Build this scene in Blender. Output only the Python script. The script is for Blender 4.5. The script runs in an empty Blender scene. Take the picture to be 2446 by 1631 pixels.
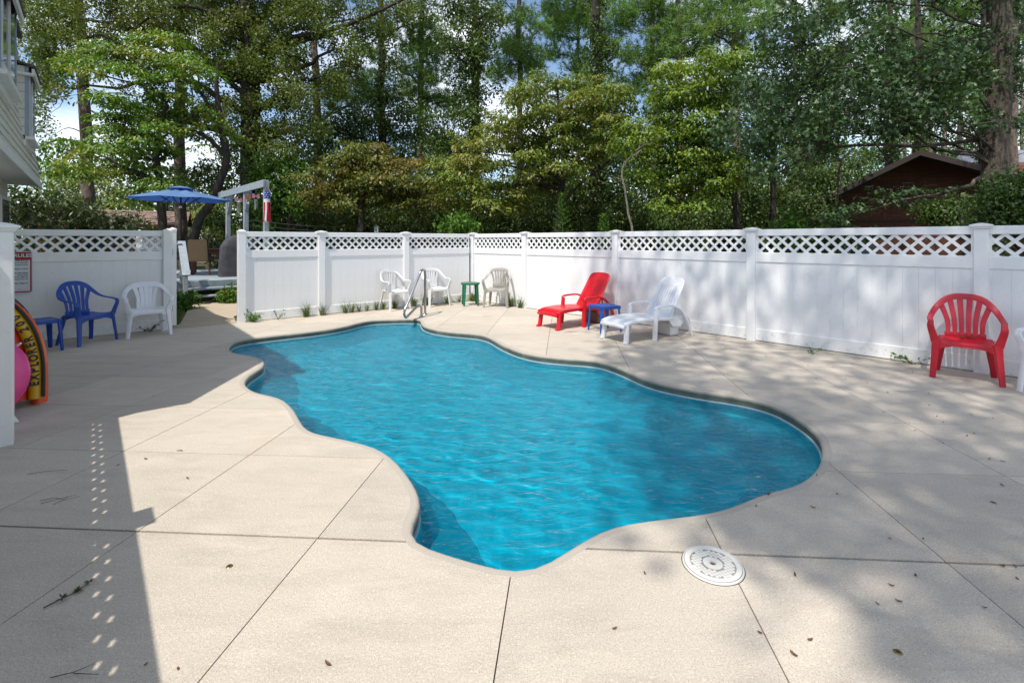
import bpy, bmesh, math, random
import numpy as np
from mathutils import Vector, Matrix
random.seed(11); RNG = np.random.default_rng(5)
SC = bpy.context.scene; COL = SC.collection
PI = math.pi

# ------------------------------------------------------------------ camera, sky, sun, exposure
EYE = 1.5
cam_d = bpy.data.cameras.new('camera'); cam = bpy.data.objects.new('camera', cam_d); COL.objects.link(cam)
cam.location = (0, 0, EYE); cam.rotation_euler = (PI/2, 0, 0)
cam_d.sensor_width = 36; cam_d.lens = 36*1150/2446; cam_d.shift_y = -0.0983
cam_d.clip_start = 0.05; cam_d.clip_end = 2000
SC.camera = cam

SUN_AZ, SUN_EL = math.radians(212), math.radians(60)      # azimuth of the sun, clockwise from +Y
world = bpy.data.worlds.new('World'); SC.world = world; world.use_nodes = True
nt = world.node_tree; nt.nodes.clear()
def wn(t, **k):
    n = nt.nodes.new(t)
    for a, v in k.items(): setattr(n, a, v)
    return n
out = wn('ShaderNodeOutputWorld'); bg = wn('ShaderNodeBackground'); sky = wn('ShaderNodeTexSky')
sky.sky_type = 'NISHITA'; sky.sun_disc = False; sky.sun_elevation = SUN_EL; sky.sun_rotation = SUN_AZ
sky.air_density = 1.0; sky.dust_density = 0.6; sky.ozone_density = 1.2
bg.inputs['Strength'].default_value = 0.15
tc = wn('ShaderNodeTexCoord'); mp = wn('ShaderNodeMapping'); mp.inputs['Scale'].default_value = (1, 1, 2.2)
nz = wn('ShaderNodeTexNoise'); nz.inputs['Scale'].default_value = 3.2; nz.inputs['Detail'].default_value = 7; nz.inputs['Roughness'].default_value = .58
rp = wn('ShaderNodeValToRGB'); rp.color_ramp.elements[0].position = .44; rp.color_ramp.elements[1].position = .68
mx = wn('ShaderNodeMix', data_type='RGBA'); mx.inputs['B'].default_value = (8.8, 8.9, 9.1, 1)
ml = wn('ShaderNodeMath', operation='MULTIPLY'); ml.inputs[1].default_value = .85
nt.links.new(tc.outputs['Generated'], mp.inputs['Vector']); nt.links.new(mp.outputs[0], nz.inputs['Vector'])
nt.links.new(nz.outputs['Fac'], rp.inputs['Fac']); nt.links.new(rp.outputs['Color'], ml.inputs[0]); nt.links.new(ml.outputs[0], mx.inputs['Factor'])
nt.links.new(sky.outputs[0], mx.inputs['A']); nt.links.new(mx.outputs['Result'], bg.inputs['Color'])
nt.links.new(bg.outputs[0], out.inputs['Surface'])

sun_d = bpy.data.lights.new('sun', 'SUN'); sun = bpy.data.objects.new('sun', sun_d); COL.objects.link(sun)
sun_d.energy = 3.55; sun_d.angle = math.radians(.53); sun_d.color = (1, .95, .87)
sdir = Vector((math.sin(SUN_AZ)*math.cos(SUN_EL), math.cos(SUN_AZ)*math.cos(SUN_EL), math.sin(SUN_EL)))
sun.rotation_euler = sdir.to_track_quat('Z', 'Y').to_euler(); sun.location = (-10, -16, 30)
SC.view_settings.view_transform = 'Standard'; SC.view_settings.look = 'None'
SC.view_settings.exposure = 0.38; SC.view_settings.gamma = 1.0; SC.view_settings.use_curve_mapping = False
SC.render.engine = 'CYCLES'
SC.cycles.max_bounces = 8; SC.cycles.caustics_refractive = True; SC.cycles.caustics_reflective = False; SC.cycles.blur_glossy = .5; SC.cycles.transparent_max_bounces = 16; SC.cycles.use_denoising = True

# ------------------------------------------------------------------ helpers
def ground_point(px, py):            # where a sight line meets the ground (survey of the photograph)
    d = 1150*EYE/(py-575.); return Vector(((px-1223)*d/1150, d, 0))
def at(px, py, Y):                   # the point of a sight line at distance Y
    return Vector(((px-1223)*Y/1150, Y, EYE+(575-py)*Y/1150))

MATS = {}
class NT:
    def __init__(s, name):
        s.m = bpy.data.materials.new(name); s.m.use_nodes = True; s.t = s.m.node_tree; s.t.nodes.clear()
        s.out = s.n('ShaderNodeOutputMaterial'); s.p = s.n('ShaderNodeBsdfPrincipled'); s.l(s.p.outputs[0], s.out.inputs['Surface'])
    def n(s, t, **k):
        x = s.t.nodes.new(t)
        for a, v in k.items(): setattr(x, a, v)
        return x
    def l(s, a, b): s.t.links.new(a, b)
    def coord(s, kind='Object', scale=(1, 1, 1)):
        c = s.n('ShaderNodeTexCoord'); m = s.n('ShaderNodeMapping'); m.inputs['Scale'].default_value = scale
        s.l(c.outputs[kind], m.inputs['Vector']); return m.outputs[0]
    def noise(s, vec, scale, detail=4, rough=.55, dist=0):
        x = s.n('ShaderNodeTexNoise'); x.inputs['Scale'].default_value = scale; x.inputs['Detail'].default_value = detail
        x.inputs['Roughness'].default_value = rough; x.inputs['Distortion'].default_value = dist
        if vec is not None: s.l(vec, x.inputs['Vector'])
        return x.outputs['Fac']
    def ramp(s, fac, stops):
        r = s.n('ShaderNodeValToRGB'); e = r.color_ramp.elements
        while len(e) < len(stops): e.new(.5)
        for i, (p, c) in enumerate(stops):
            e[i].position = p; e[i].color = (c, c, c, 1) if isinstance(c, (int, float)) else (*c, 1)
        s.l(fac, r.inputs['Fac']); return r.outputs['Color']
    def mix(s, a, b, fac, mode='MIX'):
        x = s.n('ShaderNodeMix', data_type='RGBA', blend_type=mode)
        for v, k in ((a, 'A'), (b, 'B'), (fac, 'Factor')):
            if hasattr(v, 'is_linked') or hasattr(v, 'links'): s.l(v, x.inputs[k])
            elif isinstance(v, (int, float)): x.inputs[k].default_value = v
            else: x.inputs[k].default_value = (*v, 1)
        return x.outputs['Result']
    def bump(s, h, strength=.3, dist=.01):
        b = s.n('ShaderNodeBump'); b.inputs['Strength'].default_value = strength; b.inputs['Distance'].default_value = dist
        s.l(h, b.inputs['Height']); s.l(b.outputs[0], s.p.inputs['Normal']); return b
    def set(s, **k):
        for a, v in k.items():
            i = s.p.inputs[a.replace('_', ' ')]
            if hasattr(v, 'links'): s.l(v, i)
            elif isinstance(v, tuple): i.default_value = (*v, 1)
            else: i.default_value = v
        return s

def plain(name, col, rough=.5, metal=0., var=.12, scale=6., bump=.05, spec=.5, fine=60.):
    """colour with soft wear: two noise scales and a light bump"""
    t = NT(name); v = t.coord()
    a = t.noise(v, scale, 5); f = t.noise(v, fine, 3)
    lo = tuple(c*(1-var) for c in col); hi = tuple(min(1, c*(1+var)) for c in col)
    c = t.ramp(a, [(.3, lo), (.7, hi)])
    c = t.mix(c, tuple(x*.8 for x in col), t.ramp(f, [(.55, 0.), (.8, .35)]))
    t.set(Base_Color=c, Roughness=rough, Metallic=metal)
    t.p.inputs['Specular IOR Level'].default_value = spec
    if bump: t.bump(f, bump, .004)
    MATS[name] = t.m; return t.m

def leafmat(name, cols, trans=.35, rough=.5, gloss=.35, tscale=.35):
    """cols: (dark, mid, light, odd) – each leaf its own tone, whole sprays shift together"""
    t = NT(name); g = t.n('ShaderNodeNewGeometry'); v = t.coord('Object')
    r = g.outputs['Random Per Island']
    big = t.noise(v, tscale, 3)
    c = t.ramp(r, [(0., cols[0]), (.5, cols[1]), (.97, cols[2])])
    c = t.mix(c, cols[3], t.ramp(big, [(.52, 0.), (.72, .75)]))
    c = t.mix(c, cols[3], t.ramp(r, [(.93, 0.), (.97, .6)]))
    t.set(Base_Color=c, Roughness=rough); t.p.inputs['Specular IOR Level'].default_value = gloss
    tr = t.n('ShaderNodeBsdfTranslucent'); t.l(t.mix(c, (1., 1., .45), 1., 'MULTIPLY'), tr.inputs['Color'])
    ms = t.n('ShaderNodeMixShader'); ms.inputs[0].default_value = trans
    t.l(t.p.outputs[0], ms.inputs[1]); t.l(tr.outputs[0], ms.inputs[2]); t.l(ms.outputs[0], t.out.inputs['Surface'])
    MATS[name] = t.m; return t.m

def link(o, parent=None):
    COL.objects.link(o)
    if parent is not None: o.parent = parent
    return o
def tag(o, label=None, cat=None, group=None, kind=None):
    if label: o['label'] = label
    if cat: o['category'] = cat
    if group: o['group'] = group
    if kind: o['kind'] = kind
    return o
def thing(name, label, cat, loc=(0, 0, 0), rz=0., group=None):
    o = bpy.data.objects.new(name, None); o.empty_display_size = .1; link(o)
    o.location = loc; o.rotation_euler = (0, 0, rz); return tag(o, label, cat, group)
def part(name, data, parent=None, mat=None, smooth=False, loc=None):
    """a bmesh or mesh becomes ONE object"""
    if isinstance(data, bmesh.types.BMesh):
        me = bpy.data.meshes.new(name)
        bmesh.ops.recalc_face_normals(data, faces=data.faces)
        data.to_mesh(me); data.free()
    else: me = data
    if mat is not None and not me.materials:
        me.materials.append(MATS[mat] if isinstance(mat, str) else mat)
    if smooth:
        me.polygons.foreach_set('use_smooth', [True]*len(me.polygons))
        if smooth is not True: me.set_sharp_from_angle(angle=math.radians(smooth))
    o = link(bpy.data.objects.new(name, me), parent)
    if loc is not None: o.location = loc
    return o
def struct(name, data, mat, smooth=False): return tag(part(name, data, None, mat, smooth), kind='structure')
def raw(name, verts, faces):
    me = bpy.data.meshes.new(name); me.from_pydata([tuple(v) for v in verts], [], faces); me.update(); return me
def copy_tree(o, parent=None):
    c = o.copy(); COL.objects.link(c)
    if parent is not None: c.parent = parent
    for ch in o.children: copy_tree(ch, c)
    return c
def BM(): return bmesh.new()
def solid(bm, geom, thickness):
    bmesh.ops.recalc_face_normals(bm, faces=bm.faces); bm.normal_update(); bmesh.ops.solidify(bm, geom=geom, thickness=thickness)
def box(bm, c, s, rot=None, bev=0.):
    """box of size s centred on c"""
    m = Matrix.Translation(Vector(c)) @ (rot if rot is not None else Matrix.Identity(4)) @ Matrix.Diagonal((*s, 1))
    r = bmesh.ops.create_cube(bm, size=1, matrix=m)
    if bev:
        es = list({e for v in r['verts'] for e in v.link_edges})
        bmesh.ops.bevel(bm, geom=es, offset=bev, segments=1, affect='EDGES', profile=.5)
    return bm
def beam(bm, a, b, w, h, up=(0, 0, 1), bev=0.):
    """a rectangular bar from a to b, w wide and h deep along up"""
    a, b = Vector(a), Vector(b); d = (b-a); L = d.length; d.normalize(); up = Vector(up)
    s = d.cross(up).normalized(); u = s.cross(d)
    R = Matrix((d, s, u)).transposed().to_4x4()
    return box(bm, (a+b)/2, (L, w, h), R, bev)
def sweep(bm, pts, w, t, up=(0, 0, 1), n=8, power=4., closed=False):
    """a bar of rounded-rectangle section along pts; w, t and up may vary per point"""
    P = [Vector(p) for p in pts]; N = len(P); rings = []
    for i, p in enumerate(P):
        if closed: T = P[(i+1) % N]-P[i-1]
        else: T = P[min(i+1, N-1)]-P[max(i-1, 0)]
        T.normalize()
        u0 = Vector(up[i] if isinstance(up, list) else up)
        S = T.cross(u0)
        if S.length < 1e-4: S = T.cross(Vector((1, .01, 0)))
        S.normalize(); U = S.cross(T)
        ww = w[i] if isinstance(w, (list, tuple)) else w; tt = t[i] if isinstance(t, (list, tuple)) else t
        ring = []
        for k in range(n):
            a = 2*PI*(k+.5)/n; c, s = math.cos(a), math.sin(a)
            c = math.copysign(abs(c)**(2/power), c); s = math.copysign(abs(s)**(2/power), s)
            ring.append(bm.verts.new(p+S*(ww/2*c)+U*(tt/2*s)))
        rings.append(ring)
    for i in range(N if closed else N-1):
        a, b = rings[i], rings[(i+1) % N]
        for k in range(n): bm.faces.new((a[k], a[(k+1) % n], b[(k+1) % n], b[k]))
    if not closed: bm.faces.new(rings[0][::-1]); bm.faces.new(rings[-1])
    return bm
def tube(bm, pts, r, n=8, closed=False):
    r2 = [2*x for x in r] if isinstance(r, (list, tuple)) else 2*r
    return sweep(bm, pts, r2, r2, (.0123, .021, 1), n, 2., closed)
def lathe(bm, prof, n=24, c=(0, 0, 0)):
    rings = []
    for r, z in prof:
        if r < 1e-6: rings.append([bm.verts.new((c[0], c[1], c[2]+z))])
        else: rings.append([bm.verts.new((c[0]+r*math.cos(2*PI*k/n), c[1]+r*math.sin(2*PI*k/n), c[2]+z)) for k in range(n)])
    for a, b in zip(rings, rings[1:]):
        for k in range(n):
            q = [a[k % len(a)], a[(k+1) % len(a)], b[(k+1) % len(b)], b[k % len(b)]]
            u = []
            for v in q:
                if v not in u: u.append(v)
            if len(u) > 2: bm.faces.new(u)
    return bm
def prism(bm, poly, axis0, axisu, axisv, axisn, d0, d1):
    """2-D outline on (axisu, axisv) through axis0, thick from d0 to d1 along axisn"""
    o, u, v, n = Vector(axis0), Vector(axisu), Vector(axisv), Vector(axisn)
    A = [bm.verts.new(o+u*x+v*y+n*d0) for x, y in poly]; B = [bm.verts.new(o+u*x+v*y+n*d1) for x, y in poly]
    bm.faces.new(A[::-1]); bm.faces.new(B)
    for k in range(len(poly)):
        j = (k+1) % len(poly); bm.faces.new((A[k], A[j], B[j], B[k]))
    return bm
def smooth_path(P, n=6, closed=False):
    P = [Vector(p) for p in P]; N = len(P); outp = []
    rng = range(N if closed else N-1)
    for i in rng:
        p0 = P[i-1] if (closed or i > 0) else P[0]*2-P[1]
        p1, p2 = P[i], P[(i+1) % N]
        p3 = P[(i+2) % N] if (closed or i+2 < N) else P[-1]*2-P[-2]
        for k in range(n):
            t = k/n
            outp.append(.5*((2*p1)+(p2-p0)*t+(2*p0-5*p1+4*p2-p3)*t*t+(3*p1-p0-3*p2+p3)*t**3))
    if not closed: outp.append(P[-1])
    return outp
def text(name, s, size, parent, mat, M, extrude=.0006, align='CENTER', bold=0.):
    cu = bpy.data.curves.new(name, 'FONT'); cu.body = s; cu.size = size; cu.align_x = align; cu.align_y = 'CENTER'
    cu.extrude = extrude; cu.offset = bold; cu.resolution_u = 3; cu.materials.append(MATS[mat])
    tmp = bpy.data.objects.new(name, cu); me = bpy.data.meshes.new_from_object(tmp); me.name = name
    bpy.data.objects.remove(tmp); bpy.data.curves.remove(cu)
    o = link(bpy.data.objects.new(name, me), parent); o.matrix_local = M; return o
# ------------------------------------------------------------------ materials
def mat_concrete(name, col, algae=False):
    t = NT(name); v = t.coord('Object')
    big = t.noise(v, .55, 4); mid = t.noise(t.coord('Object', (.45, 1.6, 1)), 4.5, 7, .68, .5)
    grit = t.noise(v, 230, 1, .5); grit2 = t.noise(v, 120, 2, .6); sand = t.noise(v, 95, 2, .7)
    info = t.n('ShaderNodeObjectInfo')
    dk = tuple(c*.86 for c in col); lt = tuple(c*1.09 for c in col)
    c = t.mix(t.ramp(big, [(.32, dk), (.68, lt)]), col, .4)
    c = t.mix(c, tuple(x*.66 for x in col), t.ramp(mid, [(.47, 0.), (.62, .28), (.8, .6)]))
    pale = t.noise(t.coord('Object', (.6, 1.5, 1)), 3.2, 6, .65, .8)
    c = t.mix(c, tuple(min(1, x*1.18) for x in col), t.ramp(pale, [(.52, 0.), (.70, .5)]))
    rs = t.noise(t.coord('Object', (1, 1, 1)), .9, 4, .55, .8)
    c = t.mix(c, (col[0]*.92, col[1]*.76, col[2]*.54), t.ramp(rs, [(.62, 0.), (.78, .45)]))
    c = t.mix(c, (col[0]*.50, col[1]*.45, col[2]*.38), t.ramp(grit, [(.56, 0.), (.70, .85)]))
    c = t.mix(c, (col[0]*.60, col[1]*.55, col[2]*.48), t.ramp(grit2, [(.55, 0.), (.68, .5)]))
    c = t.mix(c, tuple(min(1, x*1.35) for x in col), t.ramp(sand, [(.56, 0.), (.70, .7)]))
    c = t.mix(c, t.ramp(info.outputs['Random'], [(0., (.92, .92, .92)), (1., (1.05, 1.04, 1.03))]), 1., 'MULTIPLY')
    t.set(Base_Color=c, Roughness=.88); t.p.inputs['Specular IOR Level'].default_value = .25
    h = t.n('ShaderNodeMath', operation='ADD'); t.l(grit, h.inputs[0]); t.l(sand, h.inputs[1])
    t.bump(h.outputs[0], .5, .004)
    MATS[name] = t.m
mat_concrete('concrete', (.555, .495, .415))
mat_concrete('path_concrete', (.50, .42, .31))
def mat_coping():
    t = NT('coping'); v = t.coord('Object'); g = t.n('ShaderNodeSeparateXYZ'); cc = t.n('ShaderNodeTexCoord'); t.l(cc.outputs['Object'], g.inputs[0])
    grit = t.noise(v, 150, 3, .6); mid = t.noise(v, 5, 5)
    clean = t.ramp(grit, [(.35, (.37, .33, .275)), (.7, (.51, .455, .38))])
    alg = t.mix(t.ramp(grit, [(.35, (.06, .075, .06)), (.7, (.16, .18, .145))]), (.22, .22, .17), t.ramp(mid, [(.45, 0.), (.7, .7)]))
    z = t.n('ShaderNodeMath', operation='ADD'); t.l(g.outputs['Z'], z.inputs[0])
    w = t.n('ShaderNodeMath', operation='MULTIPLY'); t.l(mid, w.inputs[0]); w.inputs[1].default_value = .022; t.l(w.outputs[0], z.inputs[1])
    f = t.ramp(z.outputs[0], [(0., 1.), (1., 0.)])
    mr = t.n('ShaderNodeMapRange'); mr.inputs['From Min'].default_value = -.03; mr.inputs['From Max'].default_value = 0.004
    mr.inputs['To Min'].default_value = 1.; mr.inputs['To Max'].default_value = 0.; t.l(z.outputs[0], mr.inputs['Value'])
    t.set(Base_Color=t.mix(clean, alg, mr.outputs[0]), Roughness=.85); t.bump(grit, .4, .004); MATS['coping'] = t.m
mat_coping()
def mat_ground():
    t = NT('ground'); v = t.coord('Object')
    a = t.noise(v, .35, 4); b = t.noise(v, 7, 6, .7); f = t.noise(v, 60, 3)
    soil = t.ramp(b, [(.3, (.05, .035, .02)), (.55, (.12, .08, .045)), (.8, (.17, .12, .07))])
    gr = t.ramp(f, [(.3, (.03, .06, .012)), (.7, (.08, .13, .03))])
    t.set(Base_Color=t.mix(soil, gr, t.ramp(a, [(.45, 0.), (.6, .8)])), Roughness=.95); t.bump(b, .8, .03); MATS['ground'] = t.m
mat_ground()
def mat_water():
    t = NT('water'); t.t.nodes.remove(t.p); v = t.coord('Object', (.8, 1.3, 1))
    b = t.n('ShaderNodeBump'); b.inputs['Strength'].default_value = .6; b.inputs['Distance'].default_value = .03; t.l(t.noise(v, 13., 4, .55, .8), b.inputs['Height'])
    fr = t.n('ShaderNodeFresnel'); fr.inputs['IOR'].default_value = 1.24; t.l(b.outputs[0], fr.inputs['Normal'])
    gl = t.n('ShaderNodeBsdfGlossy'); gl.inputs['Roughness'].default_value = .015; t.l(b.outputs[0], gl.inputs['Normal'])
    rf = t.n('ShaderNodeBsdfRefraction'); rf.inputs['IOR'].default_value = 1.333; rf.inputs['Roughness'].default_value = .0
    rf.inputs['Color'].default_value = (.40, .93, .98, 1)
    ms = t.n('ShaderNodeMixShader'); t.l(fr.outputs[0], ms.inputs[0]); t.l(rf.outputs[0], ms.inputs[1]); t.l(gl.outputs[0], ms.inputs[2])
    t.l(ms.outputs[0], t.out.inputs['Surface']); MATS['water'] = t.m
mat_water()
plain('pool_shell', (.003, .46, .60), .35, var=.05, scale=3, bump=.0)
plain('pool_rim', (.36, .54, .60), .35, var=.05)
plain('vinyl', (.80, .80, .80), .38, var=.025, scale=2.5, bump=.0, fine=25)
plain('vinyl_dirty', (.78, .77, .74), .42, var=.05, scale=3., bump=.02, fine=18)
def mat_lowvinyl():
    t = NT('vinyl_low'); v = t.coord('Object'); sp = t.noise(v, 16, 5, .7); sp2 = t.noise(t.coord('Object', (1, 1, .25)), 30, 3)
    c = t.mix((.80, .80, .79), (.35, .34, .27), t.ramp(sp, [(.54, 0.), (.74, .55)]))
    c = t.mix(c, (.5, .5, .44), t.ramp(sp2, [(.6, 0.), (.8, .3)]))
    t.set(Base_Color=c, Roughness=.4); MATS['vinyl_low'] = t.m
mat_lowvinyl()
plain('black_metal', (.02, .02, .02), .45, var=.3)
plain('chrome', (.36, .36, .37), .17, 1., var=.06, bump=0.)
plain('steel_dull', (.5, .5, .5), .3, 1., var=.1, bump=0.)
plain('brass', (.30, .22, .09), .4, .8, var=.3)
plain('blue_plastic', (.005, .055, .31), .36, var=.12)
plain('blue_table_plastic', (.008, .085, .36), .4, var=.14)
plain('red_plastic', (.50, .012, .028), .42, var=.14, scale=9)
plain('bright_red_plastic', (.62, .006, .016), .33, var=.1)
plain('white_plastic', (.74, .75, .77), .35, var=.04)
plain('old_white_plastic', (.70, .70, .69), .4, var=.06)
plain('stone_plastic', (.33, .31, .275), .42, var=.14)
plain('green_plastic', (.01, .15, .075), .38, var=.12)
plain('brown_plastic', (.16, .09, .06), .5, var=.2)
plain('siding', (.62, .60, .52), .5, var=.05, scale=3.)
plain('soffit', (.78, .76, .71), .6, var=.05)
plain('house_trim', (.27, .33, .41), .45, var=.06)
plain('house_white', (.68, .68, .64), .45, var=.05)
plain('window_glass', (.03, .045, .06), .06, var=.1, bump=0., spec=.9)
plain('shingle', (.09, .065, .05), .9, var=.35, scale=20, bump=.6)
def mat_shingle(name, c0, c1):
    t = NT(name); v = t.coord('Object'); a = t.noise(v, 5, 5); g = t.noise(v, 90, 3); info = t.n('ShaderNodeObjectInfo')
    c = t.ramp(a, [(.3, c0), (.7, c1)]); c = t.mix(c, tuple(x*.5 for x in c0), t.ramp(g, [(.5, 0.), (.8, .6)]))
    t.set(Base_Color=c, Roughness=.95); t.bump(g, .5, .01); MATS[name] = t.m
mat_shingle('shed_shingle', (.20, .13, .10), (.30, .21, .16))
mat_shingle('cabin_shingle', (.02, .018, .018), (.045, .04, .04))
def mat_wood(name, c0, c1, rough=.7, scale=(2, 2, 14)):
    t = NT(name); v = t.coord('Object', scale); a = t.noise(v, 4, 6, .6, .6); info = t.n('ShaderNodeObjectInfo')
    c = t.ramp(a, [(.3, c0), (.7, c1)])
    c = t.mix(c, t.ramp(info.outputs['Random'], [(0., (.8, .8, .8)), (1., (1.15, 1.12, 1.1))]), 1., 'MULTIPLY')
    t.set(Base_Color=c, Roughness=rough); t.bump(a, .25, .004); MATS[name] = t.m
mat_wood('cabin_wood', (.045, .012, .006), (.12, .034, .014), .7, (9, 9, .7))
mat_wood('cabin_trim', (.02, .012, .01), (.04, .025, .02))
mat_wood('shed_wood', (.12, .035, .018), (.2, .06, .03), .8, (9, 9, .8))
mat_wood('deck_paint', (.25, .30, .33), (.38, .43, .46), .6, (3, 3, 3))
mat_wood('pale_paint', (.28, .33, .37), (.40, .46, .50), .55, (3, 3, 3))
mat_wood('table_wood', (.10, .03, .02), (.2, .07, .04), .5, (5, 5, 5))
mat_wood('raw_wood', (.32, .24, .15), (.45, .36, .24), .7, (3, 3, 12))
plain('sling', (.30, .19, .10), .8, var=.12, scale=30, bump=.3, fine=200)
plain('chair_frame', (.05, .035, .03), .4, .4)
plain('grill_cover', (.045, .045, .05), .85, var=.35, scale=4, bump=.9, fine=9)
plain('umbrella_cloth', (.13, .25, .45), .8, var=.07, scale=5, bump=.1, fine=300)
_m = MATS['umbrella_cloth']; _t = _m.node_tree; _p = next(n for n in _t.nodes if n.type == 'BSDF_PRINCIPLED'); _o = next(n for n in _t.nodes if n.type == 'OUTPUT_MATERIAL')
_tr = _t.nodes.new('ShaderNodeBsdfTranslucent'); _tr.inputs['Color'].default_value = (.004, .055, .34, 1); _ms = _t.nodes.new('ShaderNodeMixShader'); _ms.inputs[0].default_value = .30
_t.links.new(_p.outputs[0], _ms.inputs[1]); _t.links.new(_tr.outputs[0], _ms.inputs[2]); _t.links.new(_ms.outputs[0], _o.inputs['Surface'])
plain('bronze', (.04, .03, .03), .4, .6)
plain('flag_blue', (.02, .05, .30), .8); plain('flag_red', (.45, .02, .04), .8); plain('flag_white', (.75, .70, .68), .8)
plain('copper', (.42, .13, .03), .35, .6); plain('pink_glass', (.55, .22, .33), .3); plain('alu', (.6, .6, .62), .3, .9)
plain('sign_white', (.62, .64, .64), .4, var=.03, bump=0.); plain('sign_red', (.30, .01, .03), .4, var=.05, bump=0.); plain('ink', (.015, .015, .015), .6, var=.05, bump=0.)
plain('boat_yellow', (.62, .36, .01), .35, var=.06); plain('boat_orange', (.75, .10, .02), .35, var=.1); plain('boat_red', (.52, .03, .008), .38, var=.08)
plain('boat_grey', (.05, .055, .065), .4); plain('pink_vinyl', (.72, .06, .25), .3, var=.06); plain('clear_flap', (.7, .72, .72), .3)
plain('skimmer_white', (.70, .68, .63), .45, var=.04); plain('skimmer_line', (.30, .29, .27), .7, var=.2)
plain('brick_red', (.24, .08, .055), .85, var=.3, scale=9, bump=.3); plain('mortar', (.3, .26, .22), .9)
plain('grey_roof', (.28, .30, .33), .9, var=.2)
plain('cable_black', (.12, .12, .12), .6)
plain('dead_leaf', (.16, .075, .03), .8, var=.5, scale=40); plain('dead_twig', (.07, .05, .035), .9, var=.4)
def mat_bark(name, c0, c1, sc=7., stretch=.16, st=1.):
    t = NT(name); v = t.coord('Object', (1, 1, stretch)); a = t.noise(v, sc, 6, .7, .9); b = t.noise(t.coord('Object'), 1.2, 4); f = t.noise(t.coord('Object'), 40, 3)
    c = t.ramp(a, [(.35, tuple(x*.35 for x in c0)), (.5, c0), (.72, c1)])
    c = t.mix(c, (.05, .07, .03), t.ramp(b, [(.55, 0.), (.75, .5)]))
    t.set(Base_Color=c, Roughness=.95); h = t.n('ShaderNodeMath', operation='ADD'); t.l(a, h.inputs[0]); t.l(f, h.inputs[1]); t.bump(h.outputs[0], st, .04); MATS[name] = t.m
mat_bark('oak_bark', (.10, .08, .062), (.19, .155, .125)); mat_bark('pine_bark', (.17, .125, .10), (.30, .23, .19), 9, .35)
mat_bark('dark_bark', (.05, .04, .032), (.11, .09, .07)); mat_bark('pale_bark', (.24, .21, .17), (.36, .32, .27), 14)
leafmat('oak_leaf', ((.07, .11, .02), (.13, .185, .04), (.22, .28, .07), (.24, .25, .06)))
leafmat('dogwood_leaf', ((.05, .13, .018), (.13, .26, .035), (.27, .38, .06), (.38, .31, .06)), .35, .45, .4, .45)
leafmat('tan_dogwood_leaf', ((.08, .13, .02), (.17, .24, .04), (.27, .33, .07), (.38, .31, .09)), .35, .5, .35, .6)
leafmat('brown_dogwood_leaf', ((.05, .08, .013), (.13, .16, .03), (.25, .25, .06), (.34, .20, .06)), .35, .5, .3, .6)
leafmat('lime_dogwood_leaf', ((.07, .14, .018), (.18, .29, .04), (.33, .42, .08), (.25, .32, .05)), .4, .45, .4, .5)
leafmat('pine_needle', ((.06, .14, .03), (.16, .31, .07), (.28, .45, .11), (.27, .36, .07)), .3, .45, .4, .5)
leafmat('ivy_leaf', ((.035, .07, .015), (.078, .14, .03), (.15, .24, .06), (.15, .19, .035)), .25, .4, .5, .5)
leafmat('grey_oak_leaf', ((.022, .05, .018), (.05, .10, .038), (.11, .19, .08), (.09, .17, .03)), .25, .42, .38, .4)
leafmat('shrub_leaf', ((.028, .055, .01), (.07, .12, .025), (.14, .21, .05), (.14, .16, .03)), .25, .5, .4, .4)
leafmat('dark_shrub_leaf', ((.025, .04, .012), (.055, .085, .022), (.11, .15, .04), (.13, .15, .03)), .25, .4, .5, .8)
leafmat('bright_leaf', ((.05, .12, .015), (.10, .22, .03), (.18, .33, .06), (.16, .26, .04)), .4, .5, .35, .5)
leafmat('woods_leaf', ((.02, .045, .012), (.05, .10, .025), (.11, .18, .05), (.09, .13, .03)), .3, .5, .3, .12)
leafmat('tuft_blade', ((.05, .09, .02), (.12, .19, .05), (.22, .28, .09), (.30, .28, .12)), .3, .45, .4, 3.)
leafmat('flower', ((.5, .12, .01), (.6, .2, .01), (.65, .32, .02), (.6, .3, .02)), .3)
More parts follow.
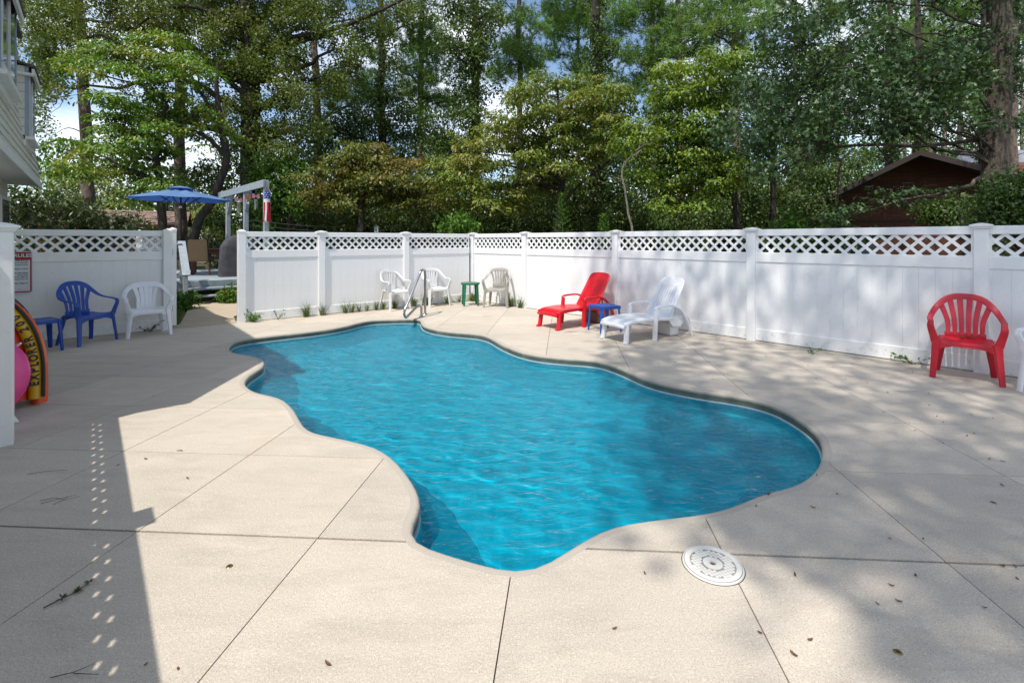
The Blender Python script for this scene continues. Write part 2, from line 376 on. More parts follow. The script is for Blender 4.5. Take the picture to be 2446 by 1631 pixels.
POOL = [(-4.08, 6.98), (-4.14, 7.20), (-4.09, 7.37), (-3.90, 7.54), (-3.70, 7.70), (-3.44, 7.88), (-3.18, 8.11), (-3.02, 8.32), (-2.90, 8.56), (-2.80, 8.88), (-2.66, 9.12), (-2.46, 9.18), (-2.25, 9.20), (-1.99, 9.25), (-1.80, 9.25), (-1.73, 9.12), (-1.67, 8.83), (-1.56, 8.48), (-1.38, 8.23), (-1.15, 8.03), (-0.81, 7.87), (-0.52, 7.75), (-0.37, 7.55), (-0.27, 7.30), (-0.14, 6.96), (0.09, 6.55), (0.27, 6.35), (0.46, 6.25), (0.62, 6.18), (0.80, 6.13), (0.97, 6.09), (1.12, 6.00), (1.26, 5.74), (1.35, 5.49), (1.46, 5.21), (1.58, 5.06), (1.71, 4.95), (1.84, 4.85), (1.97, 4.77), (2.07, 4.72), (2.16, 4.67), (2.29, 4.56), (2.39, 4.43), (2.42, 4.23), (2.42, 4.00), (2.39, 3.80), (2.33, 3.63), (2.24, 3.47), (2.12, 3.30), (2.00, 3.16), (1.86, 3.04), (1.75, 2.96), (1.67, 2.93), (1.58, 2.90), (1.51, 2.88), (1.43, 2.83), (1.27, 2.74), (1.15, 2.68), (1.04, 2.65), (0.93, 2.63), (0.82, 2.61), (0.72, 2.59), (0.63, 2.57), (0.52, 2.54), (0.43, 2.48), (0.34, 2.40), (0.25, 2.33), (0.18, 2.26), (0.13, 2.21), (0.09, 2.19), (0.03, 2.18), (-0.02, 2.19), (-0.04, 2.20), (-0.13, 2.24), (-0.24, 2.28), (-0.34, 2.33), (-0.46, 2.38), (-0.51, 2.41), (-0.53, 2.44), (-0.54, 2.49), (-0.53, 2.57), (-0.51, 2.64), (-0.51, 2.70), (-0.52, 2.78), (-0.55, 2.86), (-0.62, 3.01), (-0.71, 3.16), (-0.79, 3.29), (-0.87, 3.39), (-0.98, 3.50), (-1.08, 3.56), (-1.27, 3.65), (-1.46, 3.73), (-1.57, 3.78), (-1.62, 3.81), (-1.69, 3.91), (-1.78, 4.04), (-1.93, 4.28), (-2.06, 4.44), (-2.21, 4.61), (-2.37, 4.69), (-2.54, 4.77), (-2.70, 4.92), (-2.80, 5.04), (-2.87, 5.18), (-2.93, 5.36), (-2.95, 5.55), (-2.96, 5.74), (-3.04, 5.92), (-3.15, 6.10), (-3.32, 6.24), (-3.50, 6.34), (-3.65, 6.40), (-3.82, 6.53), (-3.95, 6.71)]
# ------------------------------------------------------------------ pool outline
def resample(P, step):
    P = [Vector((p[0], p[1])) for p in P]; N = len(P); outp = []; acc = 0.
    seg = [(P[i], P[(i+1) % N]) for i in range(N)]; tot = sum((b-a).length for a, b in seg); n = int(tot/step); st = tot/n; nxt = 0.; run = 0.
    for a, b in seg:
        L = (b-a).length
        while nxt < run+L-1e-9 and len(outp) < n:
            outp.append(a+(b-a)*((nxt-run)/L)); nxt += st
        run += L
    return outp
def relax(P, k):
    for _ in range(k): P = [(P[i-1]+P[i]*2+P[(i+1) % len(P)])/4 for i in range(len(P))]
    return P
RIM = relax(resample(relax(resample(POOL, .05), 3), .09), 1)
if sum(a.x*b.y-b.x*a.y for a, b in zip(RIM, RIM[1:]+RIM[:1])) < 0: RIM = RIM[::-1]      # counter-clockwise
def normals(P): 
    o = []
    for i in range(len(P)):
        t = P[(i+1) % len(P)]-P[i-1]; o.append(Vector((t.y, -t.x)).normalized())          # outward
    return o
RN = normals(RIM)
def offset(d, soften=0):
    P = [p+n*d for p, n in zip(RIM, RN)]
    return relax(P, soften) if soften else P
def sheet_with_hole(outer, hole, z):
    bm = BM(); es = []
    for loop in (outer, hole):
        vs = [bm.verts.new((p[0], p[1], z)) for p in loop]
        es += [bm.edges.new((vs[i], vs[(i+1) % len(vs)])) for i in range(len(vs))]
    bmesh.ops.triangle_fill(bm, use_beauty=True, use_dissolve=False, edges=es)
    bm.normal_update()
    for f in bm.faces:
        if f.normal.z < 0: f.normal_flip()
    return bm

# yard frame: the fence corner B, unit vectors along the two fences
A_L, V_L, N_L = Vector((-4.985, 8.87, 0)), Vector((.773, .634, 0)), Vector((.634, -.773, 0))
B_C, U_R, N_R = Vector((-.98, 12.15, 0)), Vector((.69, -.724, 0)), Vector((-.724, -.69, 0))
PN, PA = Vector((.724, .69, 0)), Vector((-.69, .724, 0))
def yard(perp, along, z=0.): return PN*perp+PA*along+Vector((0, 0, z))

# ground, one sheet to the horizon, with the pit of the pool left out
R0 = 400.
tag(struct('ground', sheet_with_hole([(-R0, -R0), (R0, -R0), (R0, R0), (-R0, R0)], offset(.055), -.035), 'ground'))

# concrete deck: outline cut along the sawn joints into slabs
pool_deck = thing('pool_deck', None, None); tag(pool_deck, kind='structure')
def deck_slabs():
    c1, c2, c3, c4 = yard(-.47, -4.2), yard(7.64, -4.2), yard(7.64, 9.42), yard(-.47, 10.08)
    bm = sheet_with_hole([(c.x, c.y) for c in (c1, c2, c3, c4)], offset(.055), 0)
    vx = [-9.8, -8.75, -7.72, -6.7, -5.68, -4.66, -3.64, -2.82, -1.88, -.92, .085, 1.09, 2.11, 3.14, 4.18, 5.2, 6.22, 7.24, 8.26]
    hy = [-3.2, -2.25, -1.3, -.38, .53, 1.45, 2.37, 3.265, 4.16, 5.05, 5.94, 6.84, 7.73, 8.62, 9.52, 10.42, 11.32]
    dv, dh = Vector((.108, .994, 0)), Vector((1, -.061, 0)).normalized()
    nv, nh = Vector((.994, -.108, 0)), Vector((-dh.y, dh.x, 0))
    cv = [nv.dot(Vector((x, 3, 0))) for x in vx]; ch = [nh.dot(Vector((0, y, 0))) for y in hy]
    gv = [.0027]*len(cv); gh = [.0075 if abs(y-2.37) < .01 else .0024 for y in hy]
    for cs, gs, nn in ((cv, gv, nv), (ch, gh, nh)):
        for c, g in zip(cs, gs):
            for s in (-1, 1):
                bmesh.ops.bisect_plane(bm, geom=bm.verts[:]+bm.edges[:]+bm.faces[:], dist=1e-5, plane_co=nn*(c+s*g), plane_no=nn)
    bm.verts.index_update(); cells = {}
    for f in bm.faces:
        m = f.calc_center_median(); a, b = nv.dot(m), nh.dot(m)
        if any(abs(a-c) < g for c, g in zip(cv, gv)) or any(abs(b-c) < g for c, g in zip(ch, gh)): continue
        cells.setdefault((sum(a > c for c in cv), sum(b > c for c in ch)), []).append(f)
    for key, fs in sorted(cells.items()):
        area = sum(f.calc_area() for f in fs)
        if area < .0003: continue
        vid, co, faces, ed = {}, [], [], {}
        for f in fs:
            ids = []
            for v in f.verts:
                if v.index not in vid: vid[v.index] = len(co); co.append(tuple(v.co))
                ids.append(vid[v.index])
            faces.append(ids)
            for i in range(len(ids)):
                e = (ids[i], ids[(i+1) % len(ids)]); ed[e] = 1
        n0 = len(co); co += [(x, y, -.07) for x, y, z in co]
        for a, b in list(ed):
            if (b, a) not in ed: faces.append([b, a, a+n0, b+n0])
        part('slab', raw('slab', co, faces), pool_deck, 'concrete')
    bm.free()
deck_slabs()

# rolled coping round the pool: flat lip, rounded nose, stained face
def ring_mesh(name, rings, fill=None):
    n = len(rings[0]); co = [tuple(v) for r in rings for v in r]; fs = []
    for k in range(len(rings)-1):
        for i in range(n):
            j = (i+1) % n; fs.append((k*n+i, k*n+j, (k+1)*n+j, (k+1)*n+i))
    return raw(name, co, fs)
prof = [(.0547, -.03), (.0547, -.0004), (.030, .0), (.018, .0), (.006, -.007), (0, -.018), (-.003, -.032), (0, -.045), (.006, -.06), (.006, -.088)]
cp = struct('coping', ring_mesh('coping', [[(p.x, p.y, z) for p in offset(d)] for d, z in prof]), 'coping', 50)
# fibreglass shell: pale flange, walls, a bench line, floor
WATER_Z = -.098
shell_prof = [(.006, -.087, 0), (-.006, -.087, 0), (-.007, -.0985, 0)]
rm = struct('pool_rim', ring_mesh('pool_rim', [[(p.x, p.y, z) for p in offset(d)] for d, z, s in shell_prof]), 'pool_rim', 50)
def pool_shell():
    prof = [(.004, -.09, 0), (-.02, -.28, 2), (-.035, -.30, 2), (-.075, -.315, 3), (-.085, -.33, 3), (-.16, -.42, 8), (-.26, -.56, 14), (-.36, -.70, 24), (-.46, -.80, 40)]
    rings = [[(p.x, p.y, z) for p in offset(d, s)] for d, z, s in prof]
    n = len(RIM); me_co = [v for r in rings for v in r]; fs = []
    for k in range(len(rings)-1):
        for i in range(n):
            j = (i+1) % n; fs.append((k*n+j, k*n+i, (k+1)*n+i, (k+1)*n+j))
    bm = BM(); vs = [bm.verts.new(c) for c in me_co]
    for f in fs: bm.faces.new([vs[i] for i in f])
    last = vs[(len(rings)-1)*n:]
    es = [bm.edges.get((last[i], last[(i+1) % n])) for i in range(n)]
    bmesh.ops.triangle_fill(bm, use_beauty=True, edges=es)
    return bm
sh = struct('pool_shell', pool_shell(), 'pool_shell', 40)
def water_sheet():
    """the surface as a rippled mesh: short wind waves crossing, refracting the floor and the sun"""
    E = offset(.02); ex = np.array([p.x for p in E]); ey = np.array([p.y for p in E])
    st = .03; gx = np.arange(ex.min()-st, ex.max()+2*st, st); gy = np.arange(ey.min()-st, ey.max()+2*st, st)
    X, Y = np.meshgrid(gx, gy); ins = np.zeros(X.shape, bool); n = len(ex)
    for a in range(n):
        x1, y1, x2, y2 = ex[a-1], ey[a-1], ex[a], ey[a]
        if y1 == y2: continue
        ins ^= ((y1 > Y) != (y2 > Y)) & (X < (x2-x1)*(Y-y1)/(y2-y1)+x1)
    r = np.random.default_rng(3); Z = np.zeros(X.shape)
    calm = .55+.45*np.sin(.9*X+1.3*Y+.6)*np.sin(1.1*Y-.7*X)
    for k in range(46):
        lam = .10*(1.06**k)*r.uniform(.85, 1.15)
        if lam > 1.6: lam = r.uniform(.14, .5)
        a = r.normal(math.radians(78), .55); q = 2*PI/lam; ph = r.uniform(0, 6.28)
        wx = X+.06*np.sin(2.3*Y+ph); wy = Y+.06*np.sin(1.9*X-ph)
        s = np.sin(q*(wx*math.cos(a)+wy*math.sin(a))+ph); Z += .0016*lam**.9*min(1, (.30/lam)**1.1)*(s+.35*np.cos(2*(q*(wx*math.cos(a)+wy*math.sin(a))+ph)))*(calm if k % 2 else 1)
    idx = -np.ones(X.shape, int); use = ins.copy(); use[1:, :] |= ins[:-1, :]; use[:, 1:] |= ins[:, :-1]; use[:-1, :] |= ins[1:, :]; use[:, :-1] |= ins[:, 1:]
    idx[use] = np.arange(use.sum()); co = np.stack([X[use], Y[use], WATER_Z+np.clip(Z[use], -.012, .012)], 1)
    q = np.stack([idx[:-1, :-1], idx[:-1, 1:], idx[1:, 1:], idx[1:, :-1]], -1).reshape(-1, 4); q = q[(q >= 0).all(1)]
    me = bpy.data.meshes.new('pool_water'); me.vertices.add(len(co)); me.vertices.foreach_set('co', co.astype(np.float32).ravel())
    me.loops.add(q.size); me.loops.foreach_set('vertex_index', q.astype(np.int32).ravel()); me.polygons.add(len(q)); me.polygons.foreach_set('loop_start', np.arange(0, q.size, 4, dtype=np.int32)); me.update(calc_edges=True); return me
wt = struct('pool_water', water_sheet(), 'water', True)
wt.cycles.is_caustics_caster = True; sh.cycles.is_caustics_receiver = True; sun_d.cycles.is_caustics_light = True

# path through the gate to the deck steps
def slab_poly(name, pts, z0, z1, mat, parent=None):
    bm = BM(); prism(bm, [(p[0], p[1]) for p in pts], (0, 0, 0), (1, 0, 0), (0, 1, 0), (0, 0, 1), z0, z1); return part(name, bm, parent, mat)
tag(slab_poly('path', [(-5.93, 8.2), (-6.0, 8.7), (-6.65, 9.8), (-7.25, 10.8), (-7.7, 11.45), (-6.55, 12.45), (-5.45, 11.1), (-5.55, 9.6), (-5.2, 9.05), (-5.0, 8.92)], -.06, -.004, 'path_concrete'), kind='structure')

# ------------------------------------------------------------------ vinyl fences
Z_TOP, Z_TR, Z_LAT, Z_MID, Z_BR, Z_B0 = 1.668, 1.572, 1.325, 1.180, .178, .006
def post_bm(h, w=.127, z0=-.02):
    bm = BM(); box(bm, (0, 0, (h+z0)/2), (w, w, h-z0), bev=.006); return bm
def cap_bm(z, style='moulded'):
    bm = BM()
    if style == 'moulded': P = [(.0655, -.004), (.074, .004), (.081, .016), (.088, .024), (.098, .028), (.099, .044), (.060, .056), (.018, .066), (0, .068)]
    else: P = [(.0665, -.035), (.0675, .0), (.064, .006), (0, .035)]
    rr = [(r*1.4142, z+h) for r, h in P]; lathe(bm, rr, 4)
    bmesh.ops.rotate(bm, verts=bm.verts, cent=(0, 0, 0), matrix=Matrix.Rotation(PI/4, 3, 'Z')); return bm
def clip_rect(poly, x0, x1, y0, y1):
    for ax, lim, sg in ((0, x0, 1), (0, x1, -1), (1, y0, 1), (1, y1, -1)):
        o = []
        for i in range(len(poly)):
            a, b = poly[i-1], poly[i]; da, db = (a[ax]-lim)*sg, (b[ax]-lim)*sg
            if (da >= 0) != (db >= 0):
                t = da/(da-db); o.append((a[0]+(b[0]-a[0])*t, a[1]+(b[1]-a[1])*t))
            if db >= 0: o.append(b)
        poly = o
        if not poly: return []
    return poly
def panel(root, a, L, mat='vinyl', half=.0635, lattice=True, st_=.004):
    """one panel between post centres a and a+L along the fence's local x"""
    x0, x1 = a+half, a+L-half; W = x1-x0; xm = (x0+x1)/2
    bm = BM(); box(bm, (xm, 0, (Z_TOP+Z_TR)/2), (W+.012, .052, Z_TOP-Z_TR), bev=.005); part('top_rail', bm, root, mat)
    bm = BM(); box(bm, (xm, 0, (Z_MID+Z_LAT)/2), (W+.012, .052, Z_LAT-Z_MID), bev=.005); part('mid_rail', bm, root, mat)
    bm = BM(); box(bm, (xm, 0, (Z_B0+Z_BR)/2), (W+.012, .052, Z_BR-Z_B0), bev=.005); part('bottom_rail', bm, root, 'vinyl_low')
    for x in (x0, x1):
        s = 1 if x == x0 else -1
        bm = BM(); box(bm, (x+s*.011, 0, (Z_TR+Z_LAT)/2), (.022, .03, Z_TR-Z_LAT-.002)); part('lattice_edge', bm, root, mat)
        bm = BM(); box(bm, (x+s*.011, 0, (Z_MID+Z_BR)/2), (.022, .036, Z_MID-Z_BR-.002)); part('side_channel', bm, root, mat)
    n = max(1, round((W-.044)/.152)); bw = (W-.044)/n
    key = ('board', round(bw, 4), mat)
    if key not in SHARED:
        bm = BM(); box(bm, (0, 0, (Z_MID+Z_BR)/2), (bw-.0006, .022, Z_MID-Z_BR+.02), bev=.0018)
        me = bpy.data.meshes.new('board'); bm.to_mesh(me); bm.free(); me.materials.append(MATS[mat]); SHARED[key] = me
    for k in range(n): part('board', SHARED[key], root, loc=(x0+.022+bw*(k+.5), 0, 0))
    if not lattice: return
    p, w = .152, .036*1.4142; H = Z_TR-Z_LAT
    for s, y in ((1, st_+.0005), (-1, -st_-.0005)):
        k = -int(H/p)-2
        while k*p < W+H:
            c = k*p+(.03 if s > 0 else .03+H % p)
            q = [(c-w/2, 0), (c+w/2, 0), (c+w/2+H, H), (c-w/2+H, H)]
            if s < 0: q = [(c-w/2+H, 0), (c+w/2+H, 0), (c+w/2, H), (c-w/2, H)]
            q = clip_rect(q, .018, W-.018, 0, H)
            k += 1
            if len(q) < 3: continue
            bm = BM(); prism(bm, q, (x0, y, Z_LAT), (1, 0, 0), (0, 0, 1), (0, -1, 0), -st_, st_); part('lattice_slat', bm, root, mat)
SHARED = {}
def fence(name, label, a, d, posts, mat='vinyl', caps=None, st_=.004):
    """posts: distances from a along d; caps: style per post (None = no post)"""
    root = thing(name, label, 'fence', a, math.atan2(d.y, d.x))
    for i, s in enumerate(posts):
        st = caps[i] if caps else 'moulded'
        if st:
            pm = post_bm(1.70-.068 if st == 'moulded' else 1.70-.02)
            po = part('post', pm, root, mat, loc=(s, 0, 0)); cm = cap_bm(1.70-.064 if st == 'moulded' else 1.675, st); part('cap', cm, po, mat)
        if i+1 < len(posts): panel(root, s, posts[i+1]-s, mat, st_=st_)
    return root
fence('vinyl_fence', 'long white lattice-topped fence behind the red and white loungers', B_C, U_R, [0, 1.856, 4.264, 6.70, 9.19, 11.63])
fence('vinyl_fence', 'white lattice-topped fence with three panels behind the steel pool handrail', A_L, V_L, [0, 1.433, 3.31, 5.11], caps=['flat', 'moulded', 'moulded', None])
sf = fence('vinyl_fence', 'shaded white fence panel behind the blue armchair with the rules sign', A_L-V_L*3.14, V_L, [0, 2.03], mat='vinyl_dirty', caps=[None, 'flat'])
# fence beside the photographer, out of frame: its lattice shadow falls on the deck
fence('vinyl_fence', 'white lattice-topped fence beside the camera casting the lattice shadow', yard(-.545, 5.25), (-PA-PN*.0415).normalized(), [0, 2.22, 4.66, 7.1], caps=['flat', 'moulded', 'moulded', 'moulded'], st_=.017)
# gate post with the latch, at the left edge
gp = thing('gate_post', 'white vinyl gate post with steel latch lever at the left edge', 'gate post', at(4, 640, 3.55).xy.to_3d(), math.atan2(U_R.y, U_R.x))
part('post', post_bm(1.575), gp, 'vinyl_dirty'); part('cap', cap_bm(1.568), gp, 'vinyl_dirty')
gp.scale = (1, 1, 1)
bm = BM(); box(bm, (.075, -.055, .78), (.025, .03, 1.2), bev=.003); part('gate_stop', bm, gp, 'vinyl_dirty')
bm = BM(); tube(bm, [(.03, -.0635, 1.06), (.03, -.105, 1.06)], .011, 10); tube(bm, smooth_path([(.015, -.105, 1.06), (.05, -.112, 1.066), (.09, -.108, 1.078)], 4), [.012, .012, .012, .011, .011, .010, .010, .009, .008], 10)
lo = part('latch_lever', bm, gp, 'steel_dull', 40); lo.location = (0, 0, 0)
# the open gate leaf, folded back behind the sign panel
gate = thing('gate', 'white open gate with black hinges folded back behind the shaded fence', 'gate', at(412, 700, 8.42).xy.to_3d(), math.radians(180-22))
gate.rotation_euler.z = math.atan2(at(333, 700, 10.3).y-8.42, at(333, 700, 10.3).x-gate.location.x)
GW = (at(333, 700, 10.3).xy.to_3d()-gate.location).length
for s in (0, GW): part('post', post_bm(1.70, .10, .02), gate, 'vinyl', loc=(s, 0, 0)); part('cap', cap_bm(1.70, 'flat'), gate, 'vinyl', loc=(s, 0, 0)).scale = (.8, .8, 1)
panel(gate, 0, GW, half=.05)
for z in (1.30, .33):
    bm = BM(); box(bm, (0, 0, 0), (.03, .05, .12), bev=.004); box(bm, (-.03, .012, 0), (.05, .02, .085), bev=.003); tube(bm, [(-.016, .03, -.065), (-.016, .03, .065)], .012, 8)
    h = part('hinge', bm, gate, 'black_metal', loc=(-.055, .035, z))
# ------------------------------------------------------------------ moulded plastic chairs
# local axes: the chair faces +y, stands on z = 0, origin under the seat centre
def chair(name, label, mat, loc, facing, group, style='round'):
    rz = math.atan2(facing[1], facing[0])-PI/2
    t = thing(name, label, 'chair', loc, rz, group); t.scale = (1, .82, 1)
    hw = .245; SZ = .405
    high = {'round': .87, 'low': .80, 'bone': .83}[style]
    # seat: dished plate with a rolled front
    bm = BM(); nx, ny = 11, 12; g = []
    for j in range(ny):
        v = j/(ny-1); row = []
        for i in range(nx):
            u = i/(nx-1)*2-1
            w = hw*(.80+.17*v) ; y = -.215+.45*v
            z = SZ+.022*u*u-.022*math.sin(PI*v*.9)+(.018*v)
            if v > .86: z -= (v-.86)*.42*(.35+.65*(1-abs(u)**4)); y = min(y, .222)
            row.append(bm.verts.new((u*w, y, z)))
        g.append(row)
    for j in range(ny-1):
        for i in range(nx-1): bm.faces.new((g[j][i], g[j][i+1], g[j+1][i+1], g[j+1][i]))
    solid(bm, geom=bm.faces[:], thickness=.011)
    part('seat', bm, t, mat, 60)
    # arch apron under the front and back of the seat
    for y, dz in ((.212, -.012), (-.20, .0)):
        bm = BM(); k = 9; pts = [(-hw*.93+2*hw*.93*i/(k-1), y, SZ-.018+dz-.02*abs(2*i/(k-1)-1)**3) for i in range(k)]
        sweep(bm, pts, .012, [.036+.05*abs(2*i/(k-1)-1)**4 for i in range(k)], (0, 0, 1), 8, 5.); part('apron', bm, t, mat, 50)
    # legs: flared channels
    for s in (-1, 1):
        bm = BM()
        sweep(bm, smooth_path([(s*.238, .195, SZ+.01), (s*.248, .205, .30), (s*.262, .228, .12), (s*.272, .242, 0)], 3), [.085, .080, .074, .068, .064, .06, .058, .055, .053, .051][:10], [.034, .034, .034, .034, .033, .032, .031, .03, .03, .03], (-s*.75, -1, .0), 8, 5.)
        part('leg', bm, t, mat, 50)
        bm = BM()
        sweep(bm, smooth_path([(s*.185, -.195, SZ+.015), (s*.20, -.222, .28), (s*.225, -.262, .10), (s*.235, -.285, 0)], 3), [.075, .072, .068, .064, .06, .057, .055, .053, .051, .05], [.032]*10, (-s*.5, 1, .0), 8, 5.)
        part('leg', bm, t, mat, 50)
    # arms flow into the rim of the back
    if style == 'round':
        half = [(.285, .215, .615), (.293, .08, .632), (.288, -.06, .648), (.272, -.17, .68), (.235, -.25, .745), (.165, -.30, .825), (.085, -.325, .862)]; band = [.052, .056, .056, .056, .062, .068, .07]
        zt = .868; yt = -.332; ns, sw, spread = 6, .047, .82
    elif style == 'low':
        half = [(.285, .21, .60), (.292, .07, .612), (.288, -.08, .625), (.27, -.20, .665), (.225, -.265, .735), (.15, -.29, .778), (.07, -.30, .788)]; band = [.052, .056, .058, .062, .07, .085, .095]
        zt = .79; yt = -.302; ns, sw, spread = 5, .053, .60
    else:
        half = [(.285, .22, .62), (.295, .08, .622), (.290, -.06, .635), (.262, -.16, .70), (.205, -.245, .79), (.135, -.285, .822), (.07, -.297, .828)]; band = [.05, .052, .054, .058, .064, .075, .085]
        zt = .83; yt = -.30; ns, sw, spread = 6, .042, .72
    ctl = [(-x, y, z) for x, y, z in half]+[(0, yt, zt)]+half[::-1]
    P = smooth_path(ctl, 4); n = len(P)
    bw = [b for b in band]+[band[-1]]+band[::-1]; W = [bw[min(int(i/4), len(bw)-1)]*(1-(i % 4)/4)+bw[min(int(i/4)+1, len(bw)-1)]*((i % 4)/4) for i in range(n)]
    ups = []
    for p in P:
        k = max(0, min(1, (p.z-.64)/.16)); ups.append(Vector((0, 0, 1)).lerp(Vector((p.x*-.6, 1, .30)), k).normalized())
    i0 = next(i for i in range(n) if P[i].z > .655); i1 = n-1-i0
    Th = [.017]*n
    bm = BM(); sweep(bm, P[i0-1:i1+2], W[i0-1:i1+2], Th[i0-1:i1+2], ups[i0-1:i1+2], 8, 3.5)
    # splats from the seat's rear edge to the rim
    rimtop = [p for p in P[i0:i1+1]]
    def rim_at(x):
        c = [p for p in rimtop if p.z > .70]; return min(c, key=lambda p: abs(p.x-x))
    for k in range(ns):
        u = (2*k/(ns-1)-1); q = rim_at(u*.205*spread/.82)
        b0 = Vector((u*.122*spread/.72, -.212, SZ+.035))
        m1 = b0.lerp(q, .45)+Vector((-u*.020, .0, .0)); m1.y = -.245
        pts = smooth_path([b0, m1, q+Vector((0, .0, -.012))], 5)
        sweep(bm, pts, [sw*(.82+.35*i/10) for i in range(11)], .012, (u*-.25, 1, .22), 8, 4.)
    # lower back panel
    pts = [(x*.15*spread/.72, -.214-.012*(1-abs(x)), SZ+(.03 if style == 'round' else .045)) for x in (-1, -.6, -.2, .2, .6, 1)]
    sweep(bm, pts, .012, {'round': .07, 'low': .12, 'bone': .10}[style], (0, 0, 1), 8, 5.)
    part('backrest', bm, t, mat, 50)
    for s in (-1, 1):
        bm = BM(); seg = P[:i0+1] if s < 0 else P[i1-1:][::-1]; w = W[:i0+1] if s < 0 else W[i1-1:][::-1]
        sweep(bm, seg, w, .018, (0, 0, 1), 8, 3.5)
        f = Vector(seg[0])
        sweep(bm, smooth_path([f+Vector((0, .0, .004)), f+Vector((s*.002, .012, -.05)), (s*.268, .20, SZ+.07), (s*.245, .19, SZ-.01)], 4), [.05, .052, .055, .058, .06, .062, .064, .066, .068, .07, .075, .078, .08], .030, (s*.25, 1, 0), 8, 4.)
        part('arm', bm, t, mat, 50)
    return t
NL = N_L
def mid(a, b): return (ground_point(*a)+ground_point(*b))/2
def chair_from_feet(name, label, mat, fl, fr, group, style):
    """fl, fr: the two front feet seen in the photograph (sitter's right and left)"""
    a, b = ground_point(*fl), ground_point(*fr); e = (b-a).normalized(); f = Vector((e.y, -e.x, 0))
    return chair(name, label, mat, (a+b)/2-f*.15, f, group, style)
GC = 'moulded plastic armchairs round the pool'
chair('plastic_armchair', 'blue plastic armchair with fan-slatted back by the shaded fence', 'blue_plastic', (-6.26, 7.10, 0), (.985, -.17), GC, 'round')
chair_from_feet('plastic_armchair', 'low-backed white plastic armchair beside the blue armchair', 'white_plastic', (307, 808.8), (404, 798), GC, 'low')
chair_from_feet('plastic_armchair', 'white plastic armchair left of the steel pool handrail', 'old_white_plastic', (928, 744), (978, 737), GC, 'bone')
chair_from_feet('plastic_armchair', 'white plastic armchair directly behind the steel pool handrail', 'old_white_plastic', (1023, 734), (1073, 729), GC, 'bone')
chair_from_feet('plastic_armchair', 'weathered grey-brown plastic armchair in the fence corner', 'stone_plastic', (1157, 733.5), (1212, 735), GC, 'bone')
chair_from_feet('plastic_armchair', 'dark red plastic armchair with dead leaves on its seat', 'red_plastic', (2229, 899), (2392, 922), GC, 'round')
chair_from_feet('plastic_armchair', 'white plastic armchair mostly cut off by the right edge', 'white_plastic', (2439, 932), (2640, 975), GC, 'low')

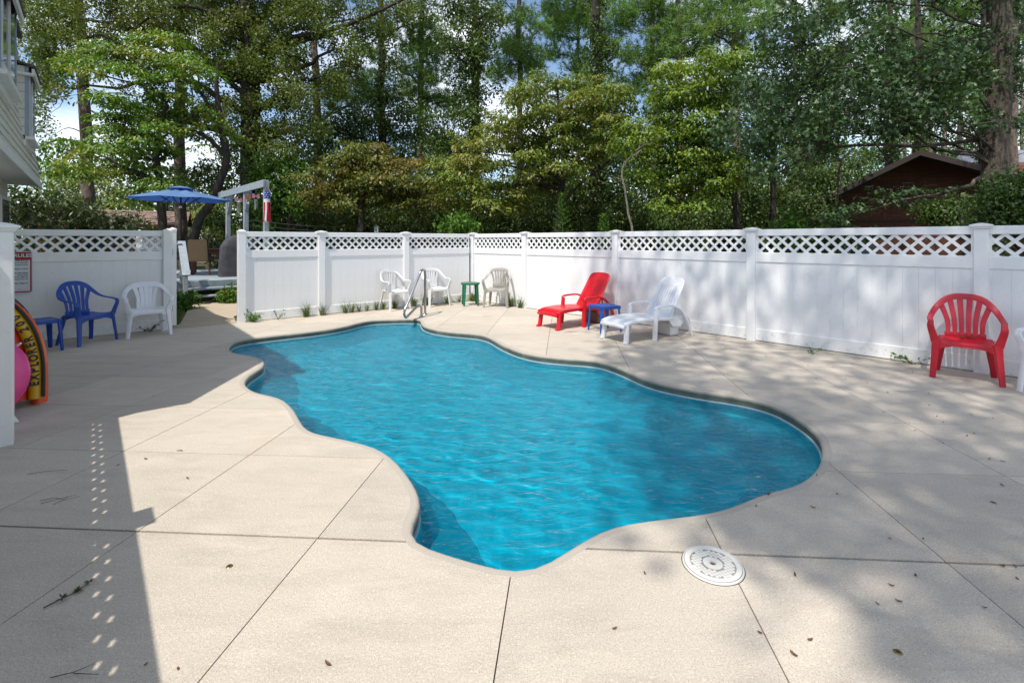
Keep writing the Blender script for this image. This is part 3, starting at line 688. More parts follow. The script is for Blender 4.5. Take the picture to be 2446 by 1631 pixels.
# ------------------------------------------------------------------ loungers
def lounger(name, label, mat, loc, axis, group, wheelmat):
    """axis: from the foot end to the head; local x runs to the head, y across, origin under the foot end"""
    t = thing(name, label, 'sun lounger', loc, math.atan2(axis[1], axis[0]), group); t.scale = (.95, .93, .92)
    hw = .285
    # leg section: side rails and slats on a gently curved bed
    def bed(x): return .335+.028*math.sin(PI*min(1, x/1.0))-.03*max(0, (.16-x)/.16)**2
    bm = BM(); xs = [0.0, .03, .08, .16, .3, .5, .7, .9, 1.0, 1.08]
    for s in (-1, 1): sweep(bm, [(x, s*(hw-.03), bed(x)-.02) for x in xs], .06, .062, (0, 0, 1), 8, 5.)
    part('frame', bm, t, mat, 50)
    key = ('bed_slat', mat)
    for k in range(3):
        a, b = [(0.0, .33), (.345, .66), (.675, 1.06)][k]
        bm = BM(); q = [a+(b-a)*i/5 for i in range(6)]
        sweep(bm, [(x, 0, bed(x)+.004+(-.05*((.06-x)/.06)**2 if x < .06 else 0)) for x in q], 2*hw-.012, .016, (0, 0, 1), 8, 8.); part('slat', bm, t, mat, 50)
    bm = BM(); sweep(bm, [(-.005, -hw+.015, bed(0)-.045), (-.035, -hw*.5, bed(0)-.03), (-.045, 0, bed(0)-.025), (-.035, hw*.5, bed(0)-.03), (-.005, hw-.015, bed(0)-.045)], .05, .055, (0, 0, 1), 8, 4.); part('foot_rail', bm, t, mat, 50)
    # reclined back with a rounded head and five slits
    hx, hz = .98, .335; dr = Vector((.53, 0, .85)).normalized(); nrm = Vector((-dr.z, 0, dr.x))
    L = .74; w0, w1 = hw-.01, .235
    bk = thing('backrest', None, None); bk.parent = t
    bm = BM()
    outline = [(-w0, 0), (w0, 0), (w1+.012, L*.88), (w1-.03, L*.97), (w1*.5, L), (0, L*1.006), (-w1*.5, L), (-w1+.03, L*.97), (-w1-.012, L*.88)]
    ns = 7; slit = .008
    def wid(v): return w0+(w1+.012-w0)*min(1, v/(L*.88))
    v0, v1 = .10, L*.80
    # lower band, upper band, cheeks and bars between slits
    prism(bm, [(-wid(0), 0), (wid(0), 0), (wid(v0), v0), (-wid(v0), v0)], (hx, 0, hz), (0, 1, 0), dr, nrm, -.010, .012)
    prism(bm, [(-wid(v1), v1), (wid(v1), v1)]+outline[2:], (hx, 0, hz), (0, 1, 0), dr, nrm, -.010, .012)
    cuts = [(-1+2*k/(ns-1))*.62 for k in range(ns)]
    edges = [-1.]+cuts+[1.]
    for k in range(len(edges)-1):
        a, b = edges[k], edges[k+1]
        def X(u, v, sgn): return u*wid(v)+(sgn*slit/2 if abs(u) < .99 else 0)
        prism(bm, [(X(a, v0, 1), v0), (X(b, v0, -1), v0), (X(b, v1, -1), v1), (X(a, v1, 1), v1)], (hx, 0, hz), (0, 1, 0), dr, nrm, -.008, .010)
    part('panel', bm, bk, mat)
    bm = BM(); rim = [(y, v) for y, v in [(-w0, -.01), (-wid(.3), .3), (-wid(L*.6), L*.6), (-w1-.012, L*.86), (-w1+.02, L*.965), (-w1*.5, L*.998), (0, L*1.006), (w1*.5, L*.998), (w1-.02, L*.965), (w1+.012, L*.86), (wid(L*.6), L*.6), (wid(.3), .3), (w0, -.01)]]
    pts = smooth_path([Vector((hx, y, hz))+dr*v for y, v in rim], 3); sweep(bm, pts, .045, .03, tuple(nrm), 8, 3.); part('rim', bm, bk, mat, 60)
    # legs and arms
    for s in (-1, 1):
        bm = BM(); sweep(bm, smooth_path([(.055, s*(hw-.035), bed(.05)-.01), (.045, s*(hw-.03), .20), (.03, s*(hw-.02), .06), (.012, s*(hw-.015), 0)], 3), .075, .065, (1, 0, 0), 8, 5.); sweep(bm, [(.0, s*(hw-.018), .022), (-.035, s*(hw-.018), .016)], .07, .03, (0, 0, 1), 8, 5.); part('leg', bm, t, mat, 50)
        bm = BM(); sweep(bm, smooth_path([(.64, s*(hw+.012), .505), (.625, s*(hw+.012), .36), (.61, s*(hw+.014), .14), (.60, s*(hw+.018), 0)], 3), [.07, .072, .075, .078, .08, .08, .078, .076, .074, .072], .05, (1, 0, 0), 8, 5.); part('leg', bm, t, mat, 50)
        bm = BM(); A = smooth_path([(.615, s*(hw+.012), .50), (.66, s*(hw+.014), .535), (.85, s*(hw+.016), .545), (1.05, s*(hw+.02), .53), (1.22, s*(hw+.03), .43), (1.35, s*(hw+.04), .22), (1.43, s*(hw+.05), 0)], 4)
        sweep(bm, A, .055, [.034+.012*min(1, max(0, (p.x-1.0)/.3)) for p in A], [Vector((0, 0, 1)) if p.x < 1.05 else Vector((1, 0, .6)).normalized() for p in A], 8, 4.); part('arm', bm, t, mat, 50)
    # box under the head carrying the ratchet, and the wheels' skirt
    bm = BM()
    for s in (-1, 1): prism(bm, [(.98, .355), (.98, .26), (1.04, .19), (1.22, .17), (1.30, .27), (1.30, .345)], (0, s*(hw-.02), 0), (1, 0, 0), (0, 0, 1), (0, 1, 0), -.014, .014)
    box(bm, (1.16, 0, .322), (.30, 2*hw-.07, .03)); part('rear_frame', bm, t, mat)
    bm = BM(); box(bm, (1.18, 0, .12), (.20, .40, .235), bev=.02); part('wheel_skirt', bm, t, wheelmat)
    bm = BM(); tube(bm, [(1.20, -.20, .36), Vector((hx, -.20, hz))+dr*.36-nrm*.02], .013, 6); tube(bm, [(1.20, .20, .36), Vector((hx, .20, hz))+dr*.36-nrm*.02], .013, 6); part('prop', bm, t, mat, 50)
    return t
fl, fr = ground_point(1430.6, 808), ground_point(1500.6, 822.3); ax = Vector((.863, .506, 0))
lounger('sun_lounger', 'white plastic sun lounger reclining in dappled shade by the fence', 'white_plastic', (fl+fr)/2+ax*.0, ax, 'plastic sun loungers', 'old_white_plastic')
fl, fr = ground_point(1285, 779), ground_point(1334, 790); ax = Vector((.805, .593, 0))
lounger('sun_lounger', 'bright red plastic sun lounger with raised slatted back', 'bright_red_plastic', (fl+fr)/2, ax, 'plastic sun loungers', 'brown_plastic')

# ------------------------------------------------------------------ side tables
def side_table(name, label, mat, loc, rz, w, h, round_top=False, group=None):
    t = thing(name, label, 'side table', loc, rz, group); hw = w/2
    bm = BM()
    if round_top:
        lathe(bm, [(0, h-.004), (hw-.03, h-.004), (hw-.022, h), (hw, h-.004), (hw+.004, h-.02), (hw-.004, h-.045), (hw-.02, h-.045), (hw-.024, h-.012), (0, h-.012)], 32); part('tabletop', bm, t, mat, 35)
    else:
        for k in range(5): box(bm, (0, -hw+.03+(w-.06)*(k+.5)/5, h-.012), (w-.03, (w-.06)/5-.007, .016), bev=.003)
        sweep(bm, [(-hw+.02, -hw+.02, h-.024), (hw-.02, -hw+.02, h-.024), (hw-.02, hw-.02, h-.024), (-hw+.02, hw-.02, h-.024)], .03, .05, (0, 0, 1), 8, 5., True); part('tabletop', bm, t, mat)
    for a in range(4):
        c, s = math.cos(PI/4+a*PI/2), math.sin(PI/4+a*PI/2); r0 = hw*1.18 if not round_top else hw*.9; r1 = r0*(1.14 if not round_top else 1.16)
        bm = BM(); sweep(bm, [(c*r0, s*r0, h-.012), (c*(r0+.012), s*(r0+.012), h*.6), (c*r1, s*r1, 0)], [.072, .062, .045], [.03, .028, .026], (-c, -s, 0), 8, 5.); part('leg', bm, t, mat, 50)
    return t
side_table('side_table', 'small square blue plastic table between the red and white loungers', 'blue_table_plastic', (1.54, 8.02, 0), math.radians(24), .40, .43, group='blue plastic side tables')
side_table('side_table', 'small blue plastic table half hidden behind the inflatable boat', 'blue_plastic', (-6.42, 6.52, 0), math.radians(-28), .40, .43, group='blue plastic side tables')
side_table('round_table', 'small round dark green plastic table in the fence corner', 'green_plastic', (-.97, 11.2, 0), math.radians(12), .44, .53, True)

# ------------------------------------------------------------------ pool handrail
hr = thing('pool_handrail', 'stainless steel pool handrail beside the entry steps', 'handrail', (0, 0, 0))
A1, A2 = Vector((-1.785, 9.49, 0)), Vector((-1.765, 9.78, 0))
E = Vector((-1.99, 8.95, .10))
bm = BM(); path = smooth_path([A1, A1+Vector((0, .0, .14)), A1+Vector((-.004, -.012, .20)), A1+Vector((-.05, -.10, .225)), E+Vector((.07, .20, .03)), E+Vector((.018, .05, -.028)), E+Vector((-.004, .0, .01)), E+Vector((-.004, -.005, .10)), E+Vector((.05, .13, .28)), Vector((-1.815, 9.45, .84)), Vector((-1.80, 9.50, .895)), Vector((-1.778, 9.66, .91)), Vector((-1.768, 9.76, .895)), A2+Vector((0, 0, .82)), A2+Vector((0, 0, .4)), A2], 5)
tube(bm, path, .0245, 12); part('rail', bm, hr, 'chrome', True)
for a in (A1, A2):
    bm = BM(); lathe(bm, [(.026, .03), (.032, .022), (.05, .012), (.055, 0.001)], 20, a); part('flange', bm, hr, 'chrome', 40)

# ------------------------------------------------------------------ skimmer lid in the deck
c = ground_point(1702.5, 1349); sk = thing('skimmer_lid', 'round white skimmer lid with waffle grid set in the deck', 'skimmer lid', (c.x, c.y, 0), math.radians(20))
R = .132
bm = BM(); lathe(bm, [(R-.006, -.02), (R-.006, .006), (R-.004, .0085), (R-.001, .0085), (R+.002, .004), (R+.002, -.02)], 48); part('ring', bm, sk, 'skimmer_white', 40)
bm = BM(); lathe(bm, [(R+.002, .0008), (R+.0055, .0008)], 48); part('gap', bm, sk, 'black_metal')
bm = BM(); lathe(bm, [(.0, .002), (.014, .002), (.0145, .010), (.043, .010), (.0435, .0065), (.100, .0065), (.1005, .009), (.1235, .009), (.1245, .004), (.1245, -.01)], 48); part('lid', bm, sk, 'skimmer_white', 35)
bm = BM(); lathe(bm, [(0, .0032), (.013, .0032)], 20); part('finger_hole', bm, sk, 'dead_leaf')
def chord(o, r): return math.sqrt(max(0, r*r-o*o))
bm = BM(); lathe(bm, [(.0445, .0066), (.0995, .0066)], 40); part('recess', bm, sk, 'skimmer_line')
bm = BM(); q = .0152
for i in range(-7, 8):
    for j in range(-7, 8):
        x, y = i*q, j*q; d = math.hypot(x, y)
        if .052 < d < .0935: box(bm, (x, y, .0075), (q-.0026, q-.0022, .004), bev=.0008)
tag(part('tread_pads', bm, sk, 'skimmer_white'), kind='stuff')
for r in (.1006, .1242, .0436):
    bm = BM(); tube(bm, [(r*math.cos(2*PI*k/48), r*math.sin(2*PI*k/48), .0068 if r < .11 else .0072) for k in range(48)], .0016, 4, True); part('groove', bm, sk, 'skimmer_line')

# brass cover anchors let into the slabs
for k, (px, py, lab) in enumerate(((548, 1352, 'small brass anchor in the sunlit slab left of the pool'), (2145, 1557, 'small brass anchor in the shaded slab nearest the right lower corner'), (2373, 1200, 'small brass anchor in the slab right of the pool'))):
    c = ground_point(px, py); a = thing('deck_anchor', lab, 'deck anchor', (c.x, c.y, 0), group='brass cover anchors')
    bm = BM(); lathe(bm, [(0, .001), (.006, .001), (.0062, .003), (.013, .003), (.0155, .0005)], 16); part('disc', bm, a, 'brass', 40)
    bm = BM(); lathe(bm, [(0, .0014), (.0058, .0014)], 12); part('socket', bm, a, 'black_metal')

# ------------------------------------------------------------------ rules sign on the shaded fence
s0 = A_L-V_L*2.735+N_L*.036; sg = thing('pool_rules_sign', 'white pool rules sign with red border on the shaded fence', 'sign', (s0.x, s0.y, .735), math.atan2(V_L.y, V_L.x))
def rrect(w, h, r, n=5):
    o = []
    for cx, cy, a0 in ((w/2-r, h/2-r, 0), (-w/2+r, h/2-r, 90), (-w/2+r, -h/2+r, 180), (w/2-r, -h/2+r, 270)):
        for k in range(n+1): a = math.radians(a0+90*k/n); o.append((cx+r*math.cos(a), cy+r*math.sin(a)))
    return o
SW, SH = .43, .61; ctr = Vector((-SW/2, 0, SH/2))
def plate(name, w, h, r, dz, y, mat):
    bm = BM(); prism(bm, rrect(w, h, r), ctr+Vector((0, 0, dz)), (1, 0, 0), (0, 0, 1), (0, -1, 0), y, y+.0015); part(name, bm, sg, mat)
plate('board', SW, SH, .03, 0, 0, 'sign_white'); plate('border', SW-.02, SH-.02, .026, 0, .0018, 'sign_red'); plate('panel', SW-.055, SH-.155, .006, -.05, .0036, 'sign_white')
def sm(x, z): return Matrix.Translation(Vector((x, -.0042-.0018, z))) @ Matrix.Rotation(PI/2, 4, 'X')
text('heading', 'POOL RULES', .070, sg, 'sign_white', sm(-SW/2+.012, SH-.063), bold=.0018)
vis = ['own risk. We are not', 'accidents or injuries.', 'drink in pool area.', '.', 'petting or other', '', 'guests belongings', 'areas only.', 'reserves the right to', 'anyone at our', '', 'when lifeguard']
for k, l in enumerate(vis):
    if l: text('line', l, .026, sg, 'ink', sm(-.048, SH-.135-k*.030), align='RIGHT', bold=.0006)
text('line', '______ To ______', .024, sg, 'ink', sm(-.045, .055), align='RIGHT')

# ------------------------------------------------------------------ inflatables leaning by the gate post
bo = thing('inflatable_boat', 'yellow and orange inflatable boat stood on end behind the gate post', 'inflatable boat', yard(-.50, 6.20), math.atan2(PN.y, PN.x))
lean = Matrix.Rotation(math.radians(-7), 4, 'X')
def arch(hw, zc, hh, n=26, z0=.0):
    o = [Vector((hw, 0, z0)), Vector((hw, 0, z0+(zc-z0)*.5))]
    for k in range(n+1): a = PI*k/n; o.append(Vector((hw*math.cos(a), 0, zc+hh*math.sin(a))))
    return o+[Vector((-hw, 0, z0+(zc-z0)*.5)), Vector((-hw, 0, z0))]
def add(name, bm, mat, sm=50):
    bmesh.ops.transform(bm, matrix=lean, verts=bm.verts); return part(name, bm, bo, mat, sm)
bm = BM(); P = arch(.405, .30, .70, 60); sweep(bm, [p+Vector((0, .10, 0)) for p in P], [.120+.010*((i % 2)) for i in range(len(P))], .19, (0, 1, 0), 12, 2.4); add('outer_tube', bm, 'boat_orange')
bm = BM(); sweep(bm, [p+Vector((0, .22, 0)) for p in arch(.40, .31, .76, 40)], .09, .10, (0, 1, 0), 10, 2.2); add('back_tube', bm, 'boat_grey')
bm = BM(); sweep(bm, arch(.382, .29, .70, 40, .06), .105, .17, (0, 1, 0), 16, 2.6); add('hull_band', bm, 'boat_yellow')
bm = BM(); sweep(bm, [p+Vector((0, -.058, 0)) for p in arch(.437, .295, .755, 40, .07)], .026, .075, (0, 1, 0), 8, 2.6); add('stripe', bm, 'ink')
bm = BM(); sweep(bm, [p+Vector((0, -.02, 0)) for p in arch(.235, .27, .55, 40, .06)], .20, .15, (0, 1, 0), 12, 2.4); add('floor', bm, 'boat_red')
bm = BM(); prism(bm, [(.16, .07), (.16, .5), (0, .66), (-.16, .5), (-.16, .07)], (0, .0, 0), (1, 0, 0), (0, 0, 1), (0, 1, 0), -.05, .05); add('floor_panel', bm, 'boat_red')
bm = BM(); box(bm, (.19, -.07, .10), (.11, .07, .08), bev=.02); box(bm, (.13, -.085, .085), (.03, .05, .10), bev=.01); add('handle', bm, 'ink')
word = 'EXPLORER 200'; S = .0
pathw = arch(.380, .29, .70, 80, .06)
Lw = [0.]
for a, b in zip(pathw, pathw[1:]): Lw.append(Lw[-1]+(b-a).length)
pos = .11
for ch in word:
    w = {' ': .03, 'L': .050, 'E': .053}.get(ch, .062)
    s = pos+w/2; i = max(k for k in range(len(Lw)-1) if Lw[k] <= s); f = (s-Lw[i])/(Lw[i+1]-Lw[i]); p = pathw[i].lerp(pathw[i+1], f); T = (pathw[i+1]-pathw[i]).normalized()
    if ch != ' ':
        X = T; N = Vector((0, -1, 0)); Yv = N.cross(X)
        M = lean @ Matrix.Translation(p+Vector((0, -.0885, 0))) @ Matrix((X, Yv, N)).transposed().to_4x4() @ Matrix.Diagonal((.95, 1.12, 1, 1))
        text('letter', ch, .078, bo, 'ink', M, .0015, bold=.0028)
    pos += w
pk = thing('swim_ring', 'pink inflatable swim ring leaning in front of the boat', 'swim ring', yard(-.505, 5.75), math.atan2(PN.y, PN.x)+.06)
bm = BM(); n = 64; Pk = [Vector((.20*math.cos(2*PI*k/n), 0, .385+.20*math.sin(2*PI*k/n))) for k in range(n)]
sweep(bm, Pk, [.345+.006*(k % 4 == 0) for k in range(n)], .15, (0, 1, 0), 16, 2.2, True); bmesh.ops.rotate(bm, verts=bm.verts, cent=(0, 0, 0), matrix=Matrix.Rotation(-.12, 3, 'X')); part('tube', bm, pk, 'pink_vinyl', 60)
bm = BM(); tube(bm, [(.29, -.10, .64), (.305, -.135, .66)], [.010, .008], 8); part('valve', bm, pk, 'clear_flap', 50)
bm = BM(); prism(bm, [(0, 0), (.10, -.02), (.04, .10)], (.20, -.10, .03), (1, 0, 0), (0, .25, 1), (0, -1, .2), -.004, .004); part('flap', bm, pk, 'clear_flap')
# ------------------------------------------------------------------ house on the left: overhanging sided storey with two dormers
HN, HA = Vector((.755, .655, 0)), Vector((-.655, .755, 0)); HP0 = -.73
def H(p, a, z): return HN*(HP0+p)+HA*a+Vector((0, 0, z))
house = thing('house', 'pale sided house with overhanging upper storey and blue-grey dormers', 'house')
Z0, Z1 = 2.5, 5.1; A0, A1_ = 4.9, 12.0
def lean_p(z): return -(z-Z0)*.125
def near_a(z): return A0+(z-Z0)*.40
def quad(name, pts, mat, th=None, parent=house):
    bm = BM(); vs = [bm.verts.new(p) for p in pts]; bm.faces.new(vs)
    if th: solid(bm, geom=bm.faces[:], thickness=th)
    return part(name, bm, parent, mat)
n = 22
for k in range(n):                                       # clapboards, each lapping the one below
    za, zb = Z0+(Z1-Z0)*k/n, Z0+(Z1-Z0)*(k+1)/n
    bm = BM(); A, B, Cc = lean_p(za)+.022, lean_p(zb)+.004, lean_p(za)-.02
    P = [H(A, near_a(za), za), H(A, A1_, za), H(B, A1_, zb+.012), H(B, near_a(zb), zb+.012)]
    Q = [H(lean_p(za)-.03, near_a(za), za), H(lean_p(za)-.03, A1_, za), H(lean_p(zb)-.03, A1_, zb+.012), H(lean_p(zb)-.03, near_a(zb), zb+.012)]
    a = [bm.verts.new(v) for v in P]; b = [bm.verts.new(v) for v in Q]
    bm.faces.new(a); bm.faces.new(b[::-1])
    for i in range(4): j = (i+1) % 4; bm.faces.new((a[j], a[i], b[i], b[j]))
    part('siding_board', bm, house, 'siding')
D = -6.5
quad('upper_wall', [H(lean_p(Z0)-.03, A1_-.01, Z0), H(D, A1_-.01, Z0), H(D, A1_-.01, Z1), H(lean_p(Z1)-.03, A1_-.01, Z1)], 'siding', .02)
quad('upper_wall', [H(lean_p(Z0)-.03, A0+.02, Z0), H(D, A0+.02, Z0), H(D, near_a(Z1), Z1), H(lean_p(Z1)-.03, near_a(Z1)+.02, Z1)], 'siding', .02)
bm = BM(); vs = [bm.verts.new(v) for v in (H(-.02, A0, Z0-.012), H(-.02, A1_, Z0-.012), H(D, A1_, Z0-.012), H(D, A0, Z0-.012))]; bm.faces.new(vs); solid(bm, geom=bm.faces[:], thickness=.02); part('soffit', bm, house, 'soffit')
bm = BM(); beam(bm, H(.012, A0, Z0-.035), H(.012, A1_+.02, Z0-.035), .03, .10); part('fascia', bm, house, 'house_white')
quad('lower_wall', [H(-.40, 5.5, -.1), H(-.40, A1_-.2, -.1), H(-.40, A1_-.2, Z0), H(-.40, 5.5, Z0)], 'siding', .05)
for k in range(20):
    z = .05+.1225*k; bm = BM(); beam(bm, H(-.392, 5.5, z+.06), H(-.392, A1_-.2, z+.06), .02, .118); part('siding_board', bm, house, 'siding')
quad('lower_wall', [H(-.42, A1_-.2, -.1), H(D, A1_-.2, -.1), H(D, A1_-.2, Z0), H(-.42, A1_-.2, Z0)], 'siding', .05)
quad('lower_wall', [H(-.42, 5.5, -.1), H(D, 5.5, -.1), H(D, 5.5, Z0), H(-.42, 5.5, Z0)], 'siding', .05)
bm = BM(); a_, b_, c_, d_ = H(lean_p(Z1)+.10, near_a(Z1)-.1, Z1+.02), H(lean_p(Z1)+.10, A1_+.12, Z1+.02), H(-3.2, A1_+.12, Z1+.35), H(-3.2, near_a(Z1)-.1, Z1+.35)
e_, f2 = H(D-.2, A1_+.12, Z1-.1), H(D-.2, near_a(Z1)-.1, Z1-.1)
bm.faces.new([bm.verts.new(v) for v in (a_, b_, c_, d_)]); bm.faces.new([bm.verts.new(v) for v in (d_, c_, e_, f2)]); solid(bm, geom=bm.faces[:], thickness=.06); part('roof', bm, house, 'shingle')
# a ground-floor window with its shutter
w = thing('window', None, None); w.parent = house
for name, a0, a1, z0, z1, dp, mat in (('frame', 10.7, 11.5, 1.2, 2.2, .03, 'house_white'), ('pane', 10.76, 11.44, 1.26, 2.14, .045, 'window_glass'), ('sash', 10.76, 11.44, 1.68, 1.72, .055, 'house_white')):
    bm = BM(); beam(bm, H(-.37+dp/2, a0, (z0+z1)/2), H(-.37+dp/2, a1, (z0+z1)/2), dp, z1-z0); part(name, bm, w, mat)
bm = BM()
for k in range(11): beam(bm, H(-.36, 11.53, 1.2+.1*k), H(-.36, 11.74, 1.2+.1*k), .03, .07)
part('shutter', bm, house, 'soffit')
def dormer(a0, a1, zb, zt):
    d = thing('dormer', None, None); d.parent = house
    def P(p, a, z): return H(p, a, z)
    pb = lean_p(zb)-.25; pt = lean_p(zt)-.35
    # cheeks of short clapboards
    m = max(4, int((zt-zb)/.12))
    for a, s in ((a0, -1), (a1, 1)):
        bm = BM()
        for k in range(m):
            z = zb+(zt-zb)*(k+.5)/m; beam(bm, P(-.03, a+s*.004, z), P(pt, a+s*.004, z), .028, (zt-zb)/m-.012)
        beam(bm, P(-.04, a-s*.012, (zb+zt)/2), P(pt, a-s*.012, (zb+zt)/2), .02, zt-zb)
        part('cheek', bm, d, 'siding')
    # corner boards, head, window frame and panes on the front
    for a, s in ((a0, 1), (a1, -1)):
        bm = BM(); c = P(-.045, a+s*.055, (zb+zt)/2); beam(bm, P(.012, a+s*.03, (zb+zt)/2), P(-.10, a+s*.03, (zb+zt)/2), .085, zt-zb); part('corner_board', bm, d, 'house_trim')
    bm = BM(); beam(bm, P(-.005, a0+.13, zb+.05), P(-.005, a1-.13, zb+.05), .06, .10); part('sill', bm, d, 'house_white')
    bm = BM(); beam(bm, P(.02, a0-.02, zb-.03), P(.02, a1+.02, zb-.03), .09, .05); beam(bm, P(-.08, a0-.01, zb-.10), P(-.08, a1+.01, zb-.10), .13, .09); part('window_box', bm, d, 'house_white')
    n = 2; w = (a1-a0-.20)/n
    for k in range(n):
        q0, q1 = a0+.10+w*k+.03, a0+.10+w*(k+1)-.03
        bm = BM(); beam(bm, P(-.004, q0, (zb+zt)/2+.03), P(-.004, q1, (zb+zt)/2+.03), .02, zt-zb-.16); part('pane', bm, d, 'window_glass')
        bm = BM(); beam(bm, P(.006, q0-.03, (zb+zt)/2+.03), P(.006, q0, (zb+zt)/2+.03), .03, zt-zb-.16); part('mullion', bm, d, 'house_white')
    bm = BM(); r = [P(.08, a0-.06, zt-.02), P(.08, a1+.06, zt-.02), P(-1.2, a1+.06, zt+.32), P(-1.2, a0-.06, zt+.32)]
    bm.faces.new([bm.verts.new(v) for v in r]); solid(bm, geom=bm.faces[:], thickness=.03); part('roof', bm, d, 'shingle')
    bm = BM(); beam(bm, P(.06, a0-.05, zt-.08), P(.06, a1+.05, zt-.08), .03, .09); part('fascia', bm, d, 'house_white')
    bm = BM(); beam(bm, P(.06, a0-.06, zt-.13), P(-.4, a0-.06, zt-.13), .10, .03); part('soffit', bm, d, 'house_white')
dormer(9.87, 10.80, 3.02, 4.02)
dormer(7.05, 8.42, 3.24, 4.28)

# ------------------------------------------------------------------ timber deck with steps and handrails
DP, DV, DU = Vector((-8.05, 11.85, 0)), Vector((.773, .634, 0)), Vector((-.634, .773, 0))
def DK(v, u, z): return DP+DV*v+DU*u+Vector((0, 0, z))
wd = thing('timber_deck', 'grey-blue painted timber deck with two steps beyond the gate', 'deck')
for k in range(38):
    u = k*.145+.07; bm = BM(); beam(bm, DK(-2.6, u, .483), DK(3.0, u, .483), .138, .034, bev=.004); part('plank', bm, wd, 'deck_paint')
bm = BM(); beam(bm, DK(-2.6, -.018, .36), DK(3.0, -.018, .36), .034, .20); beam(bm, DK(3.0, 0, .36), DK(3.0, 5.5, .36), .034, .20); part('rim_joist', bm, wd, 'deck_paint')
bm = BM(); beam(bm, DK(-2.6, -.04, .13), DK(-.05, -.04, .13), .02, .25); part('skirt', bm, wd, 'deck_paint')
for k, (u, z) in enumerate(((-.56, .165), (-.29, .33))):
    bm = BM(); beam(bm, DK(0, u, z), DK(1.25, u, z), .27, .036, bev=.005); part('tread', bm, wd, 'deck_paint')
for v in (-.02, 1.27):
    bm = BM(); prism(bm, [(-.72, -.0), (-.72, .13), (-.45, .14), (-.45, .30), (-.18, .31), (-.18, .46), (0, .46), (0, .1), (-.25, .0)], DP+DV*v, DU, (0, 0, 1), DV, -.02, .02); part('stringer', bm, wd, 'deck_paint')
def rail_run(v):
    bm = BM(); beam(bm, DK(v, -.74, 0), DK(v, -.74, .80), .09, .09, up=DV, bev=.005); part('newel_post', bm, wd, 'pale_paint')
    bm = BM(); beam(bm, DK(v, .02, .45), DK(v, .02, 1.40), .09, .09, up=DV, bev=.005); part('newel_post', bm, wd, 'pale_paint')
    bm = BM(); beam(bm, DK(v, -.98, .70), DK(v, .12, 1.48), .16, .038, bev=.004); part('handrail', bm, wd, 'pale_paint')
    for u in (-.5, -.26): bm = BM(); beam(bm, DK(v, u, .25+(.74+u)*.5), DK(v, u, .86+(.74+u)*.62-.05), .04, .04, up=DV); part('baluster', bm, wd, 'pale_paint')
rail_run(-.06); rail_run(1.30)
for va, vb in ((-2.6, -.06),):
    bm = BM(); beam(bm, DK(va, .02, 1.42), DK(vb, .02, 1.42), .14, .036, bev=.004); part('handrail', bm, wd, 'pale_paint')
    bm = BM(); beam(bm, DK(va, .02, .62), DK(vb, .02, .62), .04, .09); part('bottom_rail', bm, wd, 'pale_paint')
    for k in range(1, 13): bm = BM(); v = va+(vb-va)*k/13.; beam(bm, DK(v, .02, .60), DK(v, .02, 1.40), .038, .038, up=DV); part('baluster', bm, wd, 'pale_paint')
bm = BM(); beam(bm, DK(-2.6, 5.45, 1.32), DK(3.0, 5.45, 1.32), .12, .036); beam(bm, DK(-2.6, 5.45, .9), DK(3.0, 5.45, .9), .04, .09); part('handrail', bm, wd, 'cabin_trim')
for k in range(6): bm = BM(); v = -2.6+5.6*k/5; beam(bm, DK(v, 5.45, .5), DK(v, 5.45, 1.32), .09, .09, up=DV); part('newel_post', bm, wd, 'cabin_trim')

# pergola frame along the deck's right edge, with what hangs from it
PB, PD = Vector((-6.69, 12.93, 0)), Vector((-.69, .724, 0))
pg = thing('pergola', 'pale grey timber pergola frame standing at the deck edge', 'pergola')
ZB = 3.03
bm = BM(); beam(bm, PB-PD*.10+Vector((0, 0, ZB)), PB+PD*4.75+Vector((0, 0, ZB)), .05, .20, bev=.006); part('beam', bm, pg, 'pale_paint')
for k, s in enumerate((0.0, 1.886, 3.9)):
    q = PB+PD*s+Vector((.06, .055, 0)); bm = BM(); beam(bm, q+Vector((0, 0, .0)), q+Vector((0, 0, ZB+.10)), .125, .125, up=PD, bev=.008); part('post', bm, pg, 'pale_paint')
    if s > 0: bm = BM(); beam(bm, q-PD*.06+Vector((0, 0, ZB-.62)), q-PD*.42+Vector((0, 0, ZB-.10)), .06, .09, up=DV); part('brace', bm, pg, 'pale_paint')
ws = thing('windsock', 'red white and blue starred windsock hanging from the pergola beam', 'windsock', PB-PD*.13+Vector((.07, .0, ZB-.02)))
bm = BM()
for k in range(3): a = k*2.09; tube(bm, [(0, 0, 0), (.075*math.cos(a), .075*math.sin(a), -.20)], .004, 4)
part('cord', bm, ws, 'raw_wood')
def shell(z0, z1, r0, r1, a0=0., a1=2*PI, n=20):
    bm = BM(); A = [[bm.verts.new((r*math.cos(a0+(a1-a0)*k/n), r*math.sin(a0+(a1-a0)*k/n), z)) for k in range(n+1)] for z, r in ((z0, r0), (z1, r1))]
    for k in range(n): bm.faces.new((A[0][k], A[0][k+1], A[1][k+1], A[1][k]))
    solid(bm, geom=bm.faces[:], thickness=.003); return bm
part('blue_band', shell(-.20, -.40, .078, .080), ws, 'flag_blue')
part('white_band', shell(-.40, -.49, .080, .080), ws, 'flag_white')
def star(r):
    o = []
    for k in range(10): a = PI/2+k*PI/5; q = r if k % 2 == 0 else r*.42; o.append((q*math.cos(a), q*math.sin(a)))
    return o
for i, (a, z) in enumerate([(math.radians(-150+50*k+25*(r % 2)), -.235-.058*r) for r in range(3) for k in range(5)]):
    bm = BM(); c, s = math.cos(a), math.sin(a); prism(bm, star(.021), (.081*c, .081*s, z), (-s, c, 0), (0, 0, 1), (c, s, 0), 0, .003); part('star', bm, ws, 'flag_white')
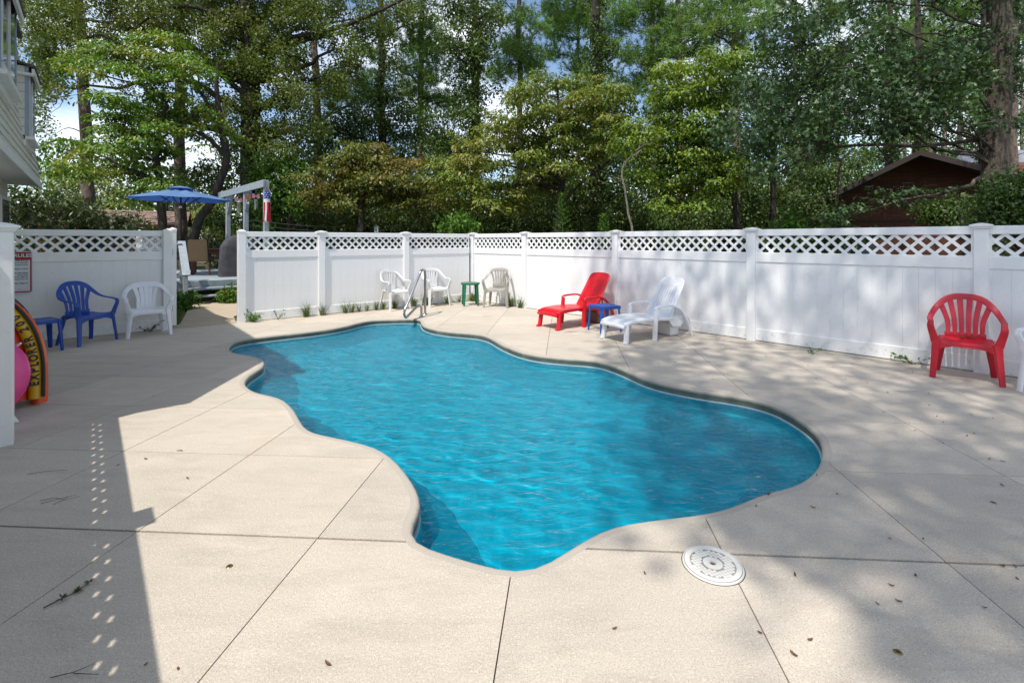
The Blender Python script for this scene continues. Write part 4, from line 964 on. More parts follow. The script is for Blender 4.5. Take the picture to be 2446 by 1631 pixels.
for k in range(9):
    a = k*2*PI/9; bm = BM(); c, s = math.cos(a), math.sin(a); L = .50+.05*random.random()
    sweep(bm, smooth_path([(.08*c, .08*s, -.488), (.083*c+.01*random.uniform(-1, 1), .083*s, -.68), (.085*c+.02*random.uniform(-1, 1), .085*s, -.488-L)], 4), .048, .003, (c, s, 0), 4, 8.); part('streamer', bm, ws, 'flag_red' if k % 2 == 0 else 'flag_white')
def chime(name, label, s, build): 
    t = thing(name, label, 'wind chime', PB+PD*s+Vector((.06, -.05, ZB-.10))); build(t); return t
def sun_chime(t):
    bm = BM(); tube(bm, [(0, 0, 0), (0, 0, -.10)], .003, 4); part('cord', bm, t, 'raw_wood')
    bm = BM(); o = []
    for k in range(24): a = k*PI/12; q = .085 if k % 2 == 0 else .055; o.append((q*math.cos(a), q*math.sin(a)))
    prism(bm, o, (0, 0, -.18), DV, (0, 0, 1), DU, -.004, .004); part('sun_disc', bm, t, 'copper')
    bm = BM(); lathe(bm, [(0, .05), (.012, .045), (.03, 0), (.026, 0), (0, .04)], 12, (0, 0, -.36)); tube(bm, [(0, 0, -.26), (0, 0, -.32)], .003, 4); part('bell', bm, t, 'alu')
def fly_chime(t):
    bm = BM(); tube(bm, [(0, 0, 0), (0, 0, -.12)], .004, 4); part('cord', bm, t, 'raw_wood')
    for sx in (-1, 1):
        bm = BM(); prism(bm, [(0, 0), (sx*.05, .07), (sx*.10, .06), (sx*.09, .0), (sx*.11, -.04), (sx*.05, -.07)], (0, 0, -.19), DV, (0, 0, 1), DU, -.004, .004); part('wing', bm, t, 'pink_glass')
    bm = BM(); lathe(bm, [(0, .012), (.05, .008), (.05, -.004), (0, -.004)], 14, (0, 0, -.30)); part('cap', bm, t, 'alu')
    for k in range(5): a = k*1.257; bm = BM(); x, y = .032*math.cos(a), .032*math.sin(a); tube(bm, [(x, y, -.31), (x, y, -.50-.02*k)], .008, 8); part('chime_tube', bm, t, 'alu')
chime('wind_chime', 'copper sun wind chime hanging between the pergola posts', 1.45, sun_chime)
chime('wind_chime', 'pink butterfly wind chime hanging nearest the starred windsock', .72, fly_chime)
chime('wind_chime', 'pink wind chime hanging beyond the middle pergola post', 2.45, fly_chime)

# parasol
um = thing('parasol', 'large blue market parasol open above the timber deck', 'parasol', (-9.63, 14.0, .50), .2)
RT, HT, HE = 1.28, 2.53, 2.20
bm = BM(); nr = 8; rings = []
for j in range(0, 9):
    q = .10+.90*j/8; ring = []
    for i in range(nr*6):
        a = 2*PI*i/(nr*6); f = abs(((i % 6)/6.)-.5)*2; sag = (1-f)*(.045*math.sin(PI*q)+.02*q); rr = RT*q*(1-.055*(1-f)*q)
        ring.append(bm.verts.new((rr*math.cos(a), rr*math.sin(a), HT-(HT-HE)*q**1.05-sag)))
    rings.append(ring)
for a, b in zip(rings, rings[1:]):
    for i in range(nr*6): j = (i+1) % (nr*6); bm.faces.new((a[i], a[j], b[j], b[i]))
part('canopy', bm, um, 'umbrella_cloth', 25)
bm = BM(); lathe(bm, [(.02, HT+.06), (.16, HT+.035), (.34, HT-.02)], 32); part('vent', bm, um, 'umbrella_cloth')
for k in range(nr):
    a = 2*PI*k/nr; c, s = math.cos(a), math.sin(a)
    bm = BM(); beam(bm, (.05*c, .05*s, HT-.03), (RT*.985*c, RT*.985*s, HE-.015), .016, .014); part('rib', bm, um, 'bronze')
    bm = BM(); beam(bm, (.05*c, .05*s, HE-.22), (RT*.5*c, RT*.5*s, HE+.155), .014, .012); part('strut', bm, um, 'bronze')
bm = BM(); tube(bm, [(0, 0, 0), (0, 0, HT+.02)], .021, 12); part('pole', bm, um, 'bronze', 40)
bm = BM(); lathe(bm, [(.022, -.03), (.05, -.03), (.05, .03), (.022, .03)], 14, (0, 0, HE-.22)); part('hub', bm, um, 'alu', 40)
bm = BM(); lathe(bm, [(0, HT+.13), (.018, HT+.11), (.024, HT+.07), (.02, HT+.03)], 12); part('finial', bm, um, 'bronze', 40)
bm = BM(); lathe(bm, [(0, .10), (.03, .10), (.05, .05), (.24, .03), (.25, 0), (0, 0)], 24); part('base', bm, um, 'bronze', 40)

# sling chair, table, second chair, covered grill
def patio_chair(name, label, loc, rz, mat):
    t = thing(name, label, 'chair', loc, rz, 'patio chairs on the timber deck')
    bm = BM(); sweep(bm, [(0, .26, .42), (0, 0, .40), (0, -.20, .43)], .50, .014, (0, 0, 1), 8, 8.); part('seat', bm, t, mat)
    bm = BM(); sweep(bm, [(0, -.20, .44), (0, -.25, .62), (0, -.33, .95), (0, -.36, 1.03)], [.50, .50, .47, .44], .014, (0, 1, .3), 8, 8.); part('backrest', bm, t, mat)
    for s in (-1, 1):
        bm = BM(); tube(bm, smooth_path([(s*.25, -.34, 1.03), (s*.265, -.20, .43), (s*.265, .24, .41), (s*.265, .30, 0)], 3), .015, 6); part('frame', bm, t, 'chair_frame', 40)
        bm = BM(); tube(bm, [(s*.26, -.12, .42), (s*.28, -.40, 0)], .015, 6); part('leg', bm, t, mat)
        bm = BM(); tube(bm, smooth_path([(s*.27, -.26, .66), (s*.28, .05, .66), (s*.275, .26, .62), (s*.268, .26, .42)], 3), .016, 6); part('arm', bm, t, 'chair_frame', 40)
    return t
patio_chair('patio_chair', 'tan sling patio chair with its back to the steps', (-9.15, 14.05, .5), math.radians(28), 'sling')
patio_chair('patio_chair', 'dark patio chair on the far side of the deck table', (-9.0, 15.75, .5), math.radians(120), 'chair_frame')
tb = thing('patio_table', 'dark red-brown wooden table behind the tan patio chair', 'table', (-9.15, 15.0, .5), math.radians(30))
for k in range(6): bm = BM(); beam(bm, (-.72, -.44+.176*k, .74), (.72, -.44+.176*k, .74), .168, .035, bev=.004); part('plank', bm, tb, 'table_wood')
bm = BM()
for a, b in (((-.66, -.42), (.66, -.42)), ((-.66, .42), (.66, .42)), ((-.66, -.42), (-.66, .42)), ((.66, -.42), (.66, .42))): beam(bm, (*a, .65), (*b, .65), .03, .14)
part('apron', bm, tb, 'table_wood')
for x in (-.64, .64):
    for y in (-.40, .40): bm = BM(); beam(bm, (x, y, 0), (x, y, .72), .10, .10, up=(0, 1, 0), bev=.006); part('leg', bm, tb, 'table_wood')
gr = thing('covered_grill', 'grill under a dark grey cover beside the deck steps', 'grill', (-7.78, 13.72, .5), math.radians(36))
bm = BM(); rings = []
sec = [(0, .50, .31), (.25, .50, .30), (.60, .47, .285), (.80, .46, .28), (.86, .44, .27), (1.0, .36, .25), (1.10, .25, .20), (1.16, .12, .12)]
for z, hx, hy in sec:
    ring = []
    for k in range(40):
        a = 2*PI*k/40; c, s = math.cos(a), math.sin(a); c = math.copysign(abs(c)**.45, c); s = math.copysign(abs(s)**.45, s)
        wob = 1+.035*math.sin(k*2.6+z*3)*(1-z*.6)
        ring.append(bm.verts.new((hx*c*wob, hy*s*wob, z)))
    rings.append(ring)
for a, b in zip(rings, rings[1:]):
    for k in range(40): j = (k+1) % 40; bm.faces.new((a[k], a[j], b[j], b[k]))
bm.faces.new(rings[-1]); part('cover', bm, gr, 'grill_cover', True)
bm = BM(); sweep(bm, [v for v in [Vector((.50*math.copysign(abs(math.cos(2*PI*k/32))**.45, math.cos(2*PI*k/32)), .31*math.copysign(abs(math.sin(2*PI*k/32))**.45, math.sin(2*PI*k/32)), .02)) for k in range(32)]], .02, .05, (0, 0, 1), 6, 3., True); part('hem', bm, gr, 'grill_cover', True)

# ------------------------------------------------------------------ buildings beyond
def shed():
    t = thing('shed', 'small brown shed with shingled roof behind the parasol', 'shed', (-20.7, 25.5, 0), math.radians(30))
    Lh, Wd, ez, rz = 2.8, 1.7, 2.30, 3.10
    for s in (-1, 1):
        n = 7
        for k in range(n):
            a, b = k/n, (k+1)/n; bm = BM()
            ya, yb = s*(Wd+.25)*(1-a), s*(Wd+.25)*(1-b); za, zb = ez+(rz-ez)*a, ez+(rz-ez)*b
            m = 22
            for i in range(m):
                x0, x1 = -Lh-.25+(2*Lh+.5)*i/m, -Lh-.25+(2*Lh+.5)*(i+1)/m; off = (k % 2)*.12
                d = random.uniform(0, .008)
                vs = [bm.verts.new(v) for v in ((x0+.005, ya, za+.02+d), (x1-.005, ya, za+.02+d), (x1-.005, yb, zb+.004), (x0+.005, yb, zb+.004))]; bm.faces.new(vs)
            solid(bm, geom=bm.faces[:], thickness=.012); part('shingle_course', bm, t, 'shed_shingle')
        bm = BM(); vs = [bm.verts.new(v) for v in ((-Lh-.22, s*(Wd+.22), ez), (Lh+.22, s*(Wd+.22), ez), (Lh+.22, 0, rz-.012), (-Lh-.22, 0, rz-.012))]; bm.faces.new(vs); part('roof_deck', bm, t, 'cabin_trim')
        bm = BM(); n = 24
        for k in range(n): box(bm, (-Lh+2*Lh*(k+.5)/n, s*Wd, ez/2), (2*Lh/n-.012, .04, ez)); 
        part('wall', bm, t, 'shed_wood')
    for x in (-Lh, Lh):
        bm = BM(); prism(bm, [(-Wd, 0), (Wd, 0), (Wd, ez), (0, rz-.03), (-Wd, ez)], (x, 0, 0), (0, 1, 0), (0, 0, 1), (1, 0, 0), -.02, .02); part('gable', bm, t, 'shed_wood')
    bm = BM(); beam(bm, (-Lh-.25, -Wd-.26, ez-.05), (Lh+.25, -Wd-.26, ez-.05), .03, .12); part('fascia', bm, t, 'shed_wood')
shed()
def cabin():
    Yc = 20.
    apex = at(2195, 372, Yc); 
    base = Vector((apex.x, Yc, 0)); t = thing('cabin', 'dark red-brown wooden cabin with low gable roof behind the fence', 'cabin', base, math.radians(-38.5))
    za = apex.z; slope = .53; hl = 4.5; zl = za-slope*hl; hr_ = 4.4; zr = za-slope*.86*hr_
    n = 44; x0, x1 = -hl+.35, hr_-.35
    for k in range(n):                          # vertical boards to the band, a gable of slanting boards above
        xa, xb = x0+(x1-x0)*k/n, x0+(x1-x0)*(k+1)/n; zt = min(2.35, za-slope*abs((xa+xb)/2)*(1 if xa < 0 else .86)-.1)
        bm = BM(); box(bm, ((xa+xb)/2, random.uniform(0, .008), zt/2), (xb-xa-.012, .03, zt)); part('board', bm, t, 'cabin_wood')
    for s, lim, f in ((-1, -x0, 1.), (1, x1, .86)):
        m = 16
        for k in range(m):
            d = .16; bm = BM()
            zz = 2.38+k*.155
            xe = min(lim, (za-.12-zz)/(slope*f))
            xe2 = min(lim, (za-.12-zz-.14)/(slope*f))
            if xe2 < .1: break
            prism(bm, [(0, zz), (s*xe, zz), (s*xe2, zz+.145), (0, zz+.145)], (0, random.uniform(-.004, .006)-.01, 0), (1, 0, 0), (0, 0, 1), (0, -1, 0), 0, .03); part('board', bm, t, 'cabin_wood')
    bm = BM(); beam(bm, (x0, -.03, 2.36), (x1, -.03, 2.36), .05, .07); part('band', bm, t, 'cabin_trim')
    for s, lim, f, zz in ((-1, hl, 1., zl), (1, hr_, .86, zr)):
        zt = za-slope*f*lim
        bm = BM(); prism(bm, [(0, za), (s*lim, zt), (s*lim, zt-.12), (0, za-.12)], (0, -1.5, 0), (1, 0, 0), (0, 0, 1), (0, 1, 0), 0, 9.5); part('roof', bm, t, 'cabin_shingle')
        bm = BM(); prism(bm, [(0, za+.02), (s*(lim+.05), zt+.02), (s*(lim+.05), zt-.20), (0, za-.20)], (0, -1.55, 0), (1, 0, 0), (0, 0, 1), (0, 1, 0), 0, .045); part('barge_board', bm, t, 'cabin_trim')
    bm = BM(); box(bm, ((x0+x1)/2, 4., 1.2), (x1-x0-.1, 7.8, 2.3)); part('body', bm, t, 'cabin_trim')
    for xa in (-2.35, -1.72):
        w = thing('window', None, None); w.parent = t
        bm = BM()
        for a, b in (((-.30, .9), (.30, .9)), ((-.30, 2.02), (.30, 2.02)), ((-.27, .9), (-.27, 2.02)), ((.27, .9), (.27, 2.02))): beam(bm, (xa+a[0], -.035, a[1]), (xa+b[0], -.035, b[1]), .05, .06, up=(0, 1, 0))
        part('frame', bm, w, 'cabin_trim'); bm = BM(); box(bm, (xa, -.022, 1.46), (.5, .02, 1.08)); part('pane', bm, w, 'window_glass')
cabin()
def brick_house():
    a = at(2328, 385, 30); t = thing('brick_house', 'red brick house with pale grey roof beyond the big oak', 'house', (a.x, 30, 0), math.radians(-3))
    bm = BM(); box(bm, (4.5, 3, 2.95), (9, 6, 5.9)); part('wall', bm, t, 'mortar')
    z = 4.3; r = 0
    bm = BM()
    while z < 6.4:
        x = -.02+(.11 if r % 2 else 0)
        while x < 5: box(bm, (x+.10, -.01, z), (.205, .03, .065)); x += .22
        z += .078; r += 1
    o = part('brick', bm, t, 'brick_red'); tag(o, kind='stuff')
    bm = BM(); prism(bm, [(-.6, 6.5), (9.6, 6.5), (8.4, 7.6), (.6, 7.6)], (0, -.5, 0), (1, 0, 0), (0, .25, .97), (0, 1, 0), 0, .1); part('roof', bm, t, 'grey_roof')
brick_house()
# bird box on a pole, cables, rustic rail
b = at(899, 548, 17.); bx = thing('bird_box', 'small pale grey bird box on a pole behind the fence', 'bird box', (b.x, b.y, 0), .2)
bm = BM(); tube(bm, [(0, 0, 0), (0, 0, b.z-.1)], .02, 6); part('pole', bm, bx, 'black_metal')
bm = BM(); prism(bm, [(-.07, -.11), (.07, -.11), (.07, .07), (0, .13), (-.07, .07)], (0, 0, b.z), (1, 0, 0), (0, 0, 1), (0, 1, 0), -.07, .07); part('box', bm, bx, 'pale_paint')
bm = BM(); prism(bm, [(-.10, .055), (0, .15), (.10, .055), (.10, .075), (0, .17), (-.10, .075)], (0, 0, b.z), (1, 0, 0), (0, 0, 1), (0, 1, 0), -.10, .10); part('roof', bm, bx, 'grey_roof')
bm = BM(); lathe(bm, [(0, 0), (.022, 0), (.022, .004), (0, .004)], 12); bmesh.ops.rotate(bm, verts=bm.verts, cent=(0, 0, 0), matrix=Matrix.Rotation(PI/2, 3, 'X')); bmesh.ops.translate(bm, verts=bm.verts, vec=(0, -.071, b.z-.01)); part('hole', bm, bx, 'black_metal')
for k, (p, q, r_) in enumerate((((585, 525, 15.5), (760, 541, 17.), (940, 539, 19.)), ((585, 537, 15.5), (760, 552, 17.), (900, 552, 19.)))):
    bm = BM(); tube(bm, smooth_path([at(*p), at(*q), at(*r_), at(1110, 500-k*2, 21.)], 8), .007, 5)
    tag(part('overhead_cable', bm, None, 'cable_black'), ('upper' if k == 0 else 'lower')+' of two thin cables strung along the trees behind the fence', 'cable', 'thin cables behind the fence')
rf = thing('rail_fence', 'weathered wooden rail fence seen past the patio table', 'fence')
for x in (-13.6, -12.4, -11.1): bm = BM(); beam(bm, (x, 21.5, 0), (x, 21.5, 1.75), .10, .10, up=(0, 1, 0)); part('post', bm, rf, 'raw_wood')
for z in (1.0, 1.42): bm = BM(); beam(bm, (-14.2, 21.44, z), (-10.8, 21.44, z+.02), .04, .12); part('rail', bm, rf, 'raw_wood')
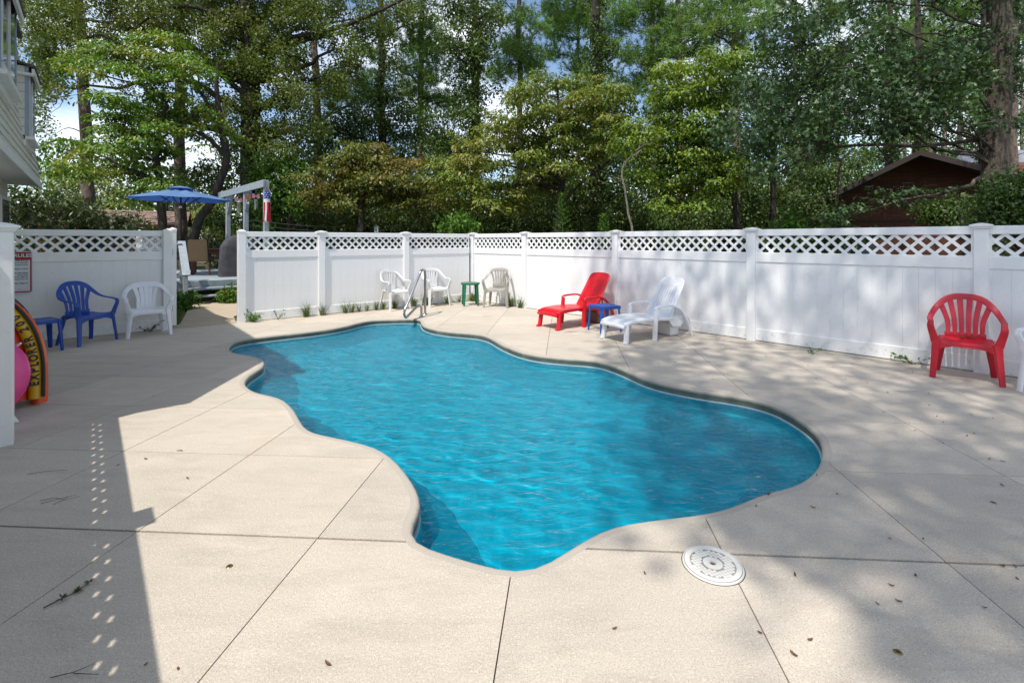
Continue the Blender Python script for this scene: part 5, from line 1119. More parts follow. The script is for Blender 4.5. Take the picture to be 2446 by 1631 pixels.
CLUMPS = """
oak_left:-1916,1878,1080,48 -1904,1870,1081,48 -1997,1938,1091,45 -1857,1918,1101,40 -1771,1815,1000,59 -1849,1855,1025,42 -1763,1837,1061,39 -1950,2065,1139,44 -1854,1961,1126,52 -1763,1924,1092,50 -1777,1941,1101,41 -1601,1757,998,57 -1699,1948,1105,45 -1587,1894,1087,47 -1589,1911,1063,57 -1399,1775,997,50 -1575,2024,1131,47 -1331,1718,1005,52 -1436,1934,1053,44 -1357,1829,1063,46 -1560,2053,1169,38 -1418,1959,1104,57 -1254,1718,983,55 -1290,1839,1053,45 -1341,1953,1069,39 -1303,1886,1078,47 -1356,2000,1133,44 -1228,1903,1041,52 -1221,1886,1054,57 -1194,1871,1031,55 -1243,2008,1128,36 -1250,1982,1127,39 -1213,1955,1124,37 -1115,1900,1098,57 -1096,1899,1090,44 -1184,1989,1088,60 -1065,1938,1088,43 -1071,1923,1058,39 -1045,1847,1015,48 -1007,1890,1062,59 -950,1894,1053,39 -1006,1992,1111,54 -979,2005,1138,56 -808,1718,962,53 -928,1886,1060,35 -876,1918,1093,52 -935,2164,1200,59 -812,1790,1032,40 -748,1753,1015,56 -730,1755,989,55 -879,2041,1126,54 -693,1810,1044,55 -775,1995,1094,45 -689,1883,1046,39 -741,2044,1162,38 -547,1802,992,51 -550,1911,1071,59 -466,1912,1073,58 -422,1930,1059,41 -412,1841,1056,50 -459,2043,1143,44 -1937,1898,984,41 -1817,1834,960,47 -2110,2127,1127,45 -1908,1958,1002,40 -1838,1976,1063,36 -1984,2060,1084,53 -1655,1781,926,43 -1758,1899,978,52 -1722,1876,1002,43 -1744,1883,1029,59 -1778,1988,1014,40 -1658,1945,1005,36 -1474,1808,972,58 -1584,1919,1022,45 -1514,1886,982,36 -1568,1965,1063,54 -1429,1864,999,42 -1443,1888,993,43 -1551,2052,1108,54 -1406,1920,1006,41 -1417,1893,973,59 -1293,1799,975,58 -1414,1948,1007,53 -1288,1833,959,43 -1267,1847,964,37 -1316,1901,990,36 -1315,1935,1032,59 -1202,1896,973,37 -1257,1940,1010,46 -1181,1795,963,54 -1085,1801,951,38 -1093,1815,980,53 -1165,1862,1004,41 -1084,1825,948,45 -1048,1860,987,41 -1109,1945,1015,47 -1018,1897,983,58 -1100,1946,1039,59 -1059,1942,997,44 -948,1890,1004,59 -1094,2066,1073,50 -1020,1941,1032,41 -933,1950,1018,40 -936,1873,1004,43 -909,1845,962,49 -838,1804,986,51 -915,1974,1061,52 -821,1816,981,43 -876,2122,1115,45 -747,1858,956,53 -830,1948,1059,58 -668,1735,912,46 -726,2010,1087,49 -625,2014,1029,44 -622,1971,1060,42 -626,1986,1016,55 -523,1970,1057,38 -498,1868,962,58 -545,1903,981,50 -455,1915,1034,45 -2038,2021,995,49 -1800,1817,880,55 -1947,2009,990,42 -1904,1945,985,56 -1741,1822,917,41 -1951,2054,1028,42 -1820,1903,956,47 -1696,1851,913,58 -1582,1823,937,56 -1745,2015,971,51 -1833,2040,1034,59 -1635,1943,976,41 -1618,1932,965,39 -1665,2000,964,50 -1669,2076,1004,57 -1235,1829,892,59 -1373,1971,963,51 -1263,1809,897,43 -1083,1718,865,47 -1187,1873,960,43 -1122,1768,895,47 -1182,1925,935,45 -1225,2000,962,42 -1099,1824,916,48 -1071,1898,932,55 -1094,1861,937,51 -1155,2022,1024,53 -1056,1977,971,35 -1077,1925,926,50 -1091,2011,969,50 -934,1829,901,50 -939,1847,938,54 -958,1808,923,36 -872,1849,895,56 -860,1824,907,41 -909,1857,929,51 -862,1993,1010,49 -777,1946,986,58 -626,1783,922,45 -627,2008,958,45 -623,1887,928,40 -672,2046,1036,38 -505,1904,970,57 -1935,1975,912,42 -1829,1876,893,50 -1819,1888,873,48 -1927,2007,945,38 -1798,1883,878,37 -1862,1970,883,50 -1226,1887,876,45 -1177,1821,856,43 -1145,1796,818,39 -1182,1900,902,49 -1208,1974,935,56 -1120,1859,835,40 -1128,1930,864,49 -1106,1902,853,54 -1036,1785,805,52 -1043,1887,883,50 -1023,1848,831,37 -993,1795,845,49 -1029,2008,895,46 -958,1875,839,43 -997,1940,874,59 -928,1974,906,38 -947,2025,914,57 -833,1718,829,42 -862,1923,888,51 -870,1956,910,60 -779,1757,851,42 -746,1989,946,42 -629,1869,862,47 -640,1845,872,51 -630,1812,815,38 -609,1855,846,37 -569,1723,830,50 -571,1875,897,35 -478,1900,871,58 -1928,1992,855,37 -1781,1806,800,57 -1899,1944,861,47 -1869,1980,851,44 -1824,1890,807,46 -1782,1917,851,38 -1237,1962,839,41 -1111,1854,821,41 -1061,1848,815,50 -1101,1938,820,40 -1009,1869,776,55 -1003,1877,818,38 -1118,1997,847,58 -948,1803,792,54 -949,1862,809,36 -944,1821,816,51 -898,1840,795,46 -928,1857,775,49 -828,1784,801,43 -834,1799,801,38 -851,1939,856,48 -805,1807,780,51 -718,1896,825,53 -680,1826,773,43 -680,1826,761,48 -640,1922,847,35 -670,1914,811,60 -650,1810,769,37 -668,2005,877,49 -636,1942,802,44 -619,1883,830,39 -1972,2002,805,45 -1896,1912,780,47 -2023,2094,848,59 -1675,1767,694,41 -1723,1837,754,41 -1756,1821,734,57 -1506,1891,745,41 -1230,1923,748,39 -1192,1922,783,43 -1108,1964,741,55 -936,1938,765,54 -819,1718,712,51 -951,2028,774,44 -914,1984,749,52 -882,2007,811,58 -755,1718,676,55 -815,1977,781,57 -740,1750,678,48 -824,2066,832,41 -668,1836,723,56 -705,1988,774,35 -613,1754,735,38 -1837,1847,645,49 -1850,1877,708,56 -1709,1718,645,42 -1163,1847,655,44 -1242,2024,694,39 -1054,1718,629,45 -1046,1846,663,59 -1104,1851,693,35 -1242,2103,732,60 -971,1843,677,54 -893,1764,666,41 -1022,1919,683,59 -940,1972,704,51 -903,1888,674,36 -966,1933,708,38 -946,2044,731,42 -822,1872,702,37 -849,1861,684,53 -776,1803,636,43 -1935,1982,621,56 -1181,2026,631,53 -1094,1859,593,50 -1071,1880,620,47 -967,1867,594,44 -959,1843,584,52 -1071,2025,630,46 -914,1928,638,37 -924,1922,611,40 -857,1813,586,40 -789,1814,575,53 -839,1938,655,42 -886,1947,623,47 -823,2011,678,59 -1237,2012,599,37 -1055,1842,537,52 -981,1896,552,37 -959,1917,598,40 -1058,1995,572,60 -911,1867,571,45 -874,1840,554,39 -1053,2115,607,37 -847,1887,561,40 -853,1929,570,58 -798,1826,549,38 -766,1842,573,49 -702,1763,560,53 -763,1886,585,49 -1038,1821,509,53 -1226,2052,498,44 -1142,1924,511,47 -943,1820,508,59 -981,1888,502,40 -891,1790,490,45 -830,1756,486,37 -970,1945,512,46 -876,1854,505,39 -936,2090,540,41 -814,1823,491,36 -838,1858,467,53 -872,2021,494,37 -842,1992,503,38 -796,1911,533,39 -1329,1646,1602,62 -1276,1964,1641,83 -821,1709,1675,74 -1303,1881,1399,72 -1386,1704,1257,84 -1075,2016,1406,74 -918,1732,1104,69 -1309,1988,1147,62 -808,1883,1120,82 -1423,1979,1659,66 -1076,1646,1670,73 -1768,1873,1259,56 -803,1842,1250,88 -949,1863,1291,72 -1469,1822,1600,82 -1274,1723,1177,65 -919,1802,1438,58 -1812,1909,1127,69 -1579,2050,1633,57 -1399,1899,1425,90 -946,1665,1332,89 -1406,1880,1353,64 -1296,2229,1629,78 -1063,2067,1404,84 -1904,2266,1459,82 -1708,1933,1387,63 -979,1705,1338,70 -687,1729,1269,63 -1559,1859,1168,84 -1346,1960,1643,85 -927,1867,1696,64 -1266,1991,1109,62 -1262,1941,1509,58 -1783,1985,1173,56 -1044,1983,1628,54 -1082,1985,1280,83 -1505,1660,1128,88 -926,1953,1128,56 -1191,2189,1188,77 -1210,1855,1227,85 -1045,1815,1515,76 -1043,2155,1409,75 -1283,2003,1553,72 -1538,1872,1103,72 -960,2057,1532,60 -1022,1726,1376,72 -1074,1891,1629,72 -1696,1942,1255,64 -1226,1705,1395,64 -1476,2115,1520,87 -1534,1897,1478,88 -774,1708,1292,58 -960,2091,1349,66 -848,1692,1650,81 -1618,1948,1322,53 -1587,1937,1386,57 -1104,2015,1347,62 -1530,1854,1603,81 -727,1792,1276,62 -764,1875,1492,73 -1671,1830,1270,68 -1142,1973,1147,89 -1014,1891,1587,81 -1717,1942,1431,56 -1660,1989,1204,87 -652,1927,1196,58 -1232,1795,1583,56 -887,1940,1302,54 -1428,1739,1534,72 -1480,1908,1227,84 -921,1812,1193,80 -1519,2044,1559,79 -1010,1936,1218,54 -1471,1770,1603,86 -1244,1743,1411,77 -1306,2071,1561,71 -1612,1814,1428,68 -1479,1833,1287,81 -841,2014,1374,84 -1072,2012,1569,67 -1495,2013,1676,75 -1541,1830,1442,68 -805,1800,1498,81 -1266,1700,1698,74 -1040,1806,1214,56 -983,1841,1253,71 -854,1696,1484,87 -1849,2093,1475,73 -1789,2021,1351,78 -1226,1936,1577,57 -944,1861,1663,65 -1536,1919,1351,79 -798,1972,1435,88 -1603,1727,1351,53 -1567,1986,1585,57 -1149,1850,1118,57 -1096,2053,1343,56 -561,1774,1129,59 -1659,1917,1431,89 -1173,1911,1315,89 -975,1837,1462,62 -1229,1751,1439,56 -1297,1963,1692,67 -833,1679,1542,67 -954,1892,1220,76 -1653,1986,1311,80 -1556,1909,1626,56 -1307,2207,1604,88 -1184,1801,1614,54 -894,1937,1190,56 -1071,1713,1464,78 -684,1974,1252,83 -852,2054,1504,69 -1555,1771,1145,63 -1487,1973,1640,66 -999,2020,1638,79 -1192,1780,1246,74 -1564,1806,1482,65 -1449,2129,1425,89 -994,2024,1673,72
vine_a:-442,2397,1302,70 -413,2226,1195,58 -461,2299,1266,48 -551,2335,1002,59 -536,2317,909,58 -607,2269,894,71 -577,2300,856,45 -603,2241,820,49 -660,2202,780,46 -660,2325,794,57 -605,2317,829,56 -594,2257,823,71 -581,2352,851,49 -498,2405,828,68 -504,2188,739,58 -525,2327,836,45 -841,2311,725,70 -861,2263,698,69 -892,2303,695,57 -773,2313,699,71 -791,2269,686,61 -773,2288,729,60 -726,2237,728,56 -772,2335,774,52 -709,2304,709,58 -691,2346,730,70 -669,2282,716,64 -605,2202,719,68 -552,2361,777,45 -604,2278,699,63 -573,2186,701,52 -451,2186,717,48 -517,2262,724,47 -513,2266,749,48 -441,2328,733,55 -391,2363,744,71 -418,2272,742,47 -867,2318,666,63 -879,2272,628,55 -986,2464,719,64 -795,2368,654,64 -792,2401,682,63 -669,2226,668,73 -693,2397,639,66 -642,2385,662,71 -564,2283,670,58 -562,2250,651,60 -610,2351,679,57 -492,2280,652,58 -508,2267,623,64 -473,2301,649,58 -457,2437,697,54 -386,2203,606,49 -426,2311,664,51 -915,2333,612,58 -918,2321,553,55 -904,2310,596,65 -586,2269,544,73 -554,2274,546,59 -614,2321,550,61 -532,2254,1511,64 -540,2347,1443,81 -579,2331,1760,54 -623,2179,1422,50 -624,2364,1575,56 -664,2294,1693,80 -661,2402,1365,69 -570,2290,1580,58 -666,2333,1662,81 -656,2243,1533,69 -673,2377,1602,68 -644,2335,1374,68 -599,2310,1613,80 -640,2204,1736,82 -580,2222,1714,68 -607,2261,1657,77
vine_b:-300,2232,1207,61 -258,2260,1256,55 -258,2260,1221,47 -205,2248,1216,55 -182,2255,1221,58 -180,2166,1196,60 -108,2086,1156,61 -80,2220,1190,48 -106,2217,1189,44 -234,2203,1145,45 -263,2244,1189,43 -266,2246,1160,41 -171,2189,1166,55 -208,2097,1093,51 -155,2325,1225,62 -80,2086,1110,69 -112,2231,1120,63 -74,2182,1164,50 -254,2135,1013,58 -231,2264,1071,48 -286,2130,1055,64 -154,2237,1117,65 -155,2157,1023,65 -157,2179,1045,67 -116,2099,1054,46 -286,2278,1048,49 -273,2172,1017,45 -234,2153,1005,48 -148,2093,979,64 -214,2240,1020,61 -196,2238,975,55 -140,2342,1052,44 -96,2264,1037,51 -127,2153,968,46 -287,2189,941,50 -220,2176,897,66 -218,2210,959,60 -231,2306,958,47 -204,2382,1016,49 -154,2223,957,54 -256,2240,864,62 -151,2200,831,50 -210,2184,810,66 -210,2184,836,52 -89,2191,835,48 -150,2252,810,54 -172,2086,711,58 -206,2209,753,46 -360,2182,682,68 -258,2150,700,60 -268,2225,734,65 -257,2257,753,51 -166,2121,652,52 -181,2117,695,62 -145,2170,720,51 -340,2196,609,47 -300,2159,609,60 -318,2197,614,51 -296,2221,599,56 -244,2215,597,50 -282,2159,598,62 -183,2191,636,61 -156,2269,617,66 -182,2136,620,46 -219,2105,511,48 -230,2178,553,64 -234,2253,539,60 -88,2217,1535,82 -178,2190,1547,76 -227,2210,1264,74 -153,2251,1325,67 -110,2331,1373,82 -151,2238,1622,70 -70,2214,1361,51 -181,2135,1468,80 -199,2184,1631,69 -214,2166,1415,56 -140,2355,1631,62 -202,2272,1553,72 -287,2265,1275,78 -224,2221,1484,78 -184,2177,1776,52 -155,2220,1784,74
pine_c:-48,2556,1422,56 -85,2643,1413,53 59,2418,1306,52 81,2645,1387,61 69,2661,1378,76 9,2553,1299,79 15,2516,1302,49 13,2597,1348,80 151,2682,1322,52 140,2747,1374,60 154,2426,1238,51 170,2504,1266,61 -19,2543,1174,56 -32,2536,1192,56 -19,2614,1215,63 -83,2610,1211,68 79,2531,1173,66 41,2623,1236,54 64,2658,1270,67 34,2617,1240,82 -7,2480,1133,57 -17,2590,1154,70 49,2569,1152,54 77,2626,1173,70 6,2527,1114,58 2,2686,1198,55 93,2580,1121,79 161,2696,1150,77 100,2742,1223,70 117,2627,1165,70 -168,2663,1090,53 -112,2732,1107,51 -148,2678,1089,55 -84,2556,1013,73 -65,2597,1088,49 -43,2636,1082,67 -55,2547,1084,66 -37,2471,1000,81 77,2532,1019,62 90,2650,1089,61 35,2610,1096,69 84,2600,1082,69 119,2615,1089,77 159,2645,1041,49 167,2685,2104,69 33,2476,2063,84 171,2571,1640,76 -74,2478,2059,74 -35,2566,2091,78 74,2590,2136,58 -18,2443,1573,81 -98,2604,1581,78 32,2623,1798,56 -115,2528,1493,62 8,2587,1575,75 198,2681,1693,59 248,2734,1513,82 205,2605,1560,85 134,2490,2123,90 171,2494,1735,66 -141,2645,1603,62 19,2675,2181,84 20,2565,1529,71 31,2541,2180,67 -60,2826,2124,59 -7,2631,2076,73 200,2475,1869,94 106,2685,1996,82 -95,2561,1966,86 -100,2615,1858,60
pine_d:259,3133,1613,85 199,2813,1516,61 221,2891,1526,54 254,2986,1599,77 340,2910,1599,91 375,2960,1534,55 373,2946,1597,58 333,2931,1527,59 467,2833,1513,80 385,2862,1575,56 465,2806,1494,84 413,3075,1600,71 527,2978,1584,89 493,2830,1553,57 492,2888,1589,61 511,2905,1573,72 284,3026,1536,67 268,2892,1458,60 270,2931,1513,78 286,2834,1417,79 323,2953,1528,77 331,2912,1459,88 297,2888,1476,53 320,2883,1486,67 397,2845,1423,77 426,2866,1475,89 422,3013,1541,87 476,2978,1500,63 465,2818,1405,78 518,2866,1398,81 523,3014,1466,69 508,2932,1513,83 229,2923,1407,77 265,2828,1361,73 281,2849,1382,91 367,2832,1332,83 267,2951,1307,77 202,2827,1271,88 268,2927,1252,59 209,2907,1284,68 380,2861,1266,85 434,2854,1224,63 426,2898,1244,85 464,2903,1285,55 349,2826,1157,65 374,2804,1179,82 442,2718,1101,62 421,2730,1084,68 436,2770,1130,79 412,2878,1146,74 546,2940,1849,96 265,2890,1856,80 471,2799,2135,69 484,3040,1988,88 511,2921,1975,89 498,3064,1657,63 483,3064,1784,93 394,2880,2164,68 542,3009,2034,79 522,3088,1927,58 292,2834,1990,61 357,2845,2094,90 484,2831,1868,77 478,3118,1647,92 190,2880,1670,82 488,2953,1699,92 598,3052,1994,95 477,2934,2163,84 213,2797,1823,84 371,2861,1685,75 271,2943,2036,65 448,2942,1986,64 441,2882,1930,81 524,2943,1971,66 365,3000,2128,58 350,2786,1602,60
pine_e:556,2721,1479,52 577,2787,1542,58 576,2679,1406,55 596,2618,1421,66 700,2806,1489,88 673,2763,1455,66 650,2669,1479,56 653,2798,1480,54 843,2857,1496,76 761,2772,1513,57 814,2903,1576,87 842,2809,1503,63 947,3049,1674,65 892,2835,1520,51 893,2908,1596,66 830,2777,1536,73 565,2850,1428,59 612,2781,1401,75 630,2770,1427,53 662,2876,1417,78 647,2797,1377,79 666,2693,1387,55 651,2718,1415,77 769,2937,1452,61 804,2828,1429,61 773,2687,1318,59 829,2795,1453,79 857,2870,1419,63 928,2814,1433,75 971,3009,1488,88 862,2739,1352,67 849,2621,1324,63 571,2618,1209,85 572,2860,1333,66 751,2794,1272,75 875,2924,1352,66 970,3090,1473,59 818,2737,1313,64 930,2816,1286,80 897,2775,1293,88 618,2710,1209,55 682,2933,1283,79 715,2737,1189,68 628,2696,1167,86 766,2850,1219,53 809,2792,1193,87 840,2920,1266,60 731,2745,1216,63 857,2834,1218,76 825,2696,1208,86 866,2790,1239,84 821,2712,1185,72 596,2748,1084,60 544,2667,1056,82 747,2834,1108,53 691,2820,1107,57 753,2755,1152,64 810,2761,1115,66 845,2812,1117,68 790,2803,1105,76 698,2705,1022,66 749,2876,1077,71 844,2979,1078,85 778,2891,1082,70 783,2618,919,85 800,2932,960,65 964,2816,1846,68 704,2770,2089,86 702,2809,1756,59 905,2752,1879,90 1043,2906,1919,58 760,2895,2134,58 765,2907,2197,72 639,2678,1768,71 881,2756,2058,84 1021,2845,1663,70 878,2897,2197,57 822,2761,2096,60 835,2700,1756,86 716,2778,2047,84 815,2703,2035,94 956,2805,1723,92 826,2947,2171,79 1006,2997,1791,74 840,2766,2073,73 851,2854,1644,63 723,2760,1581,79 911,2730,1905,83 639,2734,1764,57 722,2900,1937,71 918,2958,2116,89 875,3043,2192,87
pine_g:968,2766,1464,73 940,2634,1390,85 926,2755,1461,72 932,2805,1475,76 1029,2615,1446,68 1055,2761,1454,70 1004,2531,1358,74 1028,2761,1528,53 977,2886,1438,55 928,2799,1447,83 936,2728,1410,74 957,2705,1350,76 947,2584,1306,79 1124,2834,1467,80 1093,2751,1348,53 1001,2741,1352,78 901,2707,1311,74 860,2518,1192,77 903,2698,1291,67 926,2749,1320,54 1044,2687,1314,51 1049,2638,1274,83 1095,2767,1268,53 1106,2780,1278,72 1023,2853,1276,73 958,2718,1196,53 860,2520,1129,57 915,2749,1225,65 1046,2841,1257,66 1023,2713,1221,85 1059,2706,1226,75 1114,2786,1213,65 1091,2699,1605,79 919,2688,1703,63 1026,2793,1938,59 839,2745,1697,71 932,2692,2132,60 804,2580,1749,74 1023,2640,2044,75 1089,2782,1804,72 1009,2738,1528,82 910,2682,2099,66 933,2657,1742,78 1042,2632,1985,96 893,2756,1827,71 1035,2762,1624,78 862,2632,2140,71 920,2819,1886,93 975,2664,2077,79 1030,2661,1948,82 869,2664,2034,77 974,2573,1975,90 1114,2969,1769,94 953,2819,1850,58 1008,2620,2082,80 705,2531,1780,66 993,2737,1748,80 797,2779,1509,89
pine_f:1055,2467,1338,64 1005,2392,1292,69 1099,2401,1310,61 1088,2394,1342,46 1024,2327,1257,50 1055,2306,1228,59 1174,2404,1291,64 1191,2444,1366,68 1167,2459,1333,44 1086,2331,1294,65 1152,2270,1246,59 1259,2450,1365,75 1254,2360,1329,59 1226,2328,1239,51 986,2346,1181,47 938,2342,1184,50 1011,2473,1270,53 1020,2410,1245,54 1154,2479,1266,45 1021,2293,1187,69 1034,2335,1185,71 1034,2384,1198,49 1122,2420,1263,44 1068,2218,1149,69 1080,2296,1184,52 1269,2549,1316,51 1309,2505,1278,46 1307,2487,1253,69 1207,2322,1206,72 1228,2456,1224,45 1013,2448,1184,64 926,2302,1131,46 1066,2519,1196,52 1052,2553,1244,53 1132,2455,1187,54 1157,2497,1223,75 1103,2368,1106,59 1110,2342,1145,50 1249,2619,1199,47 1137,2397,1118,46 1014,2345,1629,77 1240,2425,1920,80 1068,2364,1674,72 1152,2378,2095,59 981,2299,2150,64 1029,2438,1360,73 1111,2310,1396,56 1184,2354,1568,72 1182,2593,1952,67 998,2330,1715,86 1160,2490,1398,70 1053,2337,1826,71 1035,2370,2094,59 1150,2436,1813,72 1132,2376,2101,69 1261,2460,1859,86 1088,2424,1625,84 917,2207,1642,84 1205,2312,1747,88 1117,2506,1939,68 1040,2487,1579,85 1062,2350,1406,88 961,2194,1960,76 1036,2377,1986,74 1213,2408,2036,77 1088,2407,1804,58
pine_j:1707,3024,1641,78 1632,3049,1621,88 1638,2985,1555,83 1604,2979,1550,55 2001,3030,1636,92 1877,2938,1593,70 1991,2996,1560,87 2032,3113,1612,84 1965,2956,1556,73 2067,2993,1582,92 2023,3030,1617,69 2071,3074,1611,81 2045,3051,1509,70 2020,3041,1529,86 1849,2927,1668,90 1651,2929,1955,86 1610,2989,1689,65 1814,2935,2050,71 1764,2927,1730,80 1817,2958,1726,95 1745,2944,2157,83 1836,3034,1858,84 1951,3152,2024,65 1870,3206,2160,96 1669,2955,1755,66 1649,2946,2053,57 1816,3003,1874,84 1628,2994,1659,91 1769,3109,1812,93 1569,2918,1876,91 1917,3087,2100,93 1635,3004,2008,78 1740,3031,2042,65 1610,2922,2077,63 1823,2937,2069,73 1608,2938,2033,71 1805,3019,1852,67 1784,3085,1734,91 1683,3139,1776,62 1564,2845,2159,84
